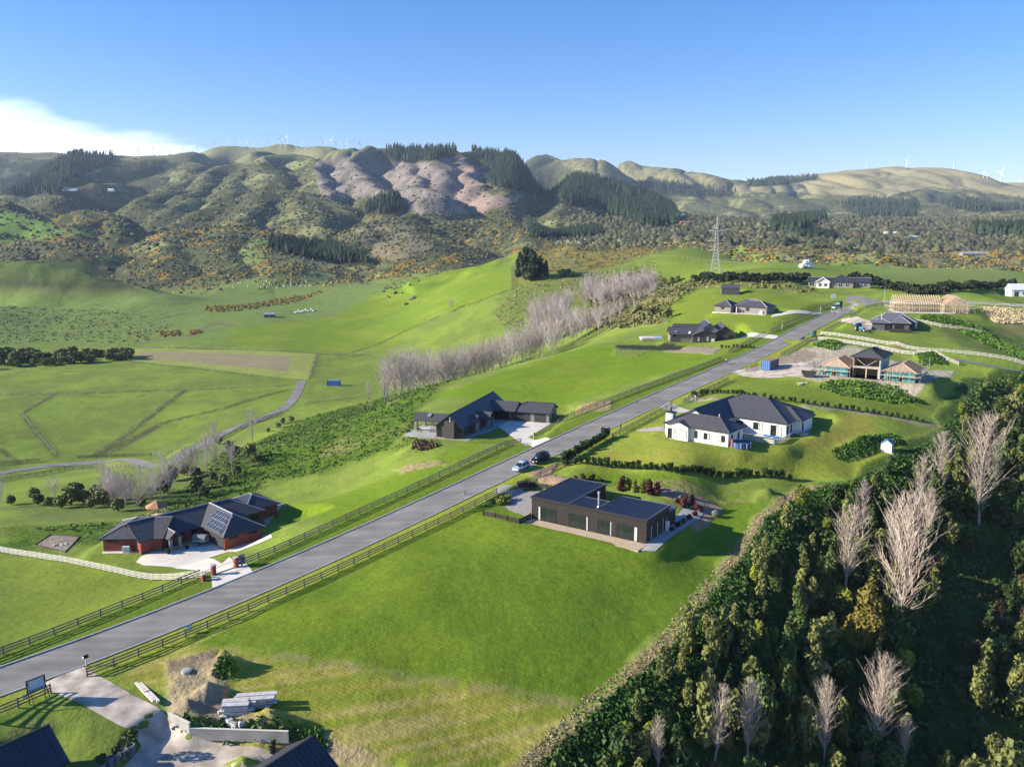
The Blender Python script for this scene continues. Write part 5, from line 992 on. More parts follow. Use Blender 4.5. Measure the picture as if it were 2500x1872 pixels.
for x0 in (0.0, 15.8):
    for u0, u1, z0, z1 in ((.1, 1.0, .1, 2.2), (1.7, 3.2, .1, 2.2), (3.2, 4.3, 1.6, 2.2), (4.3, 6.9, .1, 2.2)): boxpart(h, 'wall_wrap', M_WRAP, (x0 + u0, x0 + u1, -.12, -.02, z0, z1))
    boxpart(h, 'side_wrap', M_WRAP, (x0 + 6.9, x0 + 7.0, 0, 10, .1, 2.2)); frame_wall(h, (x0, 0), (x0 + 7, 0), .0, 2.3, .7); frame_wall(h, (x0, 0), (x0, 10), .0, 2.3, 1.2); frame_wall(h, (x0 + 6.85, 0), (x0 + 6.85, 10), .0, 2.3, 1.2)
    fs, rg = hip_faces(x0 - .6, x0 + 7.6, -.7, 11, 2.35, 1.8, ('hip', 'gable'), 'y')
    for a, b in rg: MB().bar(a, b, .14, .2).build('ridge_beam', M_PINE, h)
    for i in range(19):
        y = -.5 + i * .62; k = min(1, (y + .7) / 4.1)
        for s_ in (-1, 1): xm = x0 + 3.5; MB().bar((xm + s_ * 4.1, y, 2.32), (xm + s_ * 4.1 * (1 - k), y, 2.32 + 1.8 * k), .07, .15).build('rafter', M_PINE, h)
    for i in range(8):
        u = x0 - .2 + i; k = min(1, 1 - abs(u - x0 - 3.5) / 4.1); MB().bar((u, -.7, 2.32), (u, -.7 + 4.1 * k, 2.32 + 1.8 * k), .07, .15).build('rafter', M_PINE, h)
    bt = MB()
    for i in range(11):
        f = (i + .5) / 11; bt.bar((x0 + 7.6 - 4.1 * f, -.7 + 4.1 * f, 2.45 + 1.8 * f), (x0 + 7.6 - 4.1 * f, 10.8, 2.45 + 1.8 * f), .10, .06); bt.bar((x0 - .6 + 4.1 * f, -.7 + 4.1 * f, 2.45 + 1.8 * f), (x0 - .6 + 4.1 * f, 10.8, 2.45 + 1.8 * f), .10, .06); bt.bar((x0 - .6 + 4.1 * f, -.7 + 4.1 * f, 2.45 + 1.8 * f), (x0 + 7.6 - 4.1 * f, -.7 + 4.1 * f, 2.45 + 1.8 * f), .10, .06)
    bt.build('roof_batten', M_PINE, h)['kind'] = 'stuff'
zc = SITE['cons'][2]
scaffold('scaffold', 'steel scaffold with planks round the left teal wing', _w('cons', (-1.1, 9), (-1.1, -1.1), (7.8, -1.1)), 3.4, zc, (1.6,)); scaffold('scaffold', 'steel scaffold with planks round the right teal wing', _w('cons', (15, -1.1), (24, -1.1), (24, 10)), 3.4, zc, (1.6,)); scaffold('scaffold', 'tall steel scaffold tower behind the half-built house', _w('cons', (17, 13), (20, 13), (24, 13)), 4.6, zc, (2.2,))
# ------------------------------------------------------------------ fences
def fence(pts, label, h_=1.15, rails=3, post=2.9, m=M_TIMB, group=None, name='post_and_rail_fence', world=True, railh=.15, postw=.15, pxl=True):
    """posts and rails along a line; every post and every rail a part of its own"""
    P = [ground_at(*q) if pxl else np.asarray(q, float) for q in pts]; P = [np.array([p[0], p[1]]) for p in P]; seg = [0] + list(np.cumsum([np.hypot(*(b - a)) for a, b in zip(P[:-1], P[1:])])); L_ = seg[-1]; n = max(1, round(L_ / post))
    t = thing(name, label, 'fence', group=group); st = []
    pm = MB().box(-postw / 2, postw / 2, -postw / 2, postw / 2, -.3, h_).mesh('post', m); rm = MB().box(0, 1, -.025, .025, -railh / 2, railh / 2).mesh('rail', m)
    for i in range(n + 1):
        s = L_ * i / n; k = min(max(int(np.searchsorted(seg, s)) - 1, 0), len(P) - 2); f = (s - seg[k]) / (seg[k + 1] - seg[k] + 1e-9); p = P[k] + (P[k + 1] - P[k]) * f; d = P[k + 1] - P[k]; z = float(zat(p[0], p[1])) + random.uniform(-.03, .03)
        st.append((p, z)); o = link('post', pm, t, (p[0], p[1], z), (random.uniform(-.02, .02), random.uniform(-.02, .02), math.atan2(d[1], d[0])))
    for (a, za), (b, zb) in zip(st[:-1], st[1:]):
        d = b - a; L2 = math.hypot(*d)
        for r_ in range(rails):
            hh = h_ - .1 - r_ * (h_ - .3) / max(1, rails - 1 + .35) + random.uniform(-.015, .015); nx, ny = d[1] / L2, -d[0] / L2
            link('rail', rm, t, (a[0] + nx * .10, a[1] + ny * .10, za + hh), (0, -math.atan2(zb - za, L2), math.atan2(d[1], d[0])), (math.hypot(L2, zb - za) + .02, 1, 1))
    return t
_off = lambda s0, s1, o: [(*(RB + RD * s + RN * o),) for s in np.linspace(s0, s1, max(2, int(abs(s1 - s0) / 8)))]
def s_of(px, py): g = ground_at(px, py); return float((g[:2] - RB) @ RD), float((g[:2] - RB) @ RN)
def rfence(a, b, label, side, **k):
    (s0, o0), (s1, o1) = s_of(*a), s_of(*b); fence([RB + RD * (s0 + (s1 - s0) * f) + RN * (o0 + (o1 - o0) * f) for f in np.linspace(0, 1, 6)], label, pxl=False, **k)
rfence((-60, 1622), (487, 1408), 'dark post and rail fence from the frame edge to the brick gate pillars', -1, rails=3)
rfence((590, 1382), (1272, 1083), 'long dark rail fence between the gate pillars and the pale concrete driveway', -1, rails=3); rfence((1302, 1070), (1762, 878), 'dark rail fence with climbing weeds beside the open bright green paddock', -1, rails=3); rfence((1778, 862), (1868, 815), 'short dark rail fence below the grey brick house with gables', -1, rails=3); rfence((1880, 812), (1992, 764), 'dark rail fence in front of the grey hip-roofed house', -1, rails=3); rfence((1998, 755), (2040, 738), 'dark rail fence beside the bend at the crest', -1, rails=3)
rfence((213, 1652), (1213, 1207), 'long dark rail fence along the road edge of the big lawn', 1, rails=3); rfence((-40, 1762), (124, 1692), 'dark rail fence end by the gravel track with a white notice', 1, rails=3); rfence((1262, 1188), (1400, 1124), 'dark rail fence beside the two parked cars', 1, rails=3); rfence((1495, 1070), (1640, 992), 'dark rail fence where a person leans, beside the white house', 1, rails=3)
rfence((1668, 985), (1778, 930), 'dark rail fence beside the young hedge of the white house', 1, rails=3); rfence((1822, 908), (1848, 896), 'weathered rail fence in front of the blue container', 1, rails=3); rfence((1905, 870), (1990, 824), 'weathered rail fence above the building site', 1, rails=3); rfence((2010, 812), (2052, 790), 'rail fence beside the footpath below the tractor', 1, rails=3)
fence([(2075, 778), (2100, 760), (2140, 748), (2180, 742)], 'curved rail fence along the bend by the pine-framed house', rails=3)
fence([(-60, 1334), (495, 1412)], 'pale weathered rail fence running from the brick gate across the lawn', m=M_PALE, rails=4); fence([(2004, 818), (2250, 858), (2540, 912)], 'pale rail fence on the upper side of the asphalt lane', m=M_PALE, rails=3, post=3.2); fence([(1998, 830), (2190, 862), (2340, 892)], 'pale rail fence on the lower side of the asphalt lane', m=M_PALE, rails=3, post=3.2); fence([(2226, 788), (2300, 800), (2395, 816)], 'pale rail fence behind the slate grey house', m=M_PALE, rails=3, post=3.0); fence([(2330, 746), (2500, 752), (2600, 756)], 'grey rail fence along the crest road before the white barn', m=mat('grey_rail', (.33, .33, .32), .85, .1, 3), rails=3, post=3.2)
fence([(-20, 1178), (60, 1166), (160, 1146), (240, 1144), (340, 1142)], 'dark rail fence on the near side of the valley road', rails=3, h_=1.2, post=3.2); fence([(-20, 1136), (95, 1126)], 'short rail fence by the far edge of the valley road', rails=3, post=3.2); fence([(190, 1119), (300, 1115), (370, 1113)], 'rail fence at the drain beside the valley road', rails=3, post=3.2); fence([(690, 1010), (600, 1040), (535, 1075)], 'rail fence down the bend of the valley road', rails=3, post=3.2)
POSTM = MB().box(-.09, .09, -.09, .09, -.2, 1.2)
def wire_fence(pts, label, step=4.0, hh=1.2):
    P = [ground_at(*q) for q in pts]; t = thing('wire_fence', label, 'fence'); o = MB(); wv_ = MB(); last = None
    for a, b in zip(P[:-1], P[1:]):
        n = max(1, int(np.hypot(*(b - a)[:2]) / step))
        for i in range(n): p = a + (b - a) * i / n; z = float(zat(p[0], p[1])); o.box(p[0] - .09, p[0] + .09, p[1] - .09, p[1] + .09, z - .2, z + hh); cur = Vector((p[0], p[1], z)); \
            [wv_.bar(last + Vector((0, 0, q)), cur + Vector((0, 0, q)), .03, .03) for q in (.5, 1.05)] if last is not None else None; last = cur
    q = o.build('post_row', M_PALE, t); q['kind'] = 'stuff'; q = wv_.build('wire', M_CAP, t); q['kind'] = 'stuff'
for ln, lb in (([(-20, 964), (450, 951), (708, 939)], 'post and wire fence straight across the valley paddocks'), ([(134, 961), (53, 1010), (142, 1118)], 'kinked wire fence between two valley paddocks'), ([(452, 952), (228, 1114)], 'diagonal wire fence beside the drain in the valley'), ([(269, 876), (500, 903), (700, 926)], 'wire fence along the near edge of the pale arena'), ([(338, 849), (900, 866)], 'wire fence along the far edge of the pale arena'), ([(775, 864), (755, 927)], 'wire fence at the short end of the pale arena'), ([(860, 860), (985, 810), (1080, 768)], 'wire fence up the foot of the bright green hill'), ([(1256, 650), (1260, 705)], 'wire fence beside the dark conifers'), ([(1600, 628), (1760, 640), (1900, 640)], 'wire fence across the crest paddock by the pylon'), ([(380, 782), (480, 762), (640, 747), (750, 737)], 'wire fence along the far valley stream'), ([(755, 984), (900, 966)], 'wire fence by the blue valley container'), ([(1100, 655), (1240, 641)], 'wire fence along the top of the bright green hill')): wire_fence(ln, lb)
# ------------------------------------------------------------------ plants: prototypes
def quads_mesh(name, C, N, S, m, jit=.6, rng=RNG):
    """leaf clumps: one small bent quad per centre C, facing roughly along N, size S"""
    n = len(C); N = N + rng.normal(0, jit, N.shape); N /= np.linalg.norm(N, axis=1)[:, None] + 1e-9; a = rng.normal(0, 1, N.shape); T = np.cross(N, a); T /= np.linalg.norm(T, axis=1)[:, None] + 1e-9; B = np.cross(N, T)
    S = np.asarray(S).reshape(-1, 1) * rng.uniform(.6, 1.3, (n, 1)); k = rng.uniform(.55, 1.1, (n, 1))
    V = np.stack([C - T * S - B * S * k * .6, C + T * S * .9 - B * S * k, C + T * S + B * S * k * .7 + N * S * .25, C - T * S * .7 + B * S * k], 1).reshape(-1, 3); F = np.arange(4 * n).reshape(-1, 4)
    me = bpy.data.meshes.new(name); me.vertices.add(len(V)); me.vertices.foreach_set('co', V.astype(np.float32).ravel()); me.loops.add(F.size); me.loops.foreach_set('vertex_index', F.astype(np.int32).ravel()); me.polygons.add(n); me.polygons.foreach_set('loop_start', np.arange(0, F.size, 4, dtype=np.int32)); me.update(); me.materials.append(m); return me
def crown_pts(lumps, n, rng=RNG):
    """points in the outer shell of a set of ellipsoids (x, y, z, rx, ry, rz)"""
    L_ = np.array(lumps, float); w_ = (L_[:, 3] * L_[:, 4]) ** 1.0; idx = rng.choice(len(L_), n, p=w_ / w_.sum()); d = rng.normal(0, 1, (n, 3)); d /= np.linalg.norm(d, axis=1)[:, None]; r = rng.uniform(.55, 1.05, (n, 1)) ** .6
    C = L_[idx, :3] + d * L_[idx, 3:] * r; k = C[:, 2] > .05; return C[k], d[k]
M_BARK = mat('bark', (.10, .085, .07), .95, .2, 3); M_TWIG = mat('bare_twig', (.50, .41, .33), .9, .12, 2); M_TWIG2 = mat('grey_twig', (.50, .43, .40), .9, .12, 2); M_TWIG3 = mat('brown_twig', (.40, .33, .29), .9, .12, 2); M_TRNK = mat('pale_trunk', (.36, .32, .27), .9, .15, 2)
LF_D = leaf_mat('leaf_dark', (.024, .050, .012), (.075, .120, .028)); LF_Y = leaf_mat('leaf_yellow_green', (.09, .13, .014), (.23, .25, .03)); LF_O = leaf_mat('leaf_olive', (.070, .095, .024), (.18, .19, .055)); LF_H = leaf_mat('leaf_hedge', (.014, .038, .010), (.035, .075, .016)); LF_P = leaf_mat('leaf_purple', (.05, .012, .012), (.10, .028, .022)); LF_G = leaf_mat('leaf_golden', (.10, .085, .014), (.19, .155, .030)); LF_C = leaf_mat('leaf_conifer', (.010, .022, .010), (.030, .050, .020)); LF_GO = leaf_mat('gorse_flower', (.10, .085, .02), (.30, .19, .025)); LF_B = leaf_mat('leaf_brown', (.10, .07, .04), (.17, .12, .07)); LF_F = leaf_mat('leaf_flax', (.07, .085, .025), (.16, .165, .06)); LF_T = leaf_mat('tussock_blade', (.13, .13, .035), (.30, .26, .11)); LF_R = leaf_mat('rank_grass', (.032, .088, .012), (.085, .165, .022)); LF_DRY = leaf_mat('dry_grass', (.36, .29, .15), (.56, .46, .27))
def shrub(name, label, cat, group, h_, r, leaf, n=620, kind='round', size=.22):
    t = thing(name, label, cat, group=group); rng = np.random.default_rng(random.randrange(1 << 30)); lum = []
    if kind == 'round':
        for i in range(9): a = rng.uniform(0, 6.28); q = r * rng.uniform(.15, .55); lum.append((q * math.cos(a), q * math.sin(a), h_ * rng.uniform(.38, .82), r * rng.uniform(.38, .6), r * rng.uniform(.38, .6), h_ * rng.uniform(.16, .28)))
        lum.append((0, 0, h_ * .5, r * .75, r * .75, h_ * .42))
    elif kind == 'cone':
        for i in range(14):
            f = i / 14; a = rng.uniform(0, 6.28); q = r * (1 - f) * .45; lum.append((q * math.cos(a), q * math.sin(a), h_ * (.14 + .8 * f), r * (1.02 - f) * .7, r * (1.02 - f) * .7, h_ * .13))
    elif kind == 'column':
        for i in range(9): f = i / 9; a = rng.uniform(0, 6.28); q = r * .35 * (1 - f * .6); lum.append((q * math.cos(a), q * math.sin(a), h_ * (.15 + .75 * f), r * (.75 - .35 * f), r * (.75 - .35 * f), h_ * .15))
    C, N = crown_pts(lum, n, rng); C[:, 2] = np.minimum(C[:, 2], h_ * 1.03); link('crown', quads_mesh('crown', C, N, size, leaf, .7, rng), t)
    MB().tube((0, 0, -.6), (rng.normal(0, .1), rng.normal(0, .1), h_ * .6), r * .09 + .03, r * .04, 5).build('trunk', M_BARK, t); return t
def bare_tree(name, label, group, h_, spread, kind='poplar', twig=M_TWIG, dens=1.0):
    """leafless tree: trunk, and the branching as one crown of tapering limbs"""
    t = thing(name, label, 'tree', group=group); rng = random.Random(random.randrange(1 << 30)); tr = MB(); br = MB(); base = .16 * h_ / 12
    top = h_ if kind == 'poplar' else h_ * .55; pts = []; x = y = 0
    for i in range(9):
        f = i / 8; pts.append(Vector((x, y, -.8 + (top + .8) * f))); x += rng.gauss(0, .05 * h_ / 12); y += rng.gauss(0, .05 * h_ / 12)
    for i in range(8): tr.tube(pts[i], pts[i + 1], base * (1 - .11 * i), base * (1 - .11 * (i + 1)), 5, False)
    tr.build('trunk', M_TRNK, t)
    def limb(p, d, L_, r0, lev):
        n = 3; q = p
        for i in range(n):
            d = (d + Vector((rng.gauss(0, .10), rng.gauss(0, .10), rng.gauss(.05, .08)))).normalized(); e = q + d * (L_ / n); br.tube(q, e, r0 * (1 - .3 * i), max(.012, r0 * (1 - .3 * (i + 1))), 3, False)
            if lev > 0:
                for k in range(2 if lev > 1 else 3):
                    a = rng.uniform(0, 6.28); s_ = Vector((math.cos(a), math.sin(a), rng.uniform(-.1, .5))); limb(q.lerp(e, rng.random()), (d * 1.15 + s_ * .62).normalized(), L_ * rng.uniform(.32, .5), r0 * .5, lev - 1)
            q = e
    nb = int((62 if kind == 'poplar' else 19) * dens)
    for i in range(nb):
        f = (i + rng.random()) / nb; z = h_ * (.13 + .84 * f) if kind == 'poplar' else h_ * (.16 + .40 * f); k = min(int((z + .8) / (top + .8) * 8), 7); p = pts[k].lerp(pts[k + 1], ((z + .8) / (top + .8) * 8) - k) if z < top else pts[-1]
        a = i * 2.4 + rng.gauss(0, .4)
        if kind == 'poplar': L_ = spread * 2.3 * (math.sin(math.pi * min(1, (f * .92 + .10))) ** .7 * (1 - f * .45) + .10); d = Vector((math.cos(a) * .52, math.sin(a) * .52, 1.0)).normalized(); limb(p, d, L_, .05 * h_ / 14, 1)
        else: L_ = h_ * rng.uniform(.38, .58) * (1 - .25 * f); u = .85 - .35 * f; d = Vector((math.cos(a) * u, math.sin(a) * u, 1.0)).normalized(); limb(p, d, L_, .07 * h_ / 12, 2)
    link('crown', br.mesh('crown', twig, fix=False), t); return t
def gp(px, py): return ground_at(px, py)
def in_frame(x, y, z, mg=60): q = proj((x, y, z)); return -mg < q[0] < 2500 + mg and q[1] < 1872 + mg
def hide(o):                                   # a prototype that was only a pattern is taken out again
    for c in list(o.children): bpy.data.objects.remove(c)
    bpy.data.objects.remove(o)
def top_height(px, py, base, x, y):            # height that brings a tree's tip to a photo row
    d = ray(px, py); return CAMZ + d[2] * (math.hypot(x, y) / math.hypot(d[0], d[1])) - base
# ---- native bush in the gully
GB = 'native shrubs filling the gully below the lawns'
P_SH = [shrub('native_shrub', 'dark rounded native shrub in the shaded gully below the lawns', 'shrub', GB + ', dark', 4.2, 1.9, LF_D, 720, 'round'), shrub('native_shrub', 'olive native shrub with dense small leaves in the gully bush', 'shrub', GB + ', olive', 4.4, 1.8, LF_O, 720, 'round'),
        shrub('native_shrub', 'bright yellow-green rounded shrub catching sun in the gully bush', 'shrub', GB + ', bright', 3.4, 1.6, LF_Y, 620, 'round'), shrub('native_tree', 'upright olive green young tree in the gully bush', 'tree', GB + ', upright', 5.6, 1.5, LF_O, 720, 'column'), shrub('native_tree', 'dark upright young tree in the shaded gully', 'tree', GB + ', dark upright', 6.0, 1.7, LF_D, 760, 'cone'), shrub('twiggy_shrub', 'brown twiggy shrub among the green gully bush', 'shrub', GB + ', brown', 2.6, 1.1, LF_B, 380, 'round', .14)]
KINDL = ['dark rounded native shrub', 'olive native shrub', 'bright yellow-green shrub', 'upright olive young tree', 'dark upright young tree', 'brown twiggy shrub']
used = [False] * 6; rg = np.random.default_rng(11); pts = []
path = np.array([gp(*q)[:2] for q in ((2330, 1872), (2300, 1700), (2330, 1520), (2400, 1380), (2480, 1330))])
for _ in range(60000):
    if len(pts) >= 299: break
    s = rg.uniform(-140, 118); e = float(np.interp(s, GE_S, GE_O)); d = rg.uniform(4.5, 62) if rg.random() < .8 else rg.uniform(3.5, 16); p = RB + RD * s + RN * (e + d)
    if math.hypot(*p) < 58: continue
    z = float(zat(p[0], p[1]))
    if not in_frame(p[0], p[1], z + 3, 70): continue
    if s > 10 and d < 12 and rg.random() < .75: continue
    if d < 7 and rg.random() < .6: continue
    if seg_dist(np.array([p[0]]), np.array([p[1]]), path)[0] < 3.2: continue
    if seg_dist(np.array([p[0]]), np.array([p[1]]), LANE[:, :2])[0] < 7: continue
    if proj((p[0], p[1], z))[1] < 905: continue
    if any((p[0] - q[0]) ** 2 + (p[1] - q[1]) ** 2 < 4.6 for q in pts): continue
    pts.append((p[0], p[1], z, d, s))
for x, y, z, d, s in pts:
    o = None; u = rg.random(); k = 2 if (u < .16 and d < 30) else 5 if u < .20 else 3 if u < .50 else 4 if u < .70 else 1 if u < .86 else 0
    sc = rg.choice([.5, .7, .9, 1.0, 1.25], p=[.15, .25, .25, .2, .15]) * rg.uniform(.88, 1.12) * (.8 if d < 10 else 1.0); S = (sc * rg.uniform(.75, 1.1), sc * rg.uniform(.75, 1.1), sc * rg.uniform(.85, 1.4))
    if not used[k]: o = P_SH[k]; used[k] = True; o.location = (x, y, z); o.rotation_euler = (0, 0, rg.uniform(0, 6.28)); o.scale = S
    else: o = copy_tree(P_SH[k], (x, y, z), rg.uniform(0, 6.28), S)
    wh = 'below the lower corner of the big lawn' if s < -62 else 'below the dry edge of the big lawn' if s < -38 else 'below the black house' if s < -8 else 'below the lawn of the white house' if s < 48 else 'below the half-built house'; dp = 'on the upper bank' if d < 15 else 'on the middle slope' if d < 34 else 'on the gully floor'
    o['label'] = KINDL[k] + ' ' + dp + ' ' + wh; o['group'] = KINDL[k] + 's ' + dp + ' ' + wh
# undergrowth between them: rank grass, fern and fallen twigs
def clumps(name, X, Y, leaf, size, label=None, per=5, hgt=1.0, zl=0.0):
    n = len(X); Z = zat(X, Y); C = np.repeat(np.stack([X, Y, Z], 1), per, 0); C += RNG.normal(0, 1, C.shape) * np.array([size * .8, size * .8, 0]); C[:, 2] = zat(C[:, 0], C[:, 1]) + RNG.uniform(.05, hgt, len(C)) * size + zl
    N = RNG.normal(0, 1, C.shape); N[:, 2] = np.abs(N[:, 2]) * .6; me = quads_mesh(name, C, N, size * .55, leaf, .4); o = link(name, me); o['kind'] = 'stuff'; return o
def so_pts(n, s0, s1, d0, d1):
    s = RNG.uniform(s0, s1, n); e = np.interp(s, GE_S, GE_O); d = RNG.uniform(d0, d1, n); x = RB[0] + RD[0] * s + RN[0] * (e + d); y = RB[1] + RD[1] * s + RN[1] * (e + d); k = np.hypot(x, y) > 60; return x[k], y[k]
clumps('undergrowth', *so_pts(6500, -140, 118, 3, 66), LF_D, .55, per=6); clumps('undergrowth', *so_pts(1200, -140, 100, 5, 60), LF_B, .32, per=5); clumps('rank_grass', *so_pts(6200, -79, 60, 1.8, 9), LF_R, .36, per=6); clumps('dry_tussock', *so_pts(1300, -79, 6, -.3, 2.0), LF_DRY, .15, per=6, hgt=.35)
def poly_pts(pts_, n):
    p = np.array([gp(*q)[:2] for q in pts_]); out = np.zeros((0, 2))
    for _ in range(30):
        if len(out) >= n: break
        c = RNG.uniform(p.min(0), p.max(0), (n * 2, 2)); out = np.vstack([out, c[inside(c[:, 0], c[:, 1], p)]])
    return out[:n, 0], out[:n, 1]
BANKP = [(640, 1180), (860, 1130), (1030, 1075), (1010, 1000), (1060, 960), (1300, 872), (1000, 950), (780, 1010), (600, 1090), (400, 1240), (300, 1275), (80, 1290), (330, 1300), (600, 1225)]
clumps('rank_grass', *poly_pts(BANKP, 4200), LF_R, .38, per=5, hgt=.6); clumps('tussock', *poly_pts(BANKP, 700), LF_T, .36, per=5)
TUSP = [(1440, 690), (1560, 660), (1640, 690), (1760, 695), (1960, 702), (1990, 716), (1900, 712), (1700, 705), (1640, 745), (1620, 790), (1540, 800), (1430, 800)]
clumps('tussock', *poly_pts(TUSP, 2600), LF_T, .62, per=5); clumps('low_scrub', *poly_pts(TUSP, 420), LF_O, 1.3, per=6)
clumps('rank_grass', *poly_pts([(2000, 945), (2090, 930), (2200, 950), (2260, 985), (2180, 985), (2050, 965)], 900), LF_R, .42, per=6); clumps('rank_grass', *poly_pts([(2030, 1100), (2080, 1080), (2180, 1060), (2200, 1080), (2120, 1110), (2050, 1125)], 520), LF_R, .36, per=6); clumps('rank_grass', *poly_pts([(2240, 780), (2330, 800), (2480, 870), (2560, 900), (2480, 850), (2390, 800), (2300, 770)], 1500), LF_R, .55, per=6); clumps('rank_grass', *poly_pts([(1990, 845), (2030, 832), (2055, 845), (2030, 855)], 160), LF_R, .6, per=4); clumps('rank_grass', *poly_pts([(2230, 860), (2300, 870), (2310, 890), (2250, 890)], 600), LF_R, .45, per=6); clumps('dry_tussock', *poly_pts([(2390, 752), (2520, 758), (2560, 800), (2430, 790)], 1300), LF_DRY, .45, per=5); clumps('rank_grass', *poly_pts([(420, 1775), (560, 1800), (700, 1800), (800, 1835), (780, 1790), (640, 1775)], 150), LF_R, .35, per=5); clumps('rank_grass', *poly_pts([(525, 1628), (560, 1612), (575, 1640), (540, 1650)], 60), LF_R, .35, per=5)
clumps('crest_scrub', *poly_pts([(1262, 645), (1330, 602), (1500, 590), (1700, 588), (1640, 612), (1570, 626), (1480, 655), (1400, 664), (1330, 672), (1275, 690)], 900), LF_GO, 1.0, per=5); clumps('crest_scrub', *poly_pts([(1262, 645), (1330, 602), (1500, 590), (1700, 588), (1640, 612), (1480, 655), (1330, 672), (1275, 690)], 700), LF_O, 1.0, per=5); clumps('low_scrub', *poly_pts([(1262, 700), (1420, 668), (1600, 640), (1620, 690), (1440, 690), (1430, 800), (1300, 830), (1200, 770)], 500), LF_T, .7, per=5); clumps('rough_pasture', *poly_pts([(-100, 750), (300, 760), (430, 790), (330, 845), (150, 830), (-100, 850)], 900), LF_O, .9, per=3, hgt=.5); clumps('dead_wood', *poly_pts([(1003, 1090), (1035, 1082), (1065, 1090), (1040, 1098)], 90), LF_B, .5, per=5, hgt=1.2)
# ---- leafless poplars standing in the gully: foot and tip in the photograph
PG = 'leafless poplars in the gully'; P_PO = [bare_tree('bare_poplar', 'leafless pale poplar rising from the gully bush', PG, 16, 2.3, 'poplar', M_TWIG), bare_tree('bare_poplar', 'leafless pale poplar rising from the gully bush', PG, 16, 1.8, 'poplar', M_TWIG, .9), bare_tree('bare_poplar', 'leafless pale poplar rising from the gully bush', PG, 16, 2.7, 'poplar', M_TWIG, 1.1)]
big = [(2390, 1287, 1010, 2, 'broadest leafless poplar with pale straw twigs at the bush edge'), (2290, 1225, 1050, 0, None), (2235, 1300, 1100, 1, None), (2105, 1330, 1165, 1, None), (2062, 1440, 1228, 0, None), (2185, 1440, 1205, 1, None), (2195, 1560, 1205, 2, 'tall leafless poplar beside the golden conifer'), (1745, 1855, 1662, 1, None), (1822, 1890, 1658, 0, None), (2010, 1890, 1644, 0, None), (2130, 1880, 1596, 2, None), (2203, 1900, 1755, 0, None), (1606, 1910, 1790, 1, None), (2262, 1330, 1190, 0, None)]
up_ = [False] * 3
for px, yb, yt, k, lb in big:
    if yb > 1871: q = at_h(px, yb, gp(px, 1870)[2] - 1.5); b_ = np.array([q[0], q[1], float(zat(q[0], q[1]))])
    else: b_ = gp(px, yb)
    hh = max(7, top_height(px, yt, b_[2], b_[0], b_[1])); s_ = hh / 16
    if not up_[k]: o = P_PO[k]; up_[k] = True; o.location = b_; o.scale = (s_, s_, s_)
    else: o = copy_tree(P_PO[k], b_, RNG.uniform(0, 6.28), (s_ * RNG.uniform(.8, 1.25), s_ * RNG.uniform(.8, 1.25), s_)); o.rotation_euler = (RNG.normal(0, .035), RNG.normal(0, .035), RNG.uniform(0, 6.28))
    o['label'] = lb or ('leafless pale poplar on the gully floor below the big lawn' if yb > 1800 else 'leafless pale poplar in the bush below the white house lawn'); o['group'] = 'poplars below the big lawn' if yb > 1800 else 'poplars below the white house'
    if lb: del o['group']
g = shrub('golden_conifer', 'large golden olive conifer standing alone in the gully bush', 'tree', None, 11, 3.6, LF_G, 6500, 'cone', .20); b_ = gp(2112, 1590); g.location = b_; hh = top_height(2105, 1388, b_[2], b_[0], b_[1]); g.scale = (hh / 11 * .95,) * 2 + (hh / 11,)
def flax(loc, s, label):
    t = thing('flax_bush', label, 'flax', loc, group='flax bushes at the sunny edge of the gully'); rng = random.Random(int(loc[0] * 91)); v = MB()
    for i in range(70):
        a = rng.uniform(0, 6.28); e = rng.uniform(.3, 1.2); L_ = s * rng.uniform(.8, 1.3); d = Vector((math.cos(a) * e, math.sin(a) * e, 1)).normalized(); m_ = d * L_ * .6; tip = m_ + Vector((d.x, d.y, d.z * .25)) * L_ * .5; w_ = Vector((-math.sin(a), math.cos(a), 0)) * .07; v.add([-w_, w_, m_ + w_, m_ - w_, tip], [(0, 1, 2, 3), (3, 2, 4)])
    link('blades', v.mesh('blades', LF_F, fix=False), t); MB().ball((0, 0, .1), .3 * s, 6, 4).build('base', M_BARK, t)
for px, py, s_ in ((2420, 1500, 2.4), (2450, 1530, 2.2), (2440, 1600, 2.0), (2400, 1790, 1.8), (2455, 1830, 2.0), (2350, 1650, 1.8)): flax(gp(px, py), s_, 'flax bush with long arching sword leaves at the gully edge')
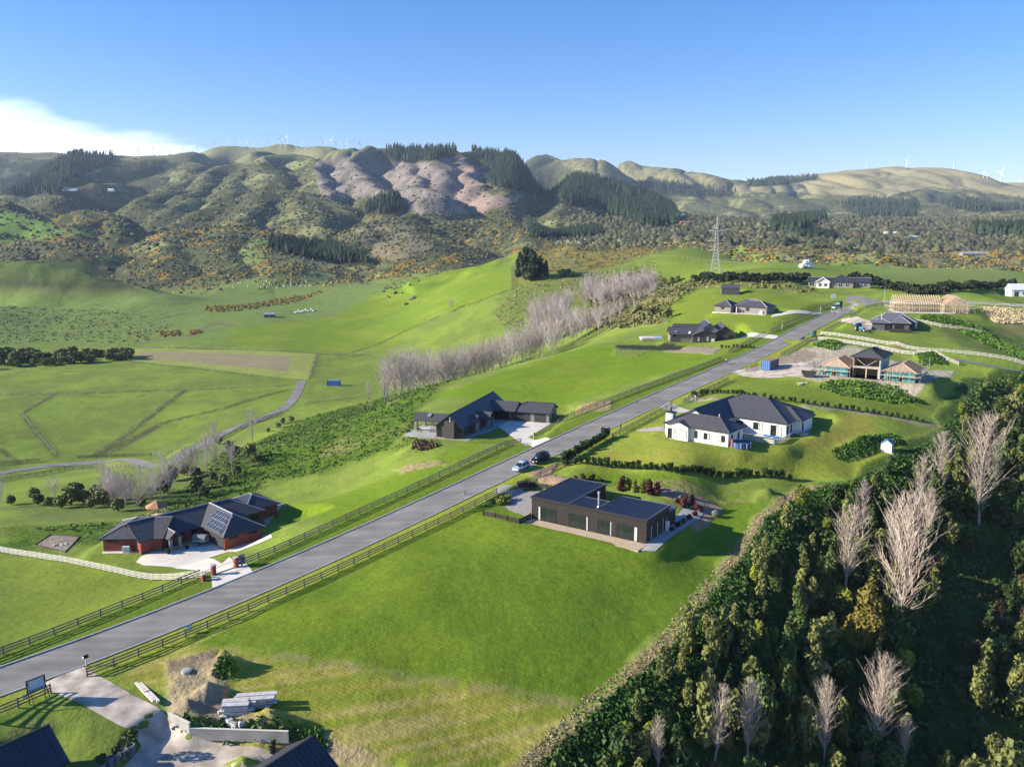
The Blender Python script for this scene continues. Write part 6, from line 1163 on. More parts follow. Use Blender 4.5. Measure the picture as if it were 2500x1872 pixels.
# ---- hedges of young evergreens, plant by plant
P_HD = shrub('hedge_plant', 'young dark evergreen in the tall hedge by the parked cars', 'hedge plant', 'roadside hedge plants', 1.9, .75, LF_H, 300, 'round', .13)
def hedge(pts_, step, sc, label, group, first=None):
    P = [gp(*q) for q in pts_]
    for a, b in zip(P[:-1], P[1:]):
        n = max(1, int(np.hypot(*(b - a)[:2]) / step))
        for i in range(n):
            p = a + (b - a) * (i + RNG.uniform(-.2, .2)) / n; z = float(zat(p[0], p[1])) - .05; s_ = sc * RNG.uniform(.8, 1.2); o = copy_tree(P_HD, (p[0], p[1], z), RNG.uniform(0, 6.28), (s_, s_, s_ * RNG.uniform(.85, 1.2)), label); o['group'] = group
hedge([(1376, 1134), (1430, 1100), (1488, 1066)], .95, 1.05, 'young dark evergreen in the tall hedge by the parked cars', 'roadside hedge plants'); hedge([(1385, 1138), (1500, 1142), (1650, 1156), (1800, 1166), (1945, 1174)], 1.15, .85, 'young dark evergreen in the hedge between the white and black houses', 'boundary hedge plants'); hedge([(1690, 968), (1735, 962)], 1.0, .8, 'young evergreen in the hedge by the driveway of the white house', 'drive hedge plants'); hedge([(1740, 962), (1850, 972), (1990, 990), (2130, 1010), (2270, 1034)], 1.3, .62, 'low young evergreen in the hedge behind the white house', 'back hedge plants'); hedge([(1762, 850), (1850, 852)], 1.2, .6, 'clipped low hedge plant beside the grey brick house', 'clipped hedge plants')
hide(P_HD)
def plant_list(lst, proto, label, group, sc0=1.0, var=.2, keep=False):
    first = True
    for q in lst:
        px, py = q[:2]; s_ = sc0 * (q[2] if len(q) > 2 else 1) * RNG.uniform(1 - var, 1 + var); p = gp(px, py)
        if first and not keep: proto.location = p; proto.scale = (s_,) * 3; first = False
        else: copy_tree(proto, p, RNG.uniform(0, 6.28), (s_, s_, s_ * RNG.uniform(.9, 1.15)))
plant_list([(1518, 1198), (1585, 1206), (1603, 1210), (1671, 1238, .8), (1688, 1234, .8)], shrub('purple_shrub', 'upright dark purple shrub in the bark bed behind the black house', 'shrub', 'purple shrubs in the bark bed', 2.5, .75, LF_P, 420, 'column', .14), '', '')
plant_list([(1533, 1196), (1549, 1200), (1570, 1201)], shrub('lime_shrub', 'upright lime green shrub between purple shrubs in the bark bed', 'shrub', 'lime shrubs in the bark bed', 2.7, .8, LF_Y, 460, 'column', .14), '', '')
plant_list([(1405, 1172), (1424, 1170), (1445, 1172), (1468, 1177), (1702, 1246), (1655, 1228)], shrub('red_twig_shrub', 'low reddish twiggy shrub along the edge of the bark bed', 'shrub', 'low reddish shrubs', 1.0, .6, LF_P, 200, 'round', .11), '', ''); plant_list([(1216, 1222), (1228, 1226), (1238, 1222), (1222, 1232), (1240, 1230)], shrub('low_shrub', 'low yellow-green shrub in the gravel yard corner', 'shrub', 'low shrubs in the gravel yard', .9, .8, LF_Y, 260, 'round', .12), '', ''); plant_list([(1745, 1262, .9), (1660, 1218, .6)], shrub('grey_shrub', 'pale grey-green shrub at the corner of the bark bed', 'shrub', 'pale shrubs by the paved path', 1.3, .7, leaf_mat('leaf_grey', (.20, .23, .13), (.33, .35, .22)), 260, 'round', .12), '', '')
plant_list([(1640 + i * 14, 1296 - i * 9) for i in range(6)], shrub('dark_red_hedge_plant', 'dark red hedge plant along the paved path of the black house', 'hedge plant', 'dark red hedge plants', .8, .55, LF_P, 180, 'round', .10), '', '')
# ---- leafless trees of the side valley
PM = 'leafless trees in the side valley'; P_WI = [bare_tree('bare_willow', 'leafless grey-mauve tree in the side valley thicket', PM, 13, 5, 'round', [M_TWIG2, M_TWIG3, M_TWIG2][_]) for _ in range(3)] + [bare_tree('bare_willow', 'leafless grey-mauve tree in the side valley thicket', PM, 13, 2.2, 'poplar', M_TWIG2, .7)]
uw = [False] * 4
def bare_at(x, y, hh, k, label=None, group=None):
    z = float(zat(x, y)); s_ = hh / 13
    if not uw[k]: o = P_WI[k]; uw[k] = True; o.location = (x, y, z); o.scale = (s_,) * 3
    else: o = copy_tree(P_WI[k], (x, y, z), RNG.uniform(0, 6.28), (s_ * RNG.uniform(.85, 1.15), s_ * RNG.uniform(.85, 1.15), s_))
    if label: o['label'] = label
    if group: o['group'] = group
def bare_depth(px, Z, yt, k, label=None, group=None):
    x = (px - 1250) / FPX * Z; y = (Z - 55 * SP) / CP_; z = float(zat(x, y)); bare_at(x, y, float(np.clip(top_height(px, yt, z, x, y), 6, 19)), k, label, group)
for i in range(58): px = 940 + 660 * (i + RNG.uniform(-.4, .4)) / 58; bare_depth(px, np.interp(px, [930, 1100, 1300, 1500, 1620], [300, 345, 372, 405, 410]) + RNG.uniform(-20, 28), np.interp(px, [930, 1015, 1100, 1200, 1300, 1450, 1600], [845, 800, 782, 765, 740, 738, 728]) + RNG.uniform(-10, 26), int(RNG.integers(0, 4)), 'leafless grey tree in the long thicket behind the dark brick house' if px < 1270 else 'leafless grey tree in the long thicket beside the tussock bank', 'long thicket, lower end' if px < 1270 else 'long thicket, upper end')
for i in range(20): px = 1302 + 92 * RNG.random(); bare_depth(px, RNG.uniform(430, 490), RNG.uniform(662, 705), int(RNG.integers(0, 3)), 'leafless pale tree in the upper thicket below the dark conifers', 'upper thicket')
for i in range(22): px = 1420 + 170 * (i + RNG.random()) / 22; bare_depth(px, RNG.uniform(480, 530), np.interp(px, [1420, 1500, 1590], [650, 640, 622]) + RNG.uniform(-6, 16), int(RNG.integers(0, 3)), 'leafless pale tree in the clump below the crest paddock', 'crest paddock clump')
for px, py, yt, k, lb in ((415, 1216, 1089, 0, None), (468, 1180, 1073, 1, None), (505, 1155, 1061, 3, None), (566, 1148, 1069, 2, None), (134, 1220, 1158, 0, None), (525, 1140, 1030, 3, None), (615, 1080, 1000, 3, None), (1102, 757, 724, 1, 'lone leafless tree on the fence line at the foot of the green hill'), (985, 925, 826, 0, None), (1015, 930, 830, 2, None), (950, 955, 890, 3, None), (5, 1240, 1150, 3, None), (900, 985, 930, 3, None)):
    p = gp(px, py); bare_at(p[0], p[1], float(np.clip(top_height(px, yt, p[2], p[0], p[1]), 4, 17)), k, lb or 'leafless grey tree on the slope above the valley road', None if lb else 'leafless trees above the valley road')
for i in range(20): px = RNG.uniform(255, 395); py = RNG.uniform(1205, 1250); p = gp(px, py); bare_at(p[0], p[1], RNG.uniform(5, 9), int(RNG.integers(0, 4)), 'slender leafless tree in the thicket behind the brick house', 'thicket behind the brick house')
# ---- evergreen bushes, hedgerows, conifers
plant_list([(85, 1218), (95, 1232, .7), (118, 1235, .7), (150, 1240, .8), (165, 1215, .8), (175, 1232), (190, 1215), (205, 1228), (222, 1240, .8), (235, 1215), (250, 1232), (420, 1175), (400, 1205, 1.1), (450, 1160), (478, 1165, .8), (610, 1120), (620, 1128, .8), (632, 1130, .7), (580, 1160, .6), (520, 1170, .7), (535, 1085, .8), (690, 1035, .6), (712, 1030, .7), (680, 1045, .6), (655, 1055, .6), (575, 1115), (560, 1100, .7), (28, 1232, .7), (480, 1195, .9), (500, 1215, .8), (545, 1185, .7), (345, 1238, .8), (290, 1248, .9), (270, 1222, .9)], shrub('evergreen_bush', 'rounded grey-green bush on the slope above the valley road', 'shrub', 'bushes above the valley road', 3.6, 1.9, LF_O, 520, 'round', .26), '', '', 1.0)
plant_list([(RNG.uniform(-20, 320), 0) for _ in range(0)] + [(px, 905 - (px * .075) - RNG.uniform(4, 44) * (1 - px / 430)) for px in np.linspace(-25, 318, 62)], shrub('valley_shrub', 'dark rounded shrub in the bush patch beside the pale arena', 'shrub', 'valley bush patch', 5.0, 3.4, LF_O, 480, 'round', .5), '', '', .95, .3)
plant_list([(px, 686 + RNG.uniform(-4, 5)) for px in np.linspace(1692, 1965, 44)] + [(px, np.interp(px, [2075, 2160, 2250], [686, 702, 722]) + RNG.uniform(-3, 4)) for px in np.linspace(2075, 2250, 30)] + [(px, np.interp(px, [2262, 2330, 2470], [722, 707, 704]) + RNG.uniform(-4, 5)) for px in np.linspace(2262, 2472, 34)], shrub('hedgerow_shrub', 'dark dense shrub in the hedgerow along the crest', 'shrub', 'crest hedgerow', 4.0, 2.2, LF_C, 420, 'round', .38), '', '', .95, .25)
for px, py, yt, w_ in ((1283, 682, 598, 1.0), (1300, 684, 606, .9), (1318, 678, 622, .9), (1268, 676, 612, .7), (1332, 675, 635, .8)):
    p = gp(px, py); hh = top_height(px, yt, p[2], p[0], p[1]); o = shrub('dark_conifer', 'tall dark conifer in the clump at the corner of the green hill', 'tree', 'conifer clump', 20, 4.6, LF_C, 1500, 'column', .75); o.location = p; o.scale = (hh / 20 * w_ * 1.1, hh / 20 * w_ * 1.1, hh / 20)
plant_list([(1370 + i * 9, 676 - (i % 3) * 4) for i in range(4)] + [(1640, 690), (1655, 685, .8), (1490, 735, .8), (1520, 745, .7), (1560, 760, .8), (1590, 770, .7), (1630, 775, .8), (1610, 700, .7)], shrub('scrub_bush', 'rounded scrub bush on the rough bank above the bare trees', 'shrub', 'scrub bushes on the rough bank', 4, 2.6, LF_O, 420, 'round', .4), '', '')
# ------------------------------------------------------------------ vegetation of the hills: too far and too many to count
def cell_sample(W, n):
    """random ground points, weighted by W per grid cell (and so denser towards the viewer)"""
    w_ = W[:-1, :-1].ravel(); c = np.cumsum(w_); k = np.searchsorted(c, RNG.uniform(0, c[-1], n)); i = k // (NR - 1); j = k % (NR - 1)
    a = AZ[i] + RNG.random(n) * (AZ[1] - AZ[0]); l = LR[j] + RNG.random(n) * (LR[1] - LR[0]); r = np.exp(l); return np.sin(a) * r, np.cos(a) * r, i, j
FACING = np.ones(GX.shape)
inview = ((PXv > -80) & (PXv < 2580) & (PYv > 250)).astype(float)
M_TINT = tint_mat('far_foliage')
def pines(name, W, n, h0, h1, wid, c0, c1):
    x, y, i, j = cell_sample(W, n); z = zat(x, y); hh = RNG.uniform(h0, h1, n); m = 6; ang = np.arange(m) * 2 * np.pi / m; V = []; F = []; rgb = []
    base = np.stack([x, y, z], 1); k = 0
    tiers = ((0.12, 1.0, .62), (.38, .70, 1.0))
    nv = 2 * (m + 1); Vn = np.zeros((n, nv, 3))
    for t_, (zb, rr, zt) in enumerate(tiers):
        rad = hh * wid * rr
        for q in range(m): jr = RNG.uniform(.7, 1.2, n); Vn[:, t_ * (m + 1) + q] = base + np.stack([np.cos(ang[q] + RNG.uniform(0, 1, n)) * rad * jr, np.sin(ang[q]) * rad * jr, hh * zb + RNG.uniform(-.05, .05, n) * hh], 1)
        Vn[:, t_ * (m + 1) + m] = base + np.stack([RNG.normal(0, .02, n) * hh, RNG.normal(0, .02, n) * hh, hh * zt], 1)
    f1 = np.array([[t_ * (m + 1) + q, t_ * (m + 1) + (q + 1) % m, t_ * (m + 1) + m] for t_ in range(2) for q in range(m)]); Fn = (np.arange(n)[:, None, None] * nv + f1[None]).reshape(-1, 3)
    u = RNG.random((n, 1)) ; col = np.array(c0) * (1 - u) + np.array(c1) * u; return stuff_mesh(name, Vn.reshape(-1, 3), Fn, M_TINT, np.repeat(col, nv, 0))
P0, P1 = (.012, .026, .016), (.030, .052, .028)
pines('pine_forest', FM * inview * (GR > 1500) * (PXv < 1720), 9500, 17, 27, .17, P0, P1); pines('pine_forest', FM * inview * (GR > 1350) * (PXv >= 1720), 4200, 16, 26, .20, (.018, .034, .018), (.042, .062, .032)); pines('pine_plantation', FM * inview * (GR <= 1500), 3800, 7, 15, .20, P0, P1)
def scrub(name, W, n, r0, r1, cols, flat=.7, zsink=.25):
    """low rounded bushes"""
    x, y, i, j = cell_sample(W, n); z = zat(x, y); rr = RNG.uniform(r0, r1, n); o = np.array([(1, 0, .15), (.31, .95, .2), (-.81, .59, .1), (-.81, -.59, .2), (.31, -.95, .12), (.1, .05, 1), (-.3, .35, .75)]); f1 = np.array([(0, 1, 5), (1, 6, 5), (1, 2, 6), (2, 3, 6), (3, 5, 6), (3, 4, 5), (4, 0, 5)])
    a = RNG.uniform(0, 6.28, n); ca, sa = np.cos(a), np.sin(a); V = np.zeros((n, 7, 3)); jr = RNG.uniform(.7, 1.25, (n, 7))
    V[:, :, 0] = x[:, None] + (o[None, :, 0] * ca[:, None] - o[None, :, 1] * sa[:, None]) * rr[:, None] * jr; V[:, :, 1] = y[:, None] + (o[None, :, 0] * sa[:, None] + o[None, :, 1] * ca[:, None]) * rr[:, None] * jr; V[:, :, 2] = z[:, None] + (o[None, :, 2] * flat - zsink * flat * .4) * rr[:, None] * jr * 1.3
    cols = np.array(cols); c = cols[RNG.integers(0, len(cols), n)] * RNG.uniform(.75, 1.25, (n, 1)); return stuff_mesh(name, V.reshape(-1, 3), (np.arange(n)[:, None, None] * 7 + f1[None]).reshape(-1, 3), M_TINT, np.repeat(c, 7, 0))
GREEN = [(.065, .078, .038), (.085, .095, .042), (.12, .125, .062), (.055, .068, .034), (.15, .14, .075)]
scm = hill * sc * inview * (1 - FM) * (1 - right_hill) * (1 - knoll) * (1 - .75 * fell) * (1 - far_ridge * .8)
scrub('hill_scrub', scm * (GR > 1200), 30000, 2.0, 5.0, GREEN); scrub('hill_scrub', scm * (GR <= 1250) + .3 * scr_r * inview * (GR < 1300), 9000, 1.2, 3.0, GREEN + [(.12, .10, .05)])
scrub('gorse', (hill * go * inview + .6 * scr_r * smooth(-.05, .2, n1 + .5 * n2 - .2 * n3) * (GR < 1150) * inview) * (1 - FM) * (1 - knoll), 9000, 1.0, 2.6, [(.32, .21, .04), (.38, .25, .04), (.24, .18, .05), (.10, .11, .045)])
scrub('bush_clumps', scr_r * inview * (GR > 1000) * smooth(-.3, .2, n1), 5000, 3.0, 7.5, GREEN[:3] + [(.10, .085, .06)], 1.0); scrub('slash', fell * inview * smooth(-.1, .3, n2), 3000, 1.0, 2.6, [(.30, .25, .21), (.16, .12, .10), (.42, .37, .32)], .4); scrub('gorse', zone([(500, 752), (600, 745), (700, 728), (780, 712), (782, 718), (700, 742), (600, 758), (510, 765)], 3, warp=4), 420, .8, 2.2, [(.22, .14, .02), (.10, .09, .03)]); scrub('gorse', zone([(380, 812), (430, 808), (440, 818), (400, 825)], 2) + zone([(460, 808), (490, 808), (488, 816), (465, 818)], 2), 120, .8, 1.8, [(.22, .13, .03), (.10, .08, .03)])
# ------------------------------------------------------------------ wind turbines along the ranges
def turbine():
    t = thing('wind_turbine', 'white three-bladed wind turbine on the skyline of the ranges', 'wind turbine', group='wind turbines on the ranges'); MB().tube((0, 0, -2), (0, 0, 40), 2.0, 1.1, 10).build('tower', M_WPNT, t); MB().box(-1.6, 1.6, -2.5, 4, 39, 42.5).build('nacelle', M_WPNT, t); MB().ball((0, -3.4, 40.8), 1.7, 8, 6).build('hub', M_WPNT, t)
    for k in range(3):
        a = 2 * math.pi * k / 3 + .5; d = Vector((math.sin(a), 0, math.cos(a))); p = Vector((0, -3.6, 40.8)); n = Vector((d.z, 0, -d.x)); b = MB(); b.add([p + n * .7, p - n * .7, p + d * 7 - n * 1.6, p + d * 7 + n * .9, p + d * 23.5 - n * .25, p + d * 23.5 + n * .3] + [q + Vector((0, .5, 0)) for q in (p + n * .7, p - n * .7, p + d * 7 - n * 1.6, p + d * 7 + n * .9, p + d * 23.5 - n * .25, p + d * 23.5 + n * .3)], [(0, 1, 2, 3), (3, 2, 4, 5), (9, 8, 7, 6), (11, 10, 8, 9), (0, 3, 9, 6), (3, 5, 11, 9), (1, 7, 8, 2), (2, 8, 10, 4), (4, 10, 11, 5)]); b.build('blade', M_WPNT, t)
    return t
z1 = lambda l: [(x * .4069, 200 + yb * .4069, 200 + yt * .4069) for x, yb, yt in l]; z2 = lambda l: [(800 + x * .4069, 250 + yb * .4069, 250 + yt * .4069) for x, yb, yt in l]; z3 = lambda l: [(1600 + x * .4069, 350 + yb * .4069, 350 + yt * .4069) for x, yb, yt in l]
TB = z1([(100, 420, 370), (212, 425, 378), (327, 433, 380), (443, 432, 385), (562, 424, 387), (636, 443, 388), (674, 420, 385), (796, 432, 383), (832, 465, 405), (889, 432, 397), (916, 445, 397), (960, 455, 430), (982, 430, 400), (1017, 430, 415), (1058, 443, 402), (1096, 430, 395), (1163, 418, 376), (1187, 415, 380), (1272, 410, 375), (1285, 408, 366), (1375, 390, 340), (1443, 382, 345), (1485, 385, 343), (1525, 382, 355), (1583, 380, 337), (1603, 382, 350), (1683, 395, 338), (1694, 375, 352), (1714, 420, 375), (1728, 372, 320), (1778, 405, 358), (1820, 375, 335), (1828, 418, 375), (1873, 388, 372), (1926, 390, 340), (1941, 400, 375), (1960, 388, 362), (1993, 395, 342), (2013, 395, 365), (2057, 390, 362), (2087, 395, 340), (2123, 390, 372), (2157, 390, 355)]) + z2([(47, 272, 237), (90, 270, 240), (122, 270, 215), (190, 265, 232)]) + z3([(577, 222, 165), (587, 230, 200), (862, 205, 180), (880, 200, 150), (1262, 152, 105), (1507, 150, 75), (1787, 155, 95), (1968, 220, 172), (1990, 222, 185), (2070, 235, 145), (2190, 235, 182)])
TP = turbine()
for k, (px, yb, yt) in enumerate(TB):
    d = ray(px, yb); a = math.atan2(d[0], d[1]); i = int(np.clip((a - AZ[0]) / (AZ[1] - AZ[0]), 0, NA - 1)); el = (TZ[i] - CAMZ) / GR[0]; j = int(np.where(GR[0] > 2000, el, -9).argmax()); want = d[2] / math.hypot(d[0], d[1])
    q = [m for m in range(NR) if GR[0, m] > 2400 and GR[0, m] < 5200 and el[m] >= want]
    m = j if want >= el[j] else min(q) if q else j
    r = GR[0, m]; p = (math.sin(a) * r, math.cos(a) * r, TZ[i, m]); hh = (yb - yt) / FPX * r * (1.15 if px < 1400 else .85); s_ = max(.45, hh / 62.0)
    if k == 0: TP.location = p; TP.scale = (s_,) * 3; TP.rotation_euler = (0, 0, .4)
    else: copy_tree(TP, p, RNG.uniform(-.9, .9), (s_,) * 3, 'white three-bladed wind turbine on the bald hill beyond the valley' if px > 1800 else None)
for o in COL.objects:
    if o.name.startswith('wind_turbine') and o.get('label', '').endswith('beyond the valley'): o['group'] = 'wind turbines on the bald hill'
# ------------------------------------------------------------------ lattice pylon
b_ = gp(1746, 672); H_ = top_height(1753, 527, b_[2], b_[0], b_[1]); t = thing('lattice_pylon', 'tall galvanised lattice power pylon on the crest', 'pylon', (b_[0], b_[1], b_[2]), R(-20)); S_ = H_ / 38.0
def pw(z): return (3.4 - 2.1 * z / 15) if z < 15 else 1.3 - .35 * (z - 15) / 15 if z < 30 else .95 * (38.5 - z) / 8.5 * .6
PM_ = mat('pylon_steel', (.42, .43, .42), .6, .08, .5, metal=.3)
for sx_ in (-1, 1):
    for sy in (-1, 1):
        o = MB(); zs = [0, 5, 10, 15, 22, 30, 38]
        for a, c in zip(zs[:-1], zs[1:]): o.bar((sx_ * pw(a) * S_, sy * pw(a) * S_, a * S_), (sx_ * pw(c) * S_, sy * pw(c) * S_, c * S_), .24, .24)
        o.build('leg', PM_, t)
for f in range(4):
    o = MB(); zz = [3, 6, 9, 11.5, 13.5, 15, 17, 19, 21, 23, 25, 27, 29, 31]
    for a, c in zip(zz[:-1], zz[1:]):
        for s_ in (-1, 1):
            P = lambda q, z: {0: (q * pw(z), -pw(z), z), 1: (q * pw(z), pw(z), z), 2: (-pw(z), q * pw(z), z), 3: (pw(z), q * pw(z), z)}[f]; A, B = P(s_, a), P(-s_, c); o.bar([v * S_ for v in A], [v * S_ for v in B], .13, .13)
    q = o.build('lattice', PM_, t); q['kind'] = 'stuff'
for z in (16, 22, 28.5):
    for s_ in (-1, 1): o = MB(); L_ = 5.2; o.bar((s_ * .9 * S_, -.8 * S_, z * S_), (s_ * L_ * S_, 0, (z + .1) * S_), .18, .18); o.bar((s_ * .9 * S_, .8 * S_, z * S_), (s_ * L_ * S_, 0, (z + .1) * S_), .18, .18); o.bar((s_ * .7 * S_, 0, (z + 1.6) * S_), (s_ * L_ * S_, 0, (z + .1) * S_), .16, .16); o.build('cross_arm', PM_, t); MB().tube((s_ * (L_ - .2) * S_, 0, z * S_), (s_ * (L_ - .2) * S_, 0, (z - 1.3) * S_), .12, n=6).build('insulator', M_CAP, t)
# ------------------------------------------------------------------ far buildings, bales, tree guards
def little_house(px, py, L_, W_, wall, roof, label, cat='house', he=2.6, rise=1.6, rz=-20, name='far_house'):
    p = gp(px, py); t = thing(name, label, cat, p, R(rz)); block(t, 0, L_, 0, W_, he, rise, 'x', ('gable', 'gable'), .3, wall, roof, cap=None, z0=-1.5)
    n = max(2, int(L_ / 4))
    for i in range(n): window(t, '-y', .3, L_ * (i + .5) / n, min(1.6, L_ / n * .5), 1.2, .9, 2)
    return t
M_RS = mat('red_shed', (.40, .12, .08), .8, .1, 1)
little_house(643, 776, 9, 6, M_GRYB, M_CAP, 'small pale grey hut alone in the far valley paddock', 'hut', 2.6, 1.3, 8, 'field_hut'); little_house(1662, 548, 26, 10, M_RS, M_RS, 'red shed beyond the gorse crest', 'shed', 4, 2.5, 5, 'red_shed'); little_house(1655, 530, 16, 10, M_WPNT, M_WPNT, 'white house among dark trees above the red shed', 'house', 5, 2, -5)
for px, py, L_, wl, rf, lb in ((2040, 572, 34, M_GRYB, M_ROOF2, 'long low house with pale wall at the foot of the pines'), (2090, 572, 30, M_DKB, M_ROOF2, 'dark roofed house in front of tall pale trunks'), (2160, 574, 22, M_WPNT, M_WPNT, 'small white house on the far terrace'), (2180, 586, 18, M_WPNT, M_CAP, 'white cottage at the edge of the gorse bank'), (2215, 584, 40, M_WPNT, mat('blue_roof', (.35, .47, .55), .5, .05, 1), 'long white house with pale blue roof on the far terrace'), (2220, 570, 36, M_GRYB, M_DK, 'dark roofed house behind the long white house'), (2335, 584, 32, M_RS, M_DKB, 'brown house with pale drive beside the dark pines'), (2455, 582, 24, M_GRYB, M_ROOF2, 'grey house at the edge of the right hand pines'), (2350, 628, 26, M_GRYB, M_CAP, 'grey house half hidden in gorse scrub'), (1925, 522, 22, M_WPNT, M_CAP, 'small pale house in the forest clearing'), (150, 465, 40, M_WPNT, mat('teal_roof', (.35, .5, .55), .5, .05, 1), 'pale blue farm building below the left forest'), (262, 466, 16, M_WPNT, M_WPNT, 'tiny white hut on the forest spur')): little_house(px, py, L_, 10, wl, rf, lb, he=3.5, rise=2.2, rz=-6)
def bale_stack(px, py, n, L_, label, s_=1.3):
    p = gp(px, py); t = thing('wrapped_bales', label, 'bales', p, R(15))
    for i in range(n): MB().ball((i * L_ / n, (i % 2) * s_, s_ * .55 + (s_ if i % 3 == 2 else 0)), s_ * .7, 10, 6, .9).build('bale', M_WPNT, t)
bale_stack(722, 765, 4, 5, 'short stack of white wrapped bales by the valley hut'); bale_stack(738, 762, 8, 12, 'long stack of white wrapped bales by the valley hut'); bale_stack(1958, 655, 8, 8, 'heap of white wrapped bales at the edge of the crest paddock', 2.2)
def guards(lst, label, group):
    me = MB().prism([(.22, 0), (0, .22), (-.22, 0), (0, -.22)], -.2, 1.9).mesh('tree_guard', M_WPNT); sk_ = MB().box(-.04, .04, -.04, .04, -.2, 2.3).mesh('stake', M_PALE)
    for px, py in lst: p = gp(px, py); o = link('tree_guard', me, None, p, None, (1, 1, RNG.uniform(.8, 1.4))); tag(o, label, 'tree guard', group)
guards([(RNG.uniform(525, 760), RNG.uniform(684, 706)) for _ in range(40)], 'white plastic tube guarding a young tree on the far valley floor', 'tree guards on the valley floor'); guards([(RNG.uniform(1362, 1700), 0) for _ in range(0)] + [(x, np.interp(x, [1350, 1560, 1700], [589, 580, 572]) + RNG.uniform(-2, 26) * np.interp(x, [1350, 1450, 1700], [.25, .6, 1.2])) for x in RNG.uniform(1355, 1705, 115)], 'white plastic tube guarding a young tree on the gorse crest', 'tree guards on the gorse crest')
# ------------------------------------------------------------------ the air: thin haze over the whole country
hz = MB().box(-9500, 9500, -400, 9600, -420, 760).mesh('haze'); hm = bpy.data.materials.new('haze'); hm.use_nodes = True; t_ = hm.node_tree
for n in list(t_.nodes):
    if n.type != 'OUTPUT_MATERIAL': t_.nodes.remove(n)
pv = t_.nodes.new('ShaderNodeVolumePrincipled'); pv.inputs['Color'].default_value = (.62, .76, 1.0, 1); pv.inputs['Density'].default_value = 0.00005; pv.inputs['Anisotropy'].default_value = 0.0
t_.links.new(pv.outputs[0], [n for n in t_.nodes if n.type == 'OUTPUT_MATERIAL'][0].inputs['Volume']); hz.materials.append(hm); ho = link('haze', hz); ho['kind'] = 'stuff'; ho.display_type = 'WIRE'
# ------------------------------------------------------------------ vehicles
ROAD_RZ = math.atan2(RD[1], RD[0])
def paint_mat(name, col, rough=.25, metal=.4): return mat(name, col, rough, .02, 1, metal=metal, spec=.5)
M_CGL = mat('car_glass', (.012, .016, .018), .05, .02, 1, spec=.6); M_LAMP = mat('headlight', (.75, .77, .78), .15, .02, 1); M_TLMP = mat('tail_light', (.35, .02, .02), .25, .02, 1); M_RIM = mat('wheel_rim', (.45, .46, .48), .35, .05, 3, metal=.7)
def loft(st):
    """stations (x, half width low, z low, half width belt, z belt, half width top, z top)"""
    o = MB(); ring = []
    for x, a, z0, b, zb, c, zt in st: ring.append([(x, -a, z0), (x, -b, z0 + (zb - z0) * .5), (x, -b * .98, zb), (x, -c, zt), (x, c, zt), (x, b * .98, zb), (x, b, z0 + (zb - z0) * .5), (x, a, z0)])
    n = 8; v = [p for r in ring for p in r]; f = [(i * n + k, i * n + (k + 1) % n, (i + 1) * n + (k + 1) % n, (i + 1) * n + k) for i in range(len(ring) - 1) for k in range(n)]; f += [tuple(range(n)), tuple(range(len(v) - 1, len(v) - n - 1, -1))]; return o.add(v, f)
def wheel(t, x, y, r, w_=.2):
    o = MB().tube((x, y - w_ / 2, r), (x, y + w_ / 2, r), r, n=18).build('wheel', M_TYRE, t); s_ = 1 if y > 0 else -1; MB().tube((x, y + s_ * (w_ / 2 - .02), r), (x, y + s_ * (w_ / 2 + .012), r), r * .62, n=14).build('rim', M_RIM, o)
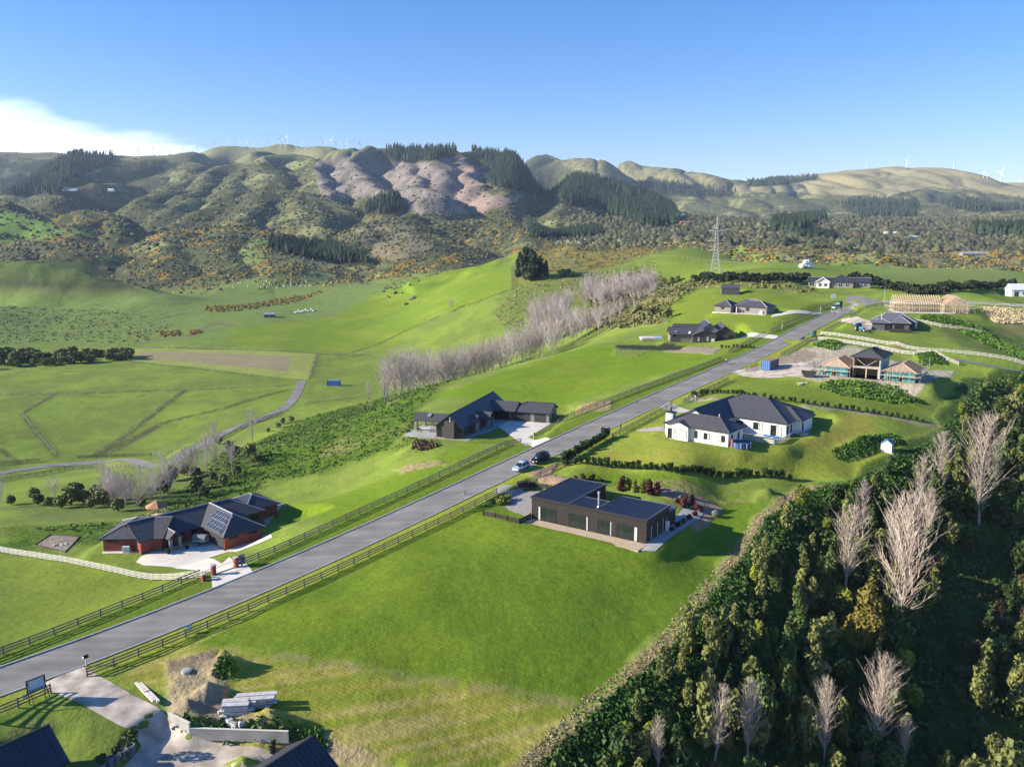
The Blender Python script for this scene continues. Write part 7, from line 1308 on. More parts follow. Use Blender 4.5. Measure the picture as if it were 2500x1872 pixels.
def car(label, loc, rz, pm, L_=3.8, W_=1.7, H_=1.5, suv=False, name='parked_car'):
    t = thing(name, label, 'car', loc, rz); hw = W_ / 2; g = .22 if suv else .18; zb = H_ * .56; zh = H_ * .50; x0, x1 = -L_ / 2, L_ / 2
    loft([(x0, hw * .82, g + .15, hw * .86, zb * .9, hw * .8, zb * .97), (x0 + .15, hw * .9, g, hw * .98, zb, hw * .9, zb + .05), (x0 + L_ * .3, hw * .93, g, hw, zb, hw * .93, zb + .04), (x1 - L_ * .30, hw * .93, g, hw, zb, hw * .93, zb + .03), (x1 - L_ * .24, hw * .93, g, hw, zb * .97, hw * .9, zh + .12), (x1 - .35, hw * .9, g, hw * .94, zh * .88, hw * .84, zh), (x1 - .05, hw * .78, g + .05, hw * .84, zh * .72, hw * .72, zh * .8), (x1, hw * .66, g + .14, hw * .74, zh * .6, hw * .62, zh * .66)]).build('body', pm, t, True)
    ct = H_ - .05; loft([(x0 + .10, hw * .84, zb, hw * .84, zb + .06, hw * .8, zb + .1), (x0 + L_ * .10, hw * .88, zb, hw * .86, zb + .1, hw * .72, ct - .05), (x0 + L_ * .35, hw * .9, zb, hw * .88, zb + .1, hw * .76, ct), (x1 - L_ * .45, hw * .9, zb, hw * .88, zb + .1, hw * .75, ct - .03), (x1 - L_ * .245, hw * .86, zb - .02, hw * .84, zb + .03, hw * .8, zb + .07)]).build('window_glass', M_CGL, t, True)
    loft([(x0 + L_ * .07, hw * .70, ct - .10, hw * .72, ct - .06, hw * .64, ct - .02), (x0 + L_ * .3, hw * .76, ct - .04, hw * .78, ct, hw * .70, H_), (x1 - L_ * .46, hw * .75, ct - .06, hw * .77, ct - .02, hw * .68, H_ - .03)]).build('roof', pm, t, True)
    for s_ in (-1, 1):
        MB().bar((x1 - L_ * .255, s_ * hw * .84, zb), (x1 - L_ * .46, s_ * hw * .76, ct - .02), .06, .06).build('windscreen_pillar', pm, t); MB().bar((x0 + L_ * .33, s_ * hw * .885, zb), (x0 + L_ * .36, s_ * hw * .78, ct), .08, .05).build('door_pillar', pm, t)
        for x in (x0 + L_ * .19, x1 - L_ * .18): wheel(t, x, s_ * (hw - .08), .34 if suv else .30)
        MB().ball((x1 - .22, s_ * hw * .74, zh * .84), .15, 8, 5, .7).build('headlight', M_LAMP, t); MB().box(x0 - .01, x0 + .08, s_ * hw * .72 - .1, s_ * hw * .72 + .1, zb * .72, zb * .98).build('tail_light', M_TLMP, t); MB().ball((x1 - L_ * .30, s_ * (hw + .10), zb + .06), .10, 6, 4, .8).build('wing_mirror', pm, t); MB().box(x0 + L_ * .45, x0 + L_ * .45 + .18, s_ * hw - .015, s_ * hw + .015, zb - .12, zb - .09).build('door_handle', M_RIM, t)
    MB().box(x1 - .06, x1 + .015, -.45, .45, .32, .42).build('grille', M_BLK, t); MB().box(x1 - .02, x1 + .025, -.18, .18, .45, .54).build('number_plate', M_WPNT, t); return t
def onroad(px, py, lift=.09): g = gp(px, py); s, o = s_of(px, py); return (g[0], g[1], float(road_z(s)) + lift), s
p, s = onroad(1272, 1147); sl_ = math.atan2(float(road_z(s + 1) - road_z(s - 1)), 2)
c = car('pale silver blue hatchback parked at the kerb in front of the black car', p, ROAD_RZ + math.pi, paint_mat('silver_blue_paint', (.44, .54, .60))); c.rotation_euler = (0, sl_, ROAD_RZ + math.pi)
p, s = onroad(1319, 1127); c = car('black sport utility car parked behind the silver hatchback', p, ROAD_RZ + math.pi, paint_mat('black_car_paint', (.012, .012, .016)), 4.5, 1.84, 1.68, True); c.rotation_euler = (0, sl_, ROAD_RZ + math.pi)
# white ute with a dark load, and a cage trailer
p, s = onroad(2042, 770); t = thing('loaded_ute', 'silver ute with tall dark load on its tray near the crest', 'ute', p, ROAD_RZ + math.pi * .93)
loft([(-2.6, .8, .4, .86, .9, .84, .95), (.2, .85, .4, .9, .95, .86, 1.0), (1.0, .85, .4, .9, 1.0, .86, 1.08), (2.3, .8, .4, .86, .85, .76, .98), (2.6, .7, .5, .76, .75, .66, .82)]).build('body', paint_mat('ute_silver', (.48, .5, .52)), t, True); loft([(-.5, .8, 1.0, .8, 1.1, .68, 1.75), (.9, .8, 1.0, .8, 1.1, .68, 1.75), (1.5, .78, 1.02, .76, 1.06, .7, 1.1)]).build('window_glass', M_CGL, t, True); boxpart(t, 'roof', paint_mat('ute_silver', (.48, .5, .52)), (-.5, .9, -.66, .66, 1.74, 1.8)); boxpart(t, 'load', M_DK, (-2.5, -.9, -.75, .75, .95, 3.0)); boxpart(t, 'load_cover', mat('teal_tarp', (.10, .28, .28), .7, .1, 2), (-.9, -.5, -.7, .7, .95, 2.4))
for x in (-1.7, 1.7):
    for y in (-.8, .8): wheel(t, x, y, .36)
for y in (-.6, .6): MB().ball((2.5, y, .82), .14, 6, 4).build('headlight', M_LAMP, t)
p, s = onroad(2037, 783); t = thing('box_trailer', 'small grey galvanised box trailer parked below the ute', 'trailer', p, ROAD_RZ - 1.2); boxpart(t, 'tray', M_STEEL, (-1.2, 1.2, -.75, .75, .5, .56)); boxpart(t, 'side', M_STEEL, (-1.2, 1.2, -.78, -.74, .56, 1.0)); boxpart(t, 'side', M_STEEL, (-1.2, 1.2, .74, .78, .56, 1.0)); boxpart(t, 'tailgate', M_STEEL, (-1.24, -1.2, -.75, .75, .56, 1.4)); MB().bar((1.2, 0, .5), (2.3, 0, .45), .08).build('drawbar', M_STEEL, t); wheel(t, 0, -.85, .32); wheel(t, 0, .85, .32)
# blue tractor
M_BLU = paint_mat('tractor_blue', (.06, .22, .50), .4, .1); p = gp(2098, 808); t = thing('blue_tractor', 'blue tractor with square cab parked beside the slate grey house', 'tractor', p, R(-75)); loft([(-.6, .35, .7, .42, 1.2, .4, 1.5), (1.9, .3, .7, .38, 1.15, .34, 1.4), (2.1, .25, .8, .3, 1.1, .28, 1.3)]).build('bonnet', M_BLU, t); loft([(-1.3, .7, 1.2, .75, 1.6, .7, 2.6), (.1, .7, 1.2, .75, 1.6, .68, 2.6)]).build('cab_glass', M_CGL, t); boxpart(t, 'cab_roof', mat('cab_roof_blue', (.10, .32, .55), .5, .03, 1), (-1.45, .25, -.85, .85, 2.58, 2.75))
for y in (-.85, .85): wheel(t, -.8, y, .85, .45); wheel(t, 1.5, y * .85, .5, .3); MB().box(-1.5, -.1, y - .25, y + .25, 1.72, 1.82).build('mudguard', M_BLU, t)
MB().bar((1.2, -.5, .8), (3.0, -.5, .5), .12).build('loader_arm', M_CAP, t); MB().bar((1.2, .5, .8), (3.0, .5, .5), .12).build('loader_arm', M_CAP, t); boxpart(t, 'bucket', M_CAP, (3.0, 3.5, -.9, .9, .2, .8))
# containers and skip
def container(label, loc, rz, L_, side, end, roof, name='shipping_container'):
    t = thing(name, label, 'container', loc, rz); W_, H_ = 2.44, 2.6
    for y in (-W_ / 2, W_ / 2):
        o = MB(); n = int(L_ / .28); prof = []
        for i in range(n + 1): x = -L_ / 2 + L_ * i / n; d = .04 if (i // 1) % 2 else -.02; prof.append((x, y + (d if y > 0 else -d)))
        v = [(a, b, z) for a, b in prof for z in (.1, H_ - .05)]; o.add(v, [(2 * i, 2 * i + 2, 2 * i + 3, 2 * i + 1) for i in range(n)]); o.build('side_panel', side, t)
    for x, m in ((-L_ / 2, end), (L_ / 2, end)):
        MB().box(x - .04, x + .04, -W_ / 2 + .03, W_ / 2 - .03, .1, H_ - .06).build('end_door', m, t); s_ = 1 if x > 0 else -1
        for y in (-.85, -.3, .3, .85): MB().tube((x + s_ * .07, y, .15), (x + s_ * .07, y, H_ - .1), .05, n=6).build('lock_bar', mat('pale_blue_bar', (.35, .55, .75), .5, .05, 1), t)
    for x in (-L_ / 2, L_ / 2):
        for y in (-W_ / 2, W_ / 2): MB().box(x - .08, x + .08, y - .08, y + .08, 0, H_).build('corner_post', end, t)
    boxpart(t, 'roof', roof, (-L_ / 2, L_ / 2, -W_ / 2, W_ / 2, H_ - .06, H_)); boxpart(t, 'base_rail', end, (-L_ / 2, L_ / 2, -W_ / 2 - .02, W_ / 2 + .02, .0, .12)); return t
M_CB = mat('container_blue', (.035, .12, .34), .6, .12, 1.2); M_CG = mat('container_weathered', (.16, .145, .155), .8, .15, 1); M_CR = mat('container_rust', (.30, .17, .11), .85, .25, .8); p = gp(1879, 900); container('weathered shipping container with blue doors beside the building site fence', p, ROAD_RZ, 6.06, M_CG, M_CB, M_CR); p = gp(815, 941); container('bright blue shipping container alone in the valley paddock', (p[0], p[1], p[2]), R(-4), 6.06, M_CB, M_CB, mat('container_blue_roof', (.12, .24, .45), .6, .1, 1))
p = gp(1975, 920); t = thing('skip_bin', 'dark skip bin with sloping ends in front of the half-built house', 'skip bin', p, R(-25)); M_SK = mat('skip_paint', (.035, .035, .04), .7, .1, 2)
for y in (-.9, .9): MB().profile([(-1.9, 1.5), (1.9, 1.5), (1.2, .1), (-1.2, .1)], y - .03, y + .03, 'y').build('side_panel', M_SK, t)
for s_ in (-1, 1): MB().add([(s_ * 1.9, -.9, 1.5), (s_ * 1.9, .9, 1.5), (s_ * 1.2, .9, .1), (s_ * 1.2, -.9, .1)], [(0, 1, 2, 3)]).build('end_panel', M_SK, t); MB().bar((s_ * 1.9, -.95, 1.5), (s_ * 1.9, .95, 1.5), .1).build('rim', M_SK, t)
boxpart(t, 'floor', M_SK, (-1.2, 1.2, -.9, .9, .08, .14)); boxpart(t, 'rubbish', M_PINE, (-1.4, 1.3, -.85, .85, .9, 1.1))
p = gp(1985, 822); t = thing('green_water_tank', 'dark green water tank and cart at the corner of the lane', 'tank', p, R(-20)); MB().lathe([(0, 2.0), (.9, 1.9), (1.0, 1.7), (1.0, 0)], 16).build('tank', mat('tank_green', (.04, .12, .10), .6, .06, 2), t); boxpart(t, 'outlet', M_STEEL, (.9, 1.2, -.05, .05, .1, .2))
# ------------------------------------------------------------------ people
def skin_mesh(name, V, E, Rr, m, parent, sub=1):
    me = bpy.data.meshes.new(name); me.from_pydata(V, E, []); o = bpy.data.objects.new(name, me); COL.objects.link(o); md = o.modifiers.new('s', 'SKIN')
    for i, r in enumerate(Rr): me.skin_vertices[0].data[i].radius = (r, r)
    me.skin_vertices[0].data[0].use_root = True; o.modifiers.new('d', 'SUBSURF').levels = sub; dg = bpy.context.evaluated_depsgraph_get(); me2 = bpy.data.meshes.new_from_object(o.evaluated_get(dg)); bpy.data.objects.remove(o); me2.materials.clear(); me2.materials.append(m); me2.polygons.foreach_set('use_smooth', [True] * len(me2.polygons)); return link(name, me2, parent)
M_SKN = mat('skin', (.55, .34, .25), .7, .04, 5); M_HAIR = mat('hair', (.03, .022, .018), .8, .1, 8)
def person(label, loc, rz, J, top, legs, name='person'):
    """J: joint name -> position; one continuous body, clothes as children over it"""
    t = thing(name, label, 'person', loc, rz); k = ['pel', 'chest', 'neck', 'head', 'crown', 'shL', 'elL', 'haL', 'shR', 'elR', 'haR', 'hiL', 'knL', 'anL', 'toL', 'hiR', 'knR', 'anR', 'toR']; V = [J[q] for q in k]; ix = {q: i for i, q in enumerate(k)}
    E = [(ix[a], ix[b]) for a, b in (('pel', 'chest'), ('chest', 'neck'), ('neck', 'head'), ('head', 'crown'), ('chest', 'shL'), ('shL', 'elL'), ('elL', 'haL'), ('chest', 'shR'), ('shR', 'elR'), ('elR', 'haR'), ('pel', 'hiL'), ('hiL', 'knL'), ('knL', 'anL'), ('anL', 'toL'), ('pel', 'hiR'), ('hiR', 'knR'), ('knR', 'anR'), ('anR', 'toR'))]
    Rr = [.14, .15, .06, .10, .075, .065, .045, .04, .065, .045, .04, .09, .06, .045, .04, .09, .06, .045, .04]; skin_mesh('body', V, E, Rr, M_SKN, t)
    q = ['pel', 'chest', 'shL', 'elL', 'shR', 'elR']; skin_mesh('jacket', [J[a] for a in q], [(0, 1), (1, 2), (2, 3), (1, 4), (4, 5)], [.165, .185, .09, .065, .09, .065], top, t); q = ['pel', 'hiL', 'knL', 'anL', 'hiR', 'knR', 'anR']; skin_mesh('trousers', [J[a] for a in q], [(0, 1), (1, 2), (2, 3), (0, 4), (4, 5), (5, 6)], [.155, .11, .08, .06, .11, .08, .06], legs, t)
    c = Vector(J['crown']); MB().ball((c.x, c.y, c.z - .03), .115, 8, 5, .9).build('hair', M_HAIR, t, True); return t
J0 = dict(pel=(0, 0, .95), chest=(0, 0, 1.32), neck=(0, 0, 1.5), head=(.02, 0, 1.6), crown=(.01, 0, 1.7), shL=(0, .19, 1.42), elL=(.16, .26, 1.18), haL=(.34, .14, 1.2), shR=(0, -.19, 1.42), elR=(.16, -.26, 1.18), haR=(.34, -.14, 1.2), hiL=(0, .1, .9), knL=(.03, .11, .5), anL=(0, .11, .1), toL=(.14, .12, .05), hiR=(0, -.1, .9), knR=(.03, -.11, .5), anR=(0, -.11, .1), toR=(.14, -.12, .05))
p = gp(1515, 1050); person('person in dark clothes standing by the road fence of the white house', (p[0], p[1], p[2]), ROAD_RZ + 2.0, J0, mat('dark_jacket', (.03, .03, .035), .9, .1, 4), mat('dark_trousers', (.03, .035, .06), .9, .1, 4))
p, s = onroad(1773, 889); rz = ROAD_RZ + math.pi
J1 = dict(pel=(-.25, 0, .98), chest=(.08, 0, 1.28), neck=(.2, 0, 1.4), head=(.28, 0, 1.48), crown=(.28, 0, 1.58), shL=(.1, .18, 1.34), elL=(.32, .22, 1.12), haL=(.52, .2, 1.0), shR=(.1, -.18, 1.34), elR=(.32, -.22, 1.12), haR=(.52, -.2, 1.0), hiL=(-.2, .09, .93), knL=(.12, .1, .62), anL=(-.05, .1, .22), toL=(.09, .1, .17), hiR=(-.2, -.09, .93), knR=(.14, -.1, .75), anR=(.02, -.1, .42), toR=(.16, -.1, .37))
person('cyclist in white top riding along the road edge', p, rz, J1, mat('white_top', (.7, .7, .7), .9, .05, 4), mat('dark_shorts', (.02, .02, .025), .9, .1, 4))
t = thing('bicycle', 'dark road bicycle under the cyclist in white top', 'bicycle', p, rz)
def torus(c, r, w_): o = MB(); o.lathe([(r - w_, -w_), (r + w_, -w_), (r + w_, w_), (r - w_, w_), (r - w_, -w_)], 18); o.v = [(x + c[0], z + c[1], y + c[2]) for x, y, z in o.v]; return o
for x in (-.5, .5): torus((x, 0, .34), .32, .02).build('wheel', M_TYRE, t)
f = MB()
for a, b in (((-.5, 0, .34), (-.05, 0, .3)), ((-.05, 0, .3), (-.2, 0, .85)), ((-.2, 0, .85), (.35, 0, .9)), ((.35, 0, .9), (.5, 0, .34)), ((-.05, 0, .3), (.36, 0, .82)), ((-.5, 0, .34), (-.18, 0, .78))): f.tube(a, b, .02, n=6)
f.build('frame', M_BLK, t); MB().bar((.45, -.22, .98), (.45, .22, .98), .03).build('handlebar', M_BLK, t); MB().box(-.36, -.1, -.07, .07, .86, .92).build('saddle', M_BLK, t)
# ------------------------------------------------------------------ gate, signs, letterboxes
M_CAPS = mat('pillar_cap', (.45, .40, .38), .85, .1, 3)
def pillar(px, py, h_, label):
    p = gp(px, py); t = thing('brick_pillar', label, 'pillar', p, ROAD_RZ); boxpart(t, 'shaft', M_RED, (-.28, .28, -.28, .28, -.3, h_)); boxpart(t, 'cap', M_CAPS, (-.36, .36, -.36, .36, h_, h_ + .12)); return p
pa = pillar(522, 1404, 1.55, 'taller red brick gate pillar beside the steel side rails'); pb = pillar(577, 1385, 1.55, 'red brick gate pillar beside the blue notice board'); pillar(497, 1417, .95, 'short red brick letterbox pillar at the fence corner')
t = thing('driveway_gate', 'low sliding gate of thin black rails between the brick pillars', 'gate')
for z, w_ in ((.12, .09), (.95, .04), (1.2, .04)): MB().bar((pa[0], pa[1], pa[2] + z), (pb[0], pb[1], pb[2] + z), w_, w_).build('rail', M_BLK, t)
pc = gp(502, 1412); t = thing('side_gate', 'black tubular side gate against the brick pillar', 'gate')
for z in (.25, .55, .85, 1.15): MB().bar((pa[0], pa[1], pa[2] + z), (pc[0], pc[1], pc[2] + z), .06, .06).build('rail', M_BLK, t)
MB().tube((pc[0], pc[1], pc[2] - .2), (pc[0], pc[1], pc[2] + 1.2), .05, n=6).build('post', M_BLK, t)
def text_part(t, s, size, loc, m, rz=0, al='CENTER'):
    cu = bpy.data.curves.new('lettering', 'FONT'); cu.body = s; cu.size = size; cu.align_x = al; cu.extrude = .004; o = bpy.data.objects.new('lettering', cu); COL.objects.link(o); me = bpy.data.meshes.new_from_object(o.evaluated_get(bpy.context.evaluated_depsgraph_get())); bpy.data.objects.remove(o); me.materials.clear(); me.materials.append(m); q = link('lettering', me, t, loc, (math.pi / 2, 0, rz)); return q
p = gp(590, 1381); t = thing('notice_board', 'blue notice board with red panel beside the brick gate pillar', 'sign', p, ROAD_RZ); boxpart(t, 'board', mat('sign_blue', (.02, .05, .20), .5, .05, 2), (-.6, .6, -.03, .03, .35, 1.75)); boxpart(t, 'red_panel', mat('sign_red', (.55, .06, .05), .5, .05, 2), (-.58, .0, -.045, -.031, 1.2, 1.72)); boxpart(t, 'photo_panel', M_CURT, (-.5, .2, -.045, -.031, .75, .95)); boxpart(t, 'photo_panel', mat('sign_sky', (.20, .35, .60), .5, .2, 3), (.1, .5, -.045, -.031, 1.3, 1.65)); boxpart(t, 'post', M_PALE, (-.6, -.52, .03, .1, -.3, 1.7)); boxpart(t, 'post', M_PALE, (.52, .6, .03, .1, -.3, 1.7))
p = gp(92, 1712); t = thing('framed_notice', 'white panel in dark frame propped on raking struts by the gravel track', 'sign', p, ROAD_RZ + .0); boxpart(t, 'panel', mat('notice_panel', (.55, .60, .68), .4, .04, 1), (-.85, .85, -.03, .03, 1.35, 2.65)); boxpart(t, 'lower_panel', mat('notice_blue', (.20, .30, .42), .4, .04, 1), (-.85, .85, -.045, -.031, 1.35, 1.62))
for q in ((-.95, -.85, 1.25, 2.75), (.85, .95, 1.25, 2.75)): boxpart(t, 'frame_side', M_BLK, (q[0], q[1], -.06, .06, q[2], q[3]))
for z in (1.25, 2.65): boxpart(t, 'frame_rail', M_BLK, (-.95, .95, -.06, .06, z, z + .1))
for x in (-.8, .8): MB().bar((x, 0, 2.5), (x, -1.6, -.1), .07).build('strut', M_DKB, t); MB().bar((x, 0, 1.3), (x, 0, -.2), .08).build('leg', M_DKB, t)
p = gp(62, 1712); t = thing('fence_notice', 'small pale blue notice fixed to the rail fence', 'sign', (p[0], p[1], p[2]), ROAD_RZ); boxpart(t, 'plate', mat('notice_pale', (.50, .60, .72), .5, .03, 1), (-.3, .3, -.2, -.17, .45, 1.0)); boxpart(t, 'stripe', mat('sign_navy', (.05, .12, .22), .5, .05, 2), (-.3, .3, -.21, -.2, .68, .76))
p = gp(461, 1545); t = thing('fence_notice', 'blue and white notice fixed to the rail fence of the big lawn', 'sign', (p[0], p[1], p[2]), ROAD_RZ); boxpart(t, 'plate', mat('notice_blue2', (.10, .32, .60), .5, .05, 1), (-.35, .35, -.2, -.17, .35, 1.15)); boxpart(t, 'white_panel', M_WPNT, (-.28, .28, -.215, -.2, .72, 1.0)); boxpart(t, 'white_panel', M_WPNT, (-.28, .28, -.215, -.2, .42, .6))
def letterbox(px, py, label, rz=0): p = gp(px, py); t = thing('letterbox', label, 'letterbox', p, ROAD_RZ + rz); boxpart(t, 'post', M_PALE, (-.05, .05, -.05, .05, -.3, 1.05)); MB().profile([(-.16, 1.05), (.16, 1.05), (.16, 1.3), (0, 1.42), (-.16, 1.3)], -.28, .28, 'x').build('box', M_BLK, t); MB().box(-.30, -.281, -.14, .14, 1.08, 1.3).build('flap', M_WPNT, t)
letterbox(211, 1626, 'white and black letterbox on a post at the gravel track'); letterbox(1303, 1072, 'small letterbox at the corner of the pale concrete driveway'); letterbox(1698, 978, 'white letterbox on the fence beside the young hedge')
for px, py, lb in ((1909, 806, 'pale service marker post on the verge of the upper road'), (2003, 762, 'pale marker post by the concrete drive at the crest')): p = gp(px, py); t = thing('marker_post', lb, 'post', p); boxpart(t, 'shaft', M_PALE, (-.1, .1, -.1, .1, -.3, 2.2)); boxpart(t, 'cap', M_WPNT, (-.12, .12, -.12, .12, 2.2, 2.3))
p = gp(2035, 733); t = thing('white_sign', 'white square sign standing in shrubs at the bend', 'sign', p); boxpart(t, 'board', M_WPNT, (-.9, .9, -.05, .05, .8, 2.6)); boxpart(t, 'post', M_PALE, (-.06, .06, .05, .12, -.3, 2.5))
p = gp(2158, 740); t = thing('street_lamp', 'pale street lamp with horizontal arm at the bend', 'street lamp', p); MB().tube((0, 0, -.5), (0, 0, 6.5), .09, .06, 8).build('pole', M_STEEL, t); MB().bar((0, 0, 6.5), (-1.6, 0, 6.55), .1).build('arm', M_STEEL, t); boxpart(t, 'lamp', M_WPNT, (-1.9, -1.3, -.12, .12, 6.45, 6.6))
p = gp(1136, 1208); t = thing('service_box', 'small grey service box on the lawn by the long fence', 'service box', p); boxpart(t, 'cabinet', M_CAP, (-.15, .15, -.12, .12, -.2, .8)); boxpart(t, 'lid', M_CONC2, (-.5, -.2, -.15, .15, -.1, .12))
p = gp(455, 1640); t = thing('manhole_cover', 'round grey manhole ring in the bare earth', 'manhole', p); MB().lathe([(0, .3), (.42, .3), (.55, .28), (.55, -.2)], 16).build('ring', M_CONC2, t); MB().lathe([(0, .33), (.35, .33), (.36, .29)], 14).build('lid', mat('blue_lid', (.30, .38, .45), .6, .05, 1), t)
p = gp(2165, 1100); t = thing('play_house', 'little white play house with blue gable roof on the grass mound', 'play house', p, R(-35)); M_PR = mat('play_roof', (.10, .22, .42), .6, .08, 1)
MB().profile([(-1.0, -.2), (1.0, -.2), (1.0, 1.6), (0, 2.3), (-1.0, 1.6)], -.8, .8, 'y').build('wall', M_WPNT, t); MB().slab([[(-1.12, -.95, 1.55), (-1.12, .95, 1.55), (0, .95, 2.42), (0, -.95, 2.42)], [(1.12, .95, 1.55), (1.12, -.95, 1.55), (0, -.95, 2.42), (0, .95, 2.42)]], .06).build('roof', M_PR, t); boxpart(t, 'doorway', M_BLK, (1.0, 1.03, -.5, .1, 0, 1.3)); boxpart(t, 'window', M_CURT, (-.4, .4, -.83, -.8, .7, 1.3)); boxpart(t, 'base', M_PALE, (-1.1, 1.3, -.9, .9, -.6, -.15))
# pool, pump and pool fence at the white house
p = L2W('wht', 15.8, 2.2); z = float(zat(*p)); t = thing('frame_pool', 'round dark blue frame pool against the end of the white house', 'pool', (p[0], p[1], z)); M_PB = mat('pool_liner', (.03, .08, .22), .5, .08, 2); MB().lathe([(1.75, 0), (1.8, .1), (1.78, 1.05), (1.68, 1.05), (1.66, .7)], 20).build('liner', M_PB, t); MB().lathe([(0, .78), (1.68, .78)], 20).build('water', mat('pool_water', (.02, .10, .18), .08, .05, 1, spec=.6), t)
for i in range(10): a = 2 * math.pi * i / 10; MB().tube((1.86 * math.cos(a), 1.86 * math.sin(a), 0), (1.84 * math.cos(a), 1.84 * math.sin(a), 1.1), .035, n=6).build('leg', M_WPNT, t)
p = L2W('wht', 14.4, 1.1); t = thing('pool_toy', 'tall orange red garden totem beside the frame pool', 'ornament', (p[0], p[1], float(zat(*p)))); M_TOT = mat('totem_red', (.42, .12, .06), .7, .15, 4); MB().lathe([(.3, 0), (.34, .4), (.22, .7), (.3, 1.0), (.16, 1.4), (.2, 1.6), (0, 1.75)], 10).build('figure', M_TOT, t); MB().lathe([(.4, -.1), (.4, .06), (0, .06)], 10).build('base', M_CONC2, t)
fence([L2W('wht', 13.9, 7.9), L2W('wht', 20.4, 7.9), L2W('wht', 20.4, 14.8)], 'pale picket fence enclosing the courtyard lawn of the white house', h_=1.0, rails=3, post=1.2, m=M_PALE, pxl=False, name='picket_fence', postw=.08, railh=.2)
p = L2W('wht', 21.8, 19); t = thing('garden_tank', 'grey round tub by the right end of the white house', 'tub', (p[0], p[1], float(zat(*p)))); MB().lathe([(0, .6), (.8, .62), (.9, .7), (.95, 0)], 14).build('tub', M_CAP, t); MB().lathe([(.95, .66), (1.0, .7), (.95, .74)], 14).build('rim', M_CONC2, t)
for i, (x, y, c_) in enumerate(((16.2, 13.6, (.10, .35, .65)), (18.0, 13.4, (.05, .25, .6)))): p = L2W('wht', x, y); t = thing('paddling_toy', ('pale' if i == 0 else 'deep') + ' blue paddling toy on the patio of the white house', 'toy', (p[0], p[1], SITE['wht'][2] + .05)); MB().lathe([(.5, .0), (.75, .1), (.8, .25), (.7, .3), (.45, .12)], 14).build('ring', mat('toy_blue_%d' % i, c_, .4, .1, 3), t); MB().lathe([(0, .06), (.5, .08)], 12).build('floor', M_CURT, t)
# caged trailer in the brick house yard, pots by the porch
p = L2W('redB', 7.0, -2.2); t = thing('cage_trailer', 'grey trailer with domed mesh cover in the brick house yard', 'trailer', (p[0], p[1], SITE['redB'][2] + .07), R(SITE['redB'][3] - 60)); boxpart(t, 'tray', M_STEEL, (-1.2, 1.2, -.7, .7, .6, .95)); MB().profile([(-.7, .95), (.7, .95), (.62, 1.45), (.3, 1.75), (-.3, 1.75), (-.62, 1.45)], -1.2, 1.2, 'x').build('cover', mat('mesh_cover', (.16, .17, .175), .6, .15, 6), t); wheel(t, 0, -.8, .3); wheel(t, 0, .8, .3)
for x in (-1.2, 0, 1.2): MB().bar((x, -.65, 1.4), (x, .65, 1.4), .05).build('hoop', M_STEEL, t)
def pot(loc, r, h_, label, m, plant=0.0, leaf=LF_D, group=None):
    t = thing('planter', label, 'planter', loc, group=group); MB().lathe([(r * .8, 0), (r, h_), (r * .85, h_), (r * .82, h_ * .85), (0, h_ * .85)], 12).build('pot', m, t)
    if plant: C, N = crown_pts([(0, 0, h_ + plant * .55, plant * .5, plant * .5, plant * .42), (plant * .2, .1, h_ + plant * .8, plant * .35, plant * .35, plant * .3)], 260); link('foliage', quads_mesh('foliage', C, N, .11, leaf), t); MB().tube((0, 0, h_ * .8), (0, 0, h_ + plant * .6), .04, .02, 5).build('stem', M_BARK, t)
    return t
M_POT = mat('grey_planter', (.17, .175, .19), .8, .1, 3)
for px, py, r, h_, pl, lb in ((320, 1843, .48, 1.15, 1.5, 'tall grey planter with a bushy shrub by the gravel track'), (300, 1852, .38, 1.0, 0, 'empty grey cylinder planter beside the bushy one'), (284, 1862, .38, 1.05, .8, 'grey planter with a thin leafy bush in the planter row'), (269, 1870, .38, 1.0, 0, 'empty dark grey planter at the end of the row'), (249, 1884, .42, 1.0, .8, 'dark planter with bare twiggy plant at the frame edge')): pot(gp(px, py), r, h_, lb, M_POT, pl)
pot(gp(666, 1836), .36, .8, 'black square planter by the concrete retaining wall', M_BLK, .5); p = L2W('redB', 1.2, -2.6); pot((p[0], p[1], SITE['redB'][2] + .07), .28, .45, 'small dark pot with plant at the stone porch', M_BLK, .5); p = L2W('redB', 4.4, -2.5); pot((p[0], p[1], SITE['redB'][2] + .07), .34, .5, 'round dark pot with spiky plant right of the porch', M_BLK, .7)
# ------------------------------------------------------------------ builder's yard in the foreground
t = thing('concrete_wall', 'new grey concrete retaining wall with an angled end', 'wall'); Q = [gp(413, 1752), gp(465, 1790), gp(706, 1826)]
for a, b, w_ in ((Q[0], Q[1], .22), (Q[1], Q[2], .22)): zt = max(a[2], b[2]) + .75; MB().bar((a[0], a[1], zt - .75), (b[0], b[1], zt - .75), w_, 1.3).build('panel', M_CONC2, t); MB().bar((a[0], a[1], zt - .09), (b[0], b[1], zt - .09), w_ + .04, .06).build('coping', M_CONC, t)
M_SLB = mat('old_concrete_plank', (.50, .48, .45), .9, .1, 2)
def stack(px, py, rz, n, L_, label, wide=.9, gap=.16, name='concrete_plank_stack', rows=2):
    p = gp(px, py); t = thing(name, label, 'plank stack', (p[0], p[1], p[2]), R(rz)); rng = random.Random(px)
    for i in range(n):
        for k in range(rows): y = (k - rows / 2) * wide; dx = rng.uniform(-.55, .55); dl = rng.uniform(-.3, .1); dy = rng.uniform(-.07, .07); MB().box(-L_ / 2 + dx, L_ / 2 + dx + dl, y + .03 + dy, y + wide - .06 + dy, .1 + i * gap, .1 + i * gap + gap * .70).build('plank', M_SLB, t)
    for x in (-L_ * .3, L_ * .3): MB().box(x - .06, x + .06, -rows * wide / 2, rows * wide / 2, -.25, .1).build('bearer', M_DKB, t)
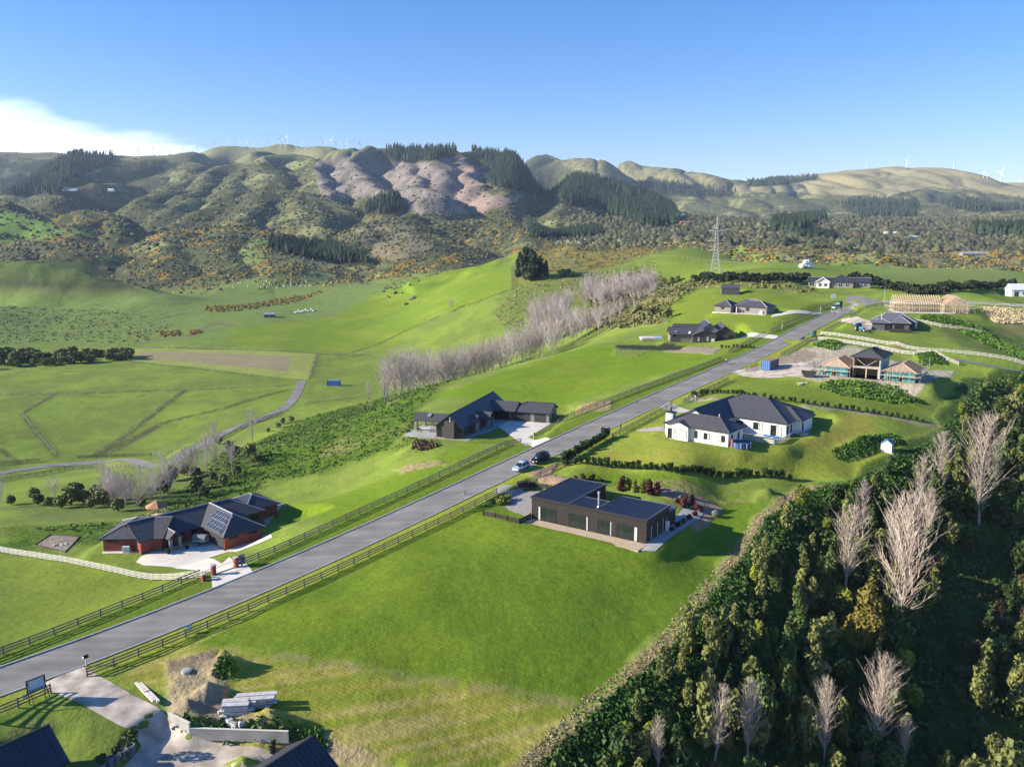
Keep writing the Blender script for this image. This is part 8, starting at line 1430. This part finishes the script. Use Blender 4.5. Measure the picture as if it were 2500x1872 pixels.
stack(620, 1722, 8, 7, 4.2, 'long stack of grey concrete planks on bearers', .8); stack(583, 1740, 5, 8, 3.0, 'near jumbled stack of pale concrete planks', .8)
p = gp(357, 1690); t = thing('concrete_plank', 'pair of long pale planks lying on the grass by the track', 'planks', (p[0], p[1], p[2] + .05), R(-46)); boxpart(t, 'plank', mat('pale_plank', (.66, .60, .50), .85, .06, 2), (-2.6, 2.6, -.32, .0, 0, .22)); boxpart(t, 'plank', mat('pale_plank', (.66, .60, .50), .85, .06, 2), (-2.2, 3.0, .03, .35, 0, .2)); boxpart(t, 'strap', M_BLK, (.2, .3, -.34, .37, .2, .24))
p = gp(548, 1722); t = thing('rusty_bar_bundle', 'bundle of rusty steel bars leaning by the plank stacks', 'steel bars', (p[0], p[1], p[2]))
for i in range(5): MB().tube((i * .09, 0, 0), (i * .09 - .3, .8, 1.5), .03, n=5).build('bar', mat('rust', (.16, .06, .03), .9, .2, 5), t)
for i, (px, py) in enumerate(((560, 1760), (545, 1752), (572, 1768), (590, 1765), (538, 1738))): p = gp(px, py); rng = random.Random(i); t = thing('broken_block', ['flat', 'tilted', 'chipped', 'square', 'jagged'][i] + ' broken concrete block in the rubble by the plank stack', 'rubble', (p[0], p[1], p[2]), rng.uniform(0, 3)); s_ = rng.uniform(.3, .5); MB().add([(-s_, -s_ * .8, -.2), (s_, -s_, -.2), (s_ * .9, s_ * .7, -.2), (-s_ * .8, s_, -.2), (-s_ * .8, -s_ * .6, s_ * .7), (s_ * .7, -s_ * .8, s_ * .5), (s_ * .8, s_ * .5, s_ * .8), (-s_ * .6, s_ * .7, s_ * .45)], [(3, 2, 1, 0), (4, 5, 6, 7), (0, 1, 5, 4), (1, 2, 6, 5), (2, 3, 7, 6), (3, 0, 4, 7)]).build('block', M_SLB, t); MB().tube((0, 0, s_ * .4), (.2, .1, s_ * 1.1), .02, n=5).build('reinforcing_bar', mat('rust', (.16, .06, .03), .9, .2, 5), t)
p = gp(1955, 937); t = thing('plywood_sheets', 'pale plywood sheets thrown on the grass by the skip', 'plywood', (p[0], p[1], p[2] + .2), R(35)); boxpart(t, 'sheet', mat('ply_sheet', (.62, .46, .32), .85, .08, 2), (-1.2, 1.2, -.6, .6, 0, .06)); boxpart(t, 'sheet', M_PALE, (-2.5, -.5, -1.2, -.9, -.1, .05)); boxpart(t, 'offcut', M_PALE, (1.2, 2.3, -.9, -.2, -.1, .12))
p = gp(150, 1330); t = thing('garden_stones', 'cluster of pale stones in the gravel garden bed', 'stones', (p[0], p[1], p[2]))
for i in range(7): MB().ball((random.uniform(-1, 1), random.uniform(-.6, .6), .1), random.uniform(.15, .32), 7, 5, .7).build('stone', M_SLB, t)
p = gp(1022, 1095); 
# bed edging round the gravel garden
Q = [gp(*q) for q in ((85, 1330), (125, 1305), (195, 1310), (160, 1348))]; t = thing('bed_edging', 'dark timber edging round the square gravel garden bed', 'edging')
for a, b in zip(Q, Q[1:] + Q[:1]): MB().bar((a[0], a[1], a[2] + .05), (b[0], b[1], b[2] + .05), .1, .2).build('board', M_DK, t)
# garden furniture on the dark house's verandah, pool yard of the grey brick house
p = L2W('ctr', 3.0, 9.6); t = thing('outdoor_table', 'pale outdoor table on the verandah of the dark brick house', 'table', (p[0], p[1], SITE['ctr'][2] + .06)); boxpart(t, 'top', M_WPNT, (-1, 1, -.5, .5, .7, .76))
for x in (-.9, .9):
    for y in (-.4, .4): boxpart(t, 'leg', M_STEEL, (x - .04, x + .04, y - .04, y + .04, 0, .7))
p = gp(1605, 825); t = thing('swimming_pool', 'small oval pool on a pale deck left of the grey brick house', 'pool', (p[0], p[1], p[2])); boxpart(t, 'deck', M_CONC, (-6, 5, -2.5, 2.5, -.5, .3)); MB().lathe([(0, .36), (1.7, .36), (1.8, .42), (1.9, .31)], 18).build('water', mat('spa_water', (.25, .42, .55), .1, .05, 1), t)
fence([(1580, 832), (1625, 833)], 'black pool fence beside the grey brick house', h_=1.2, rails=2, post=.9, m=M_BLK, name='pool_fence', postw=.06, railh=.05)
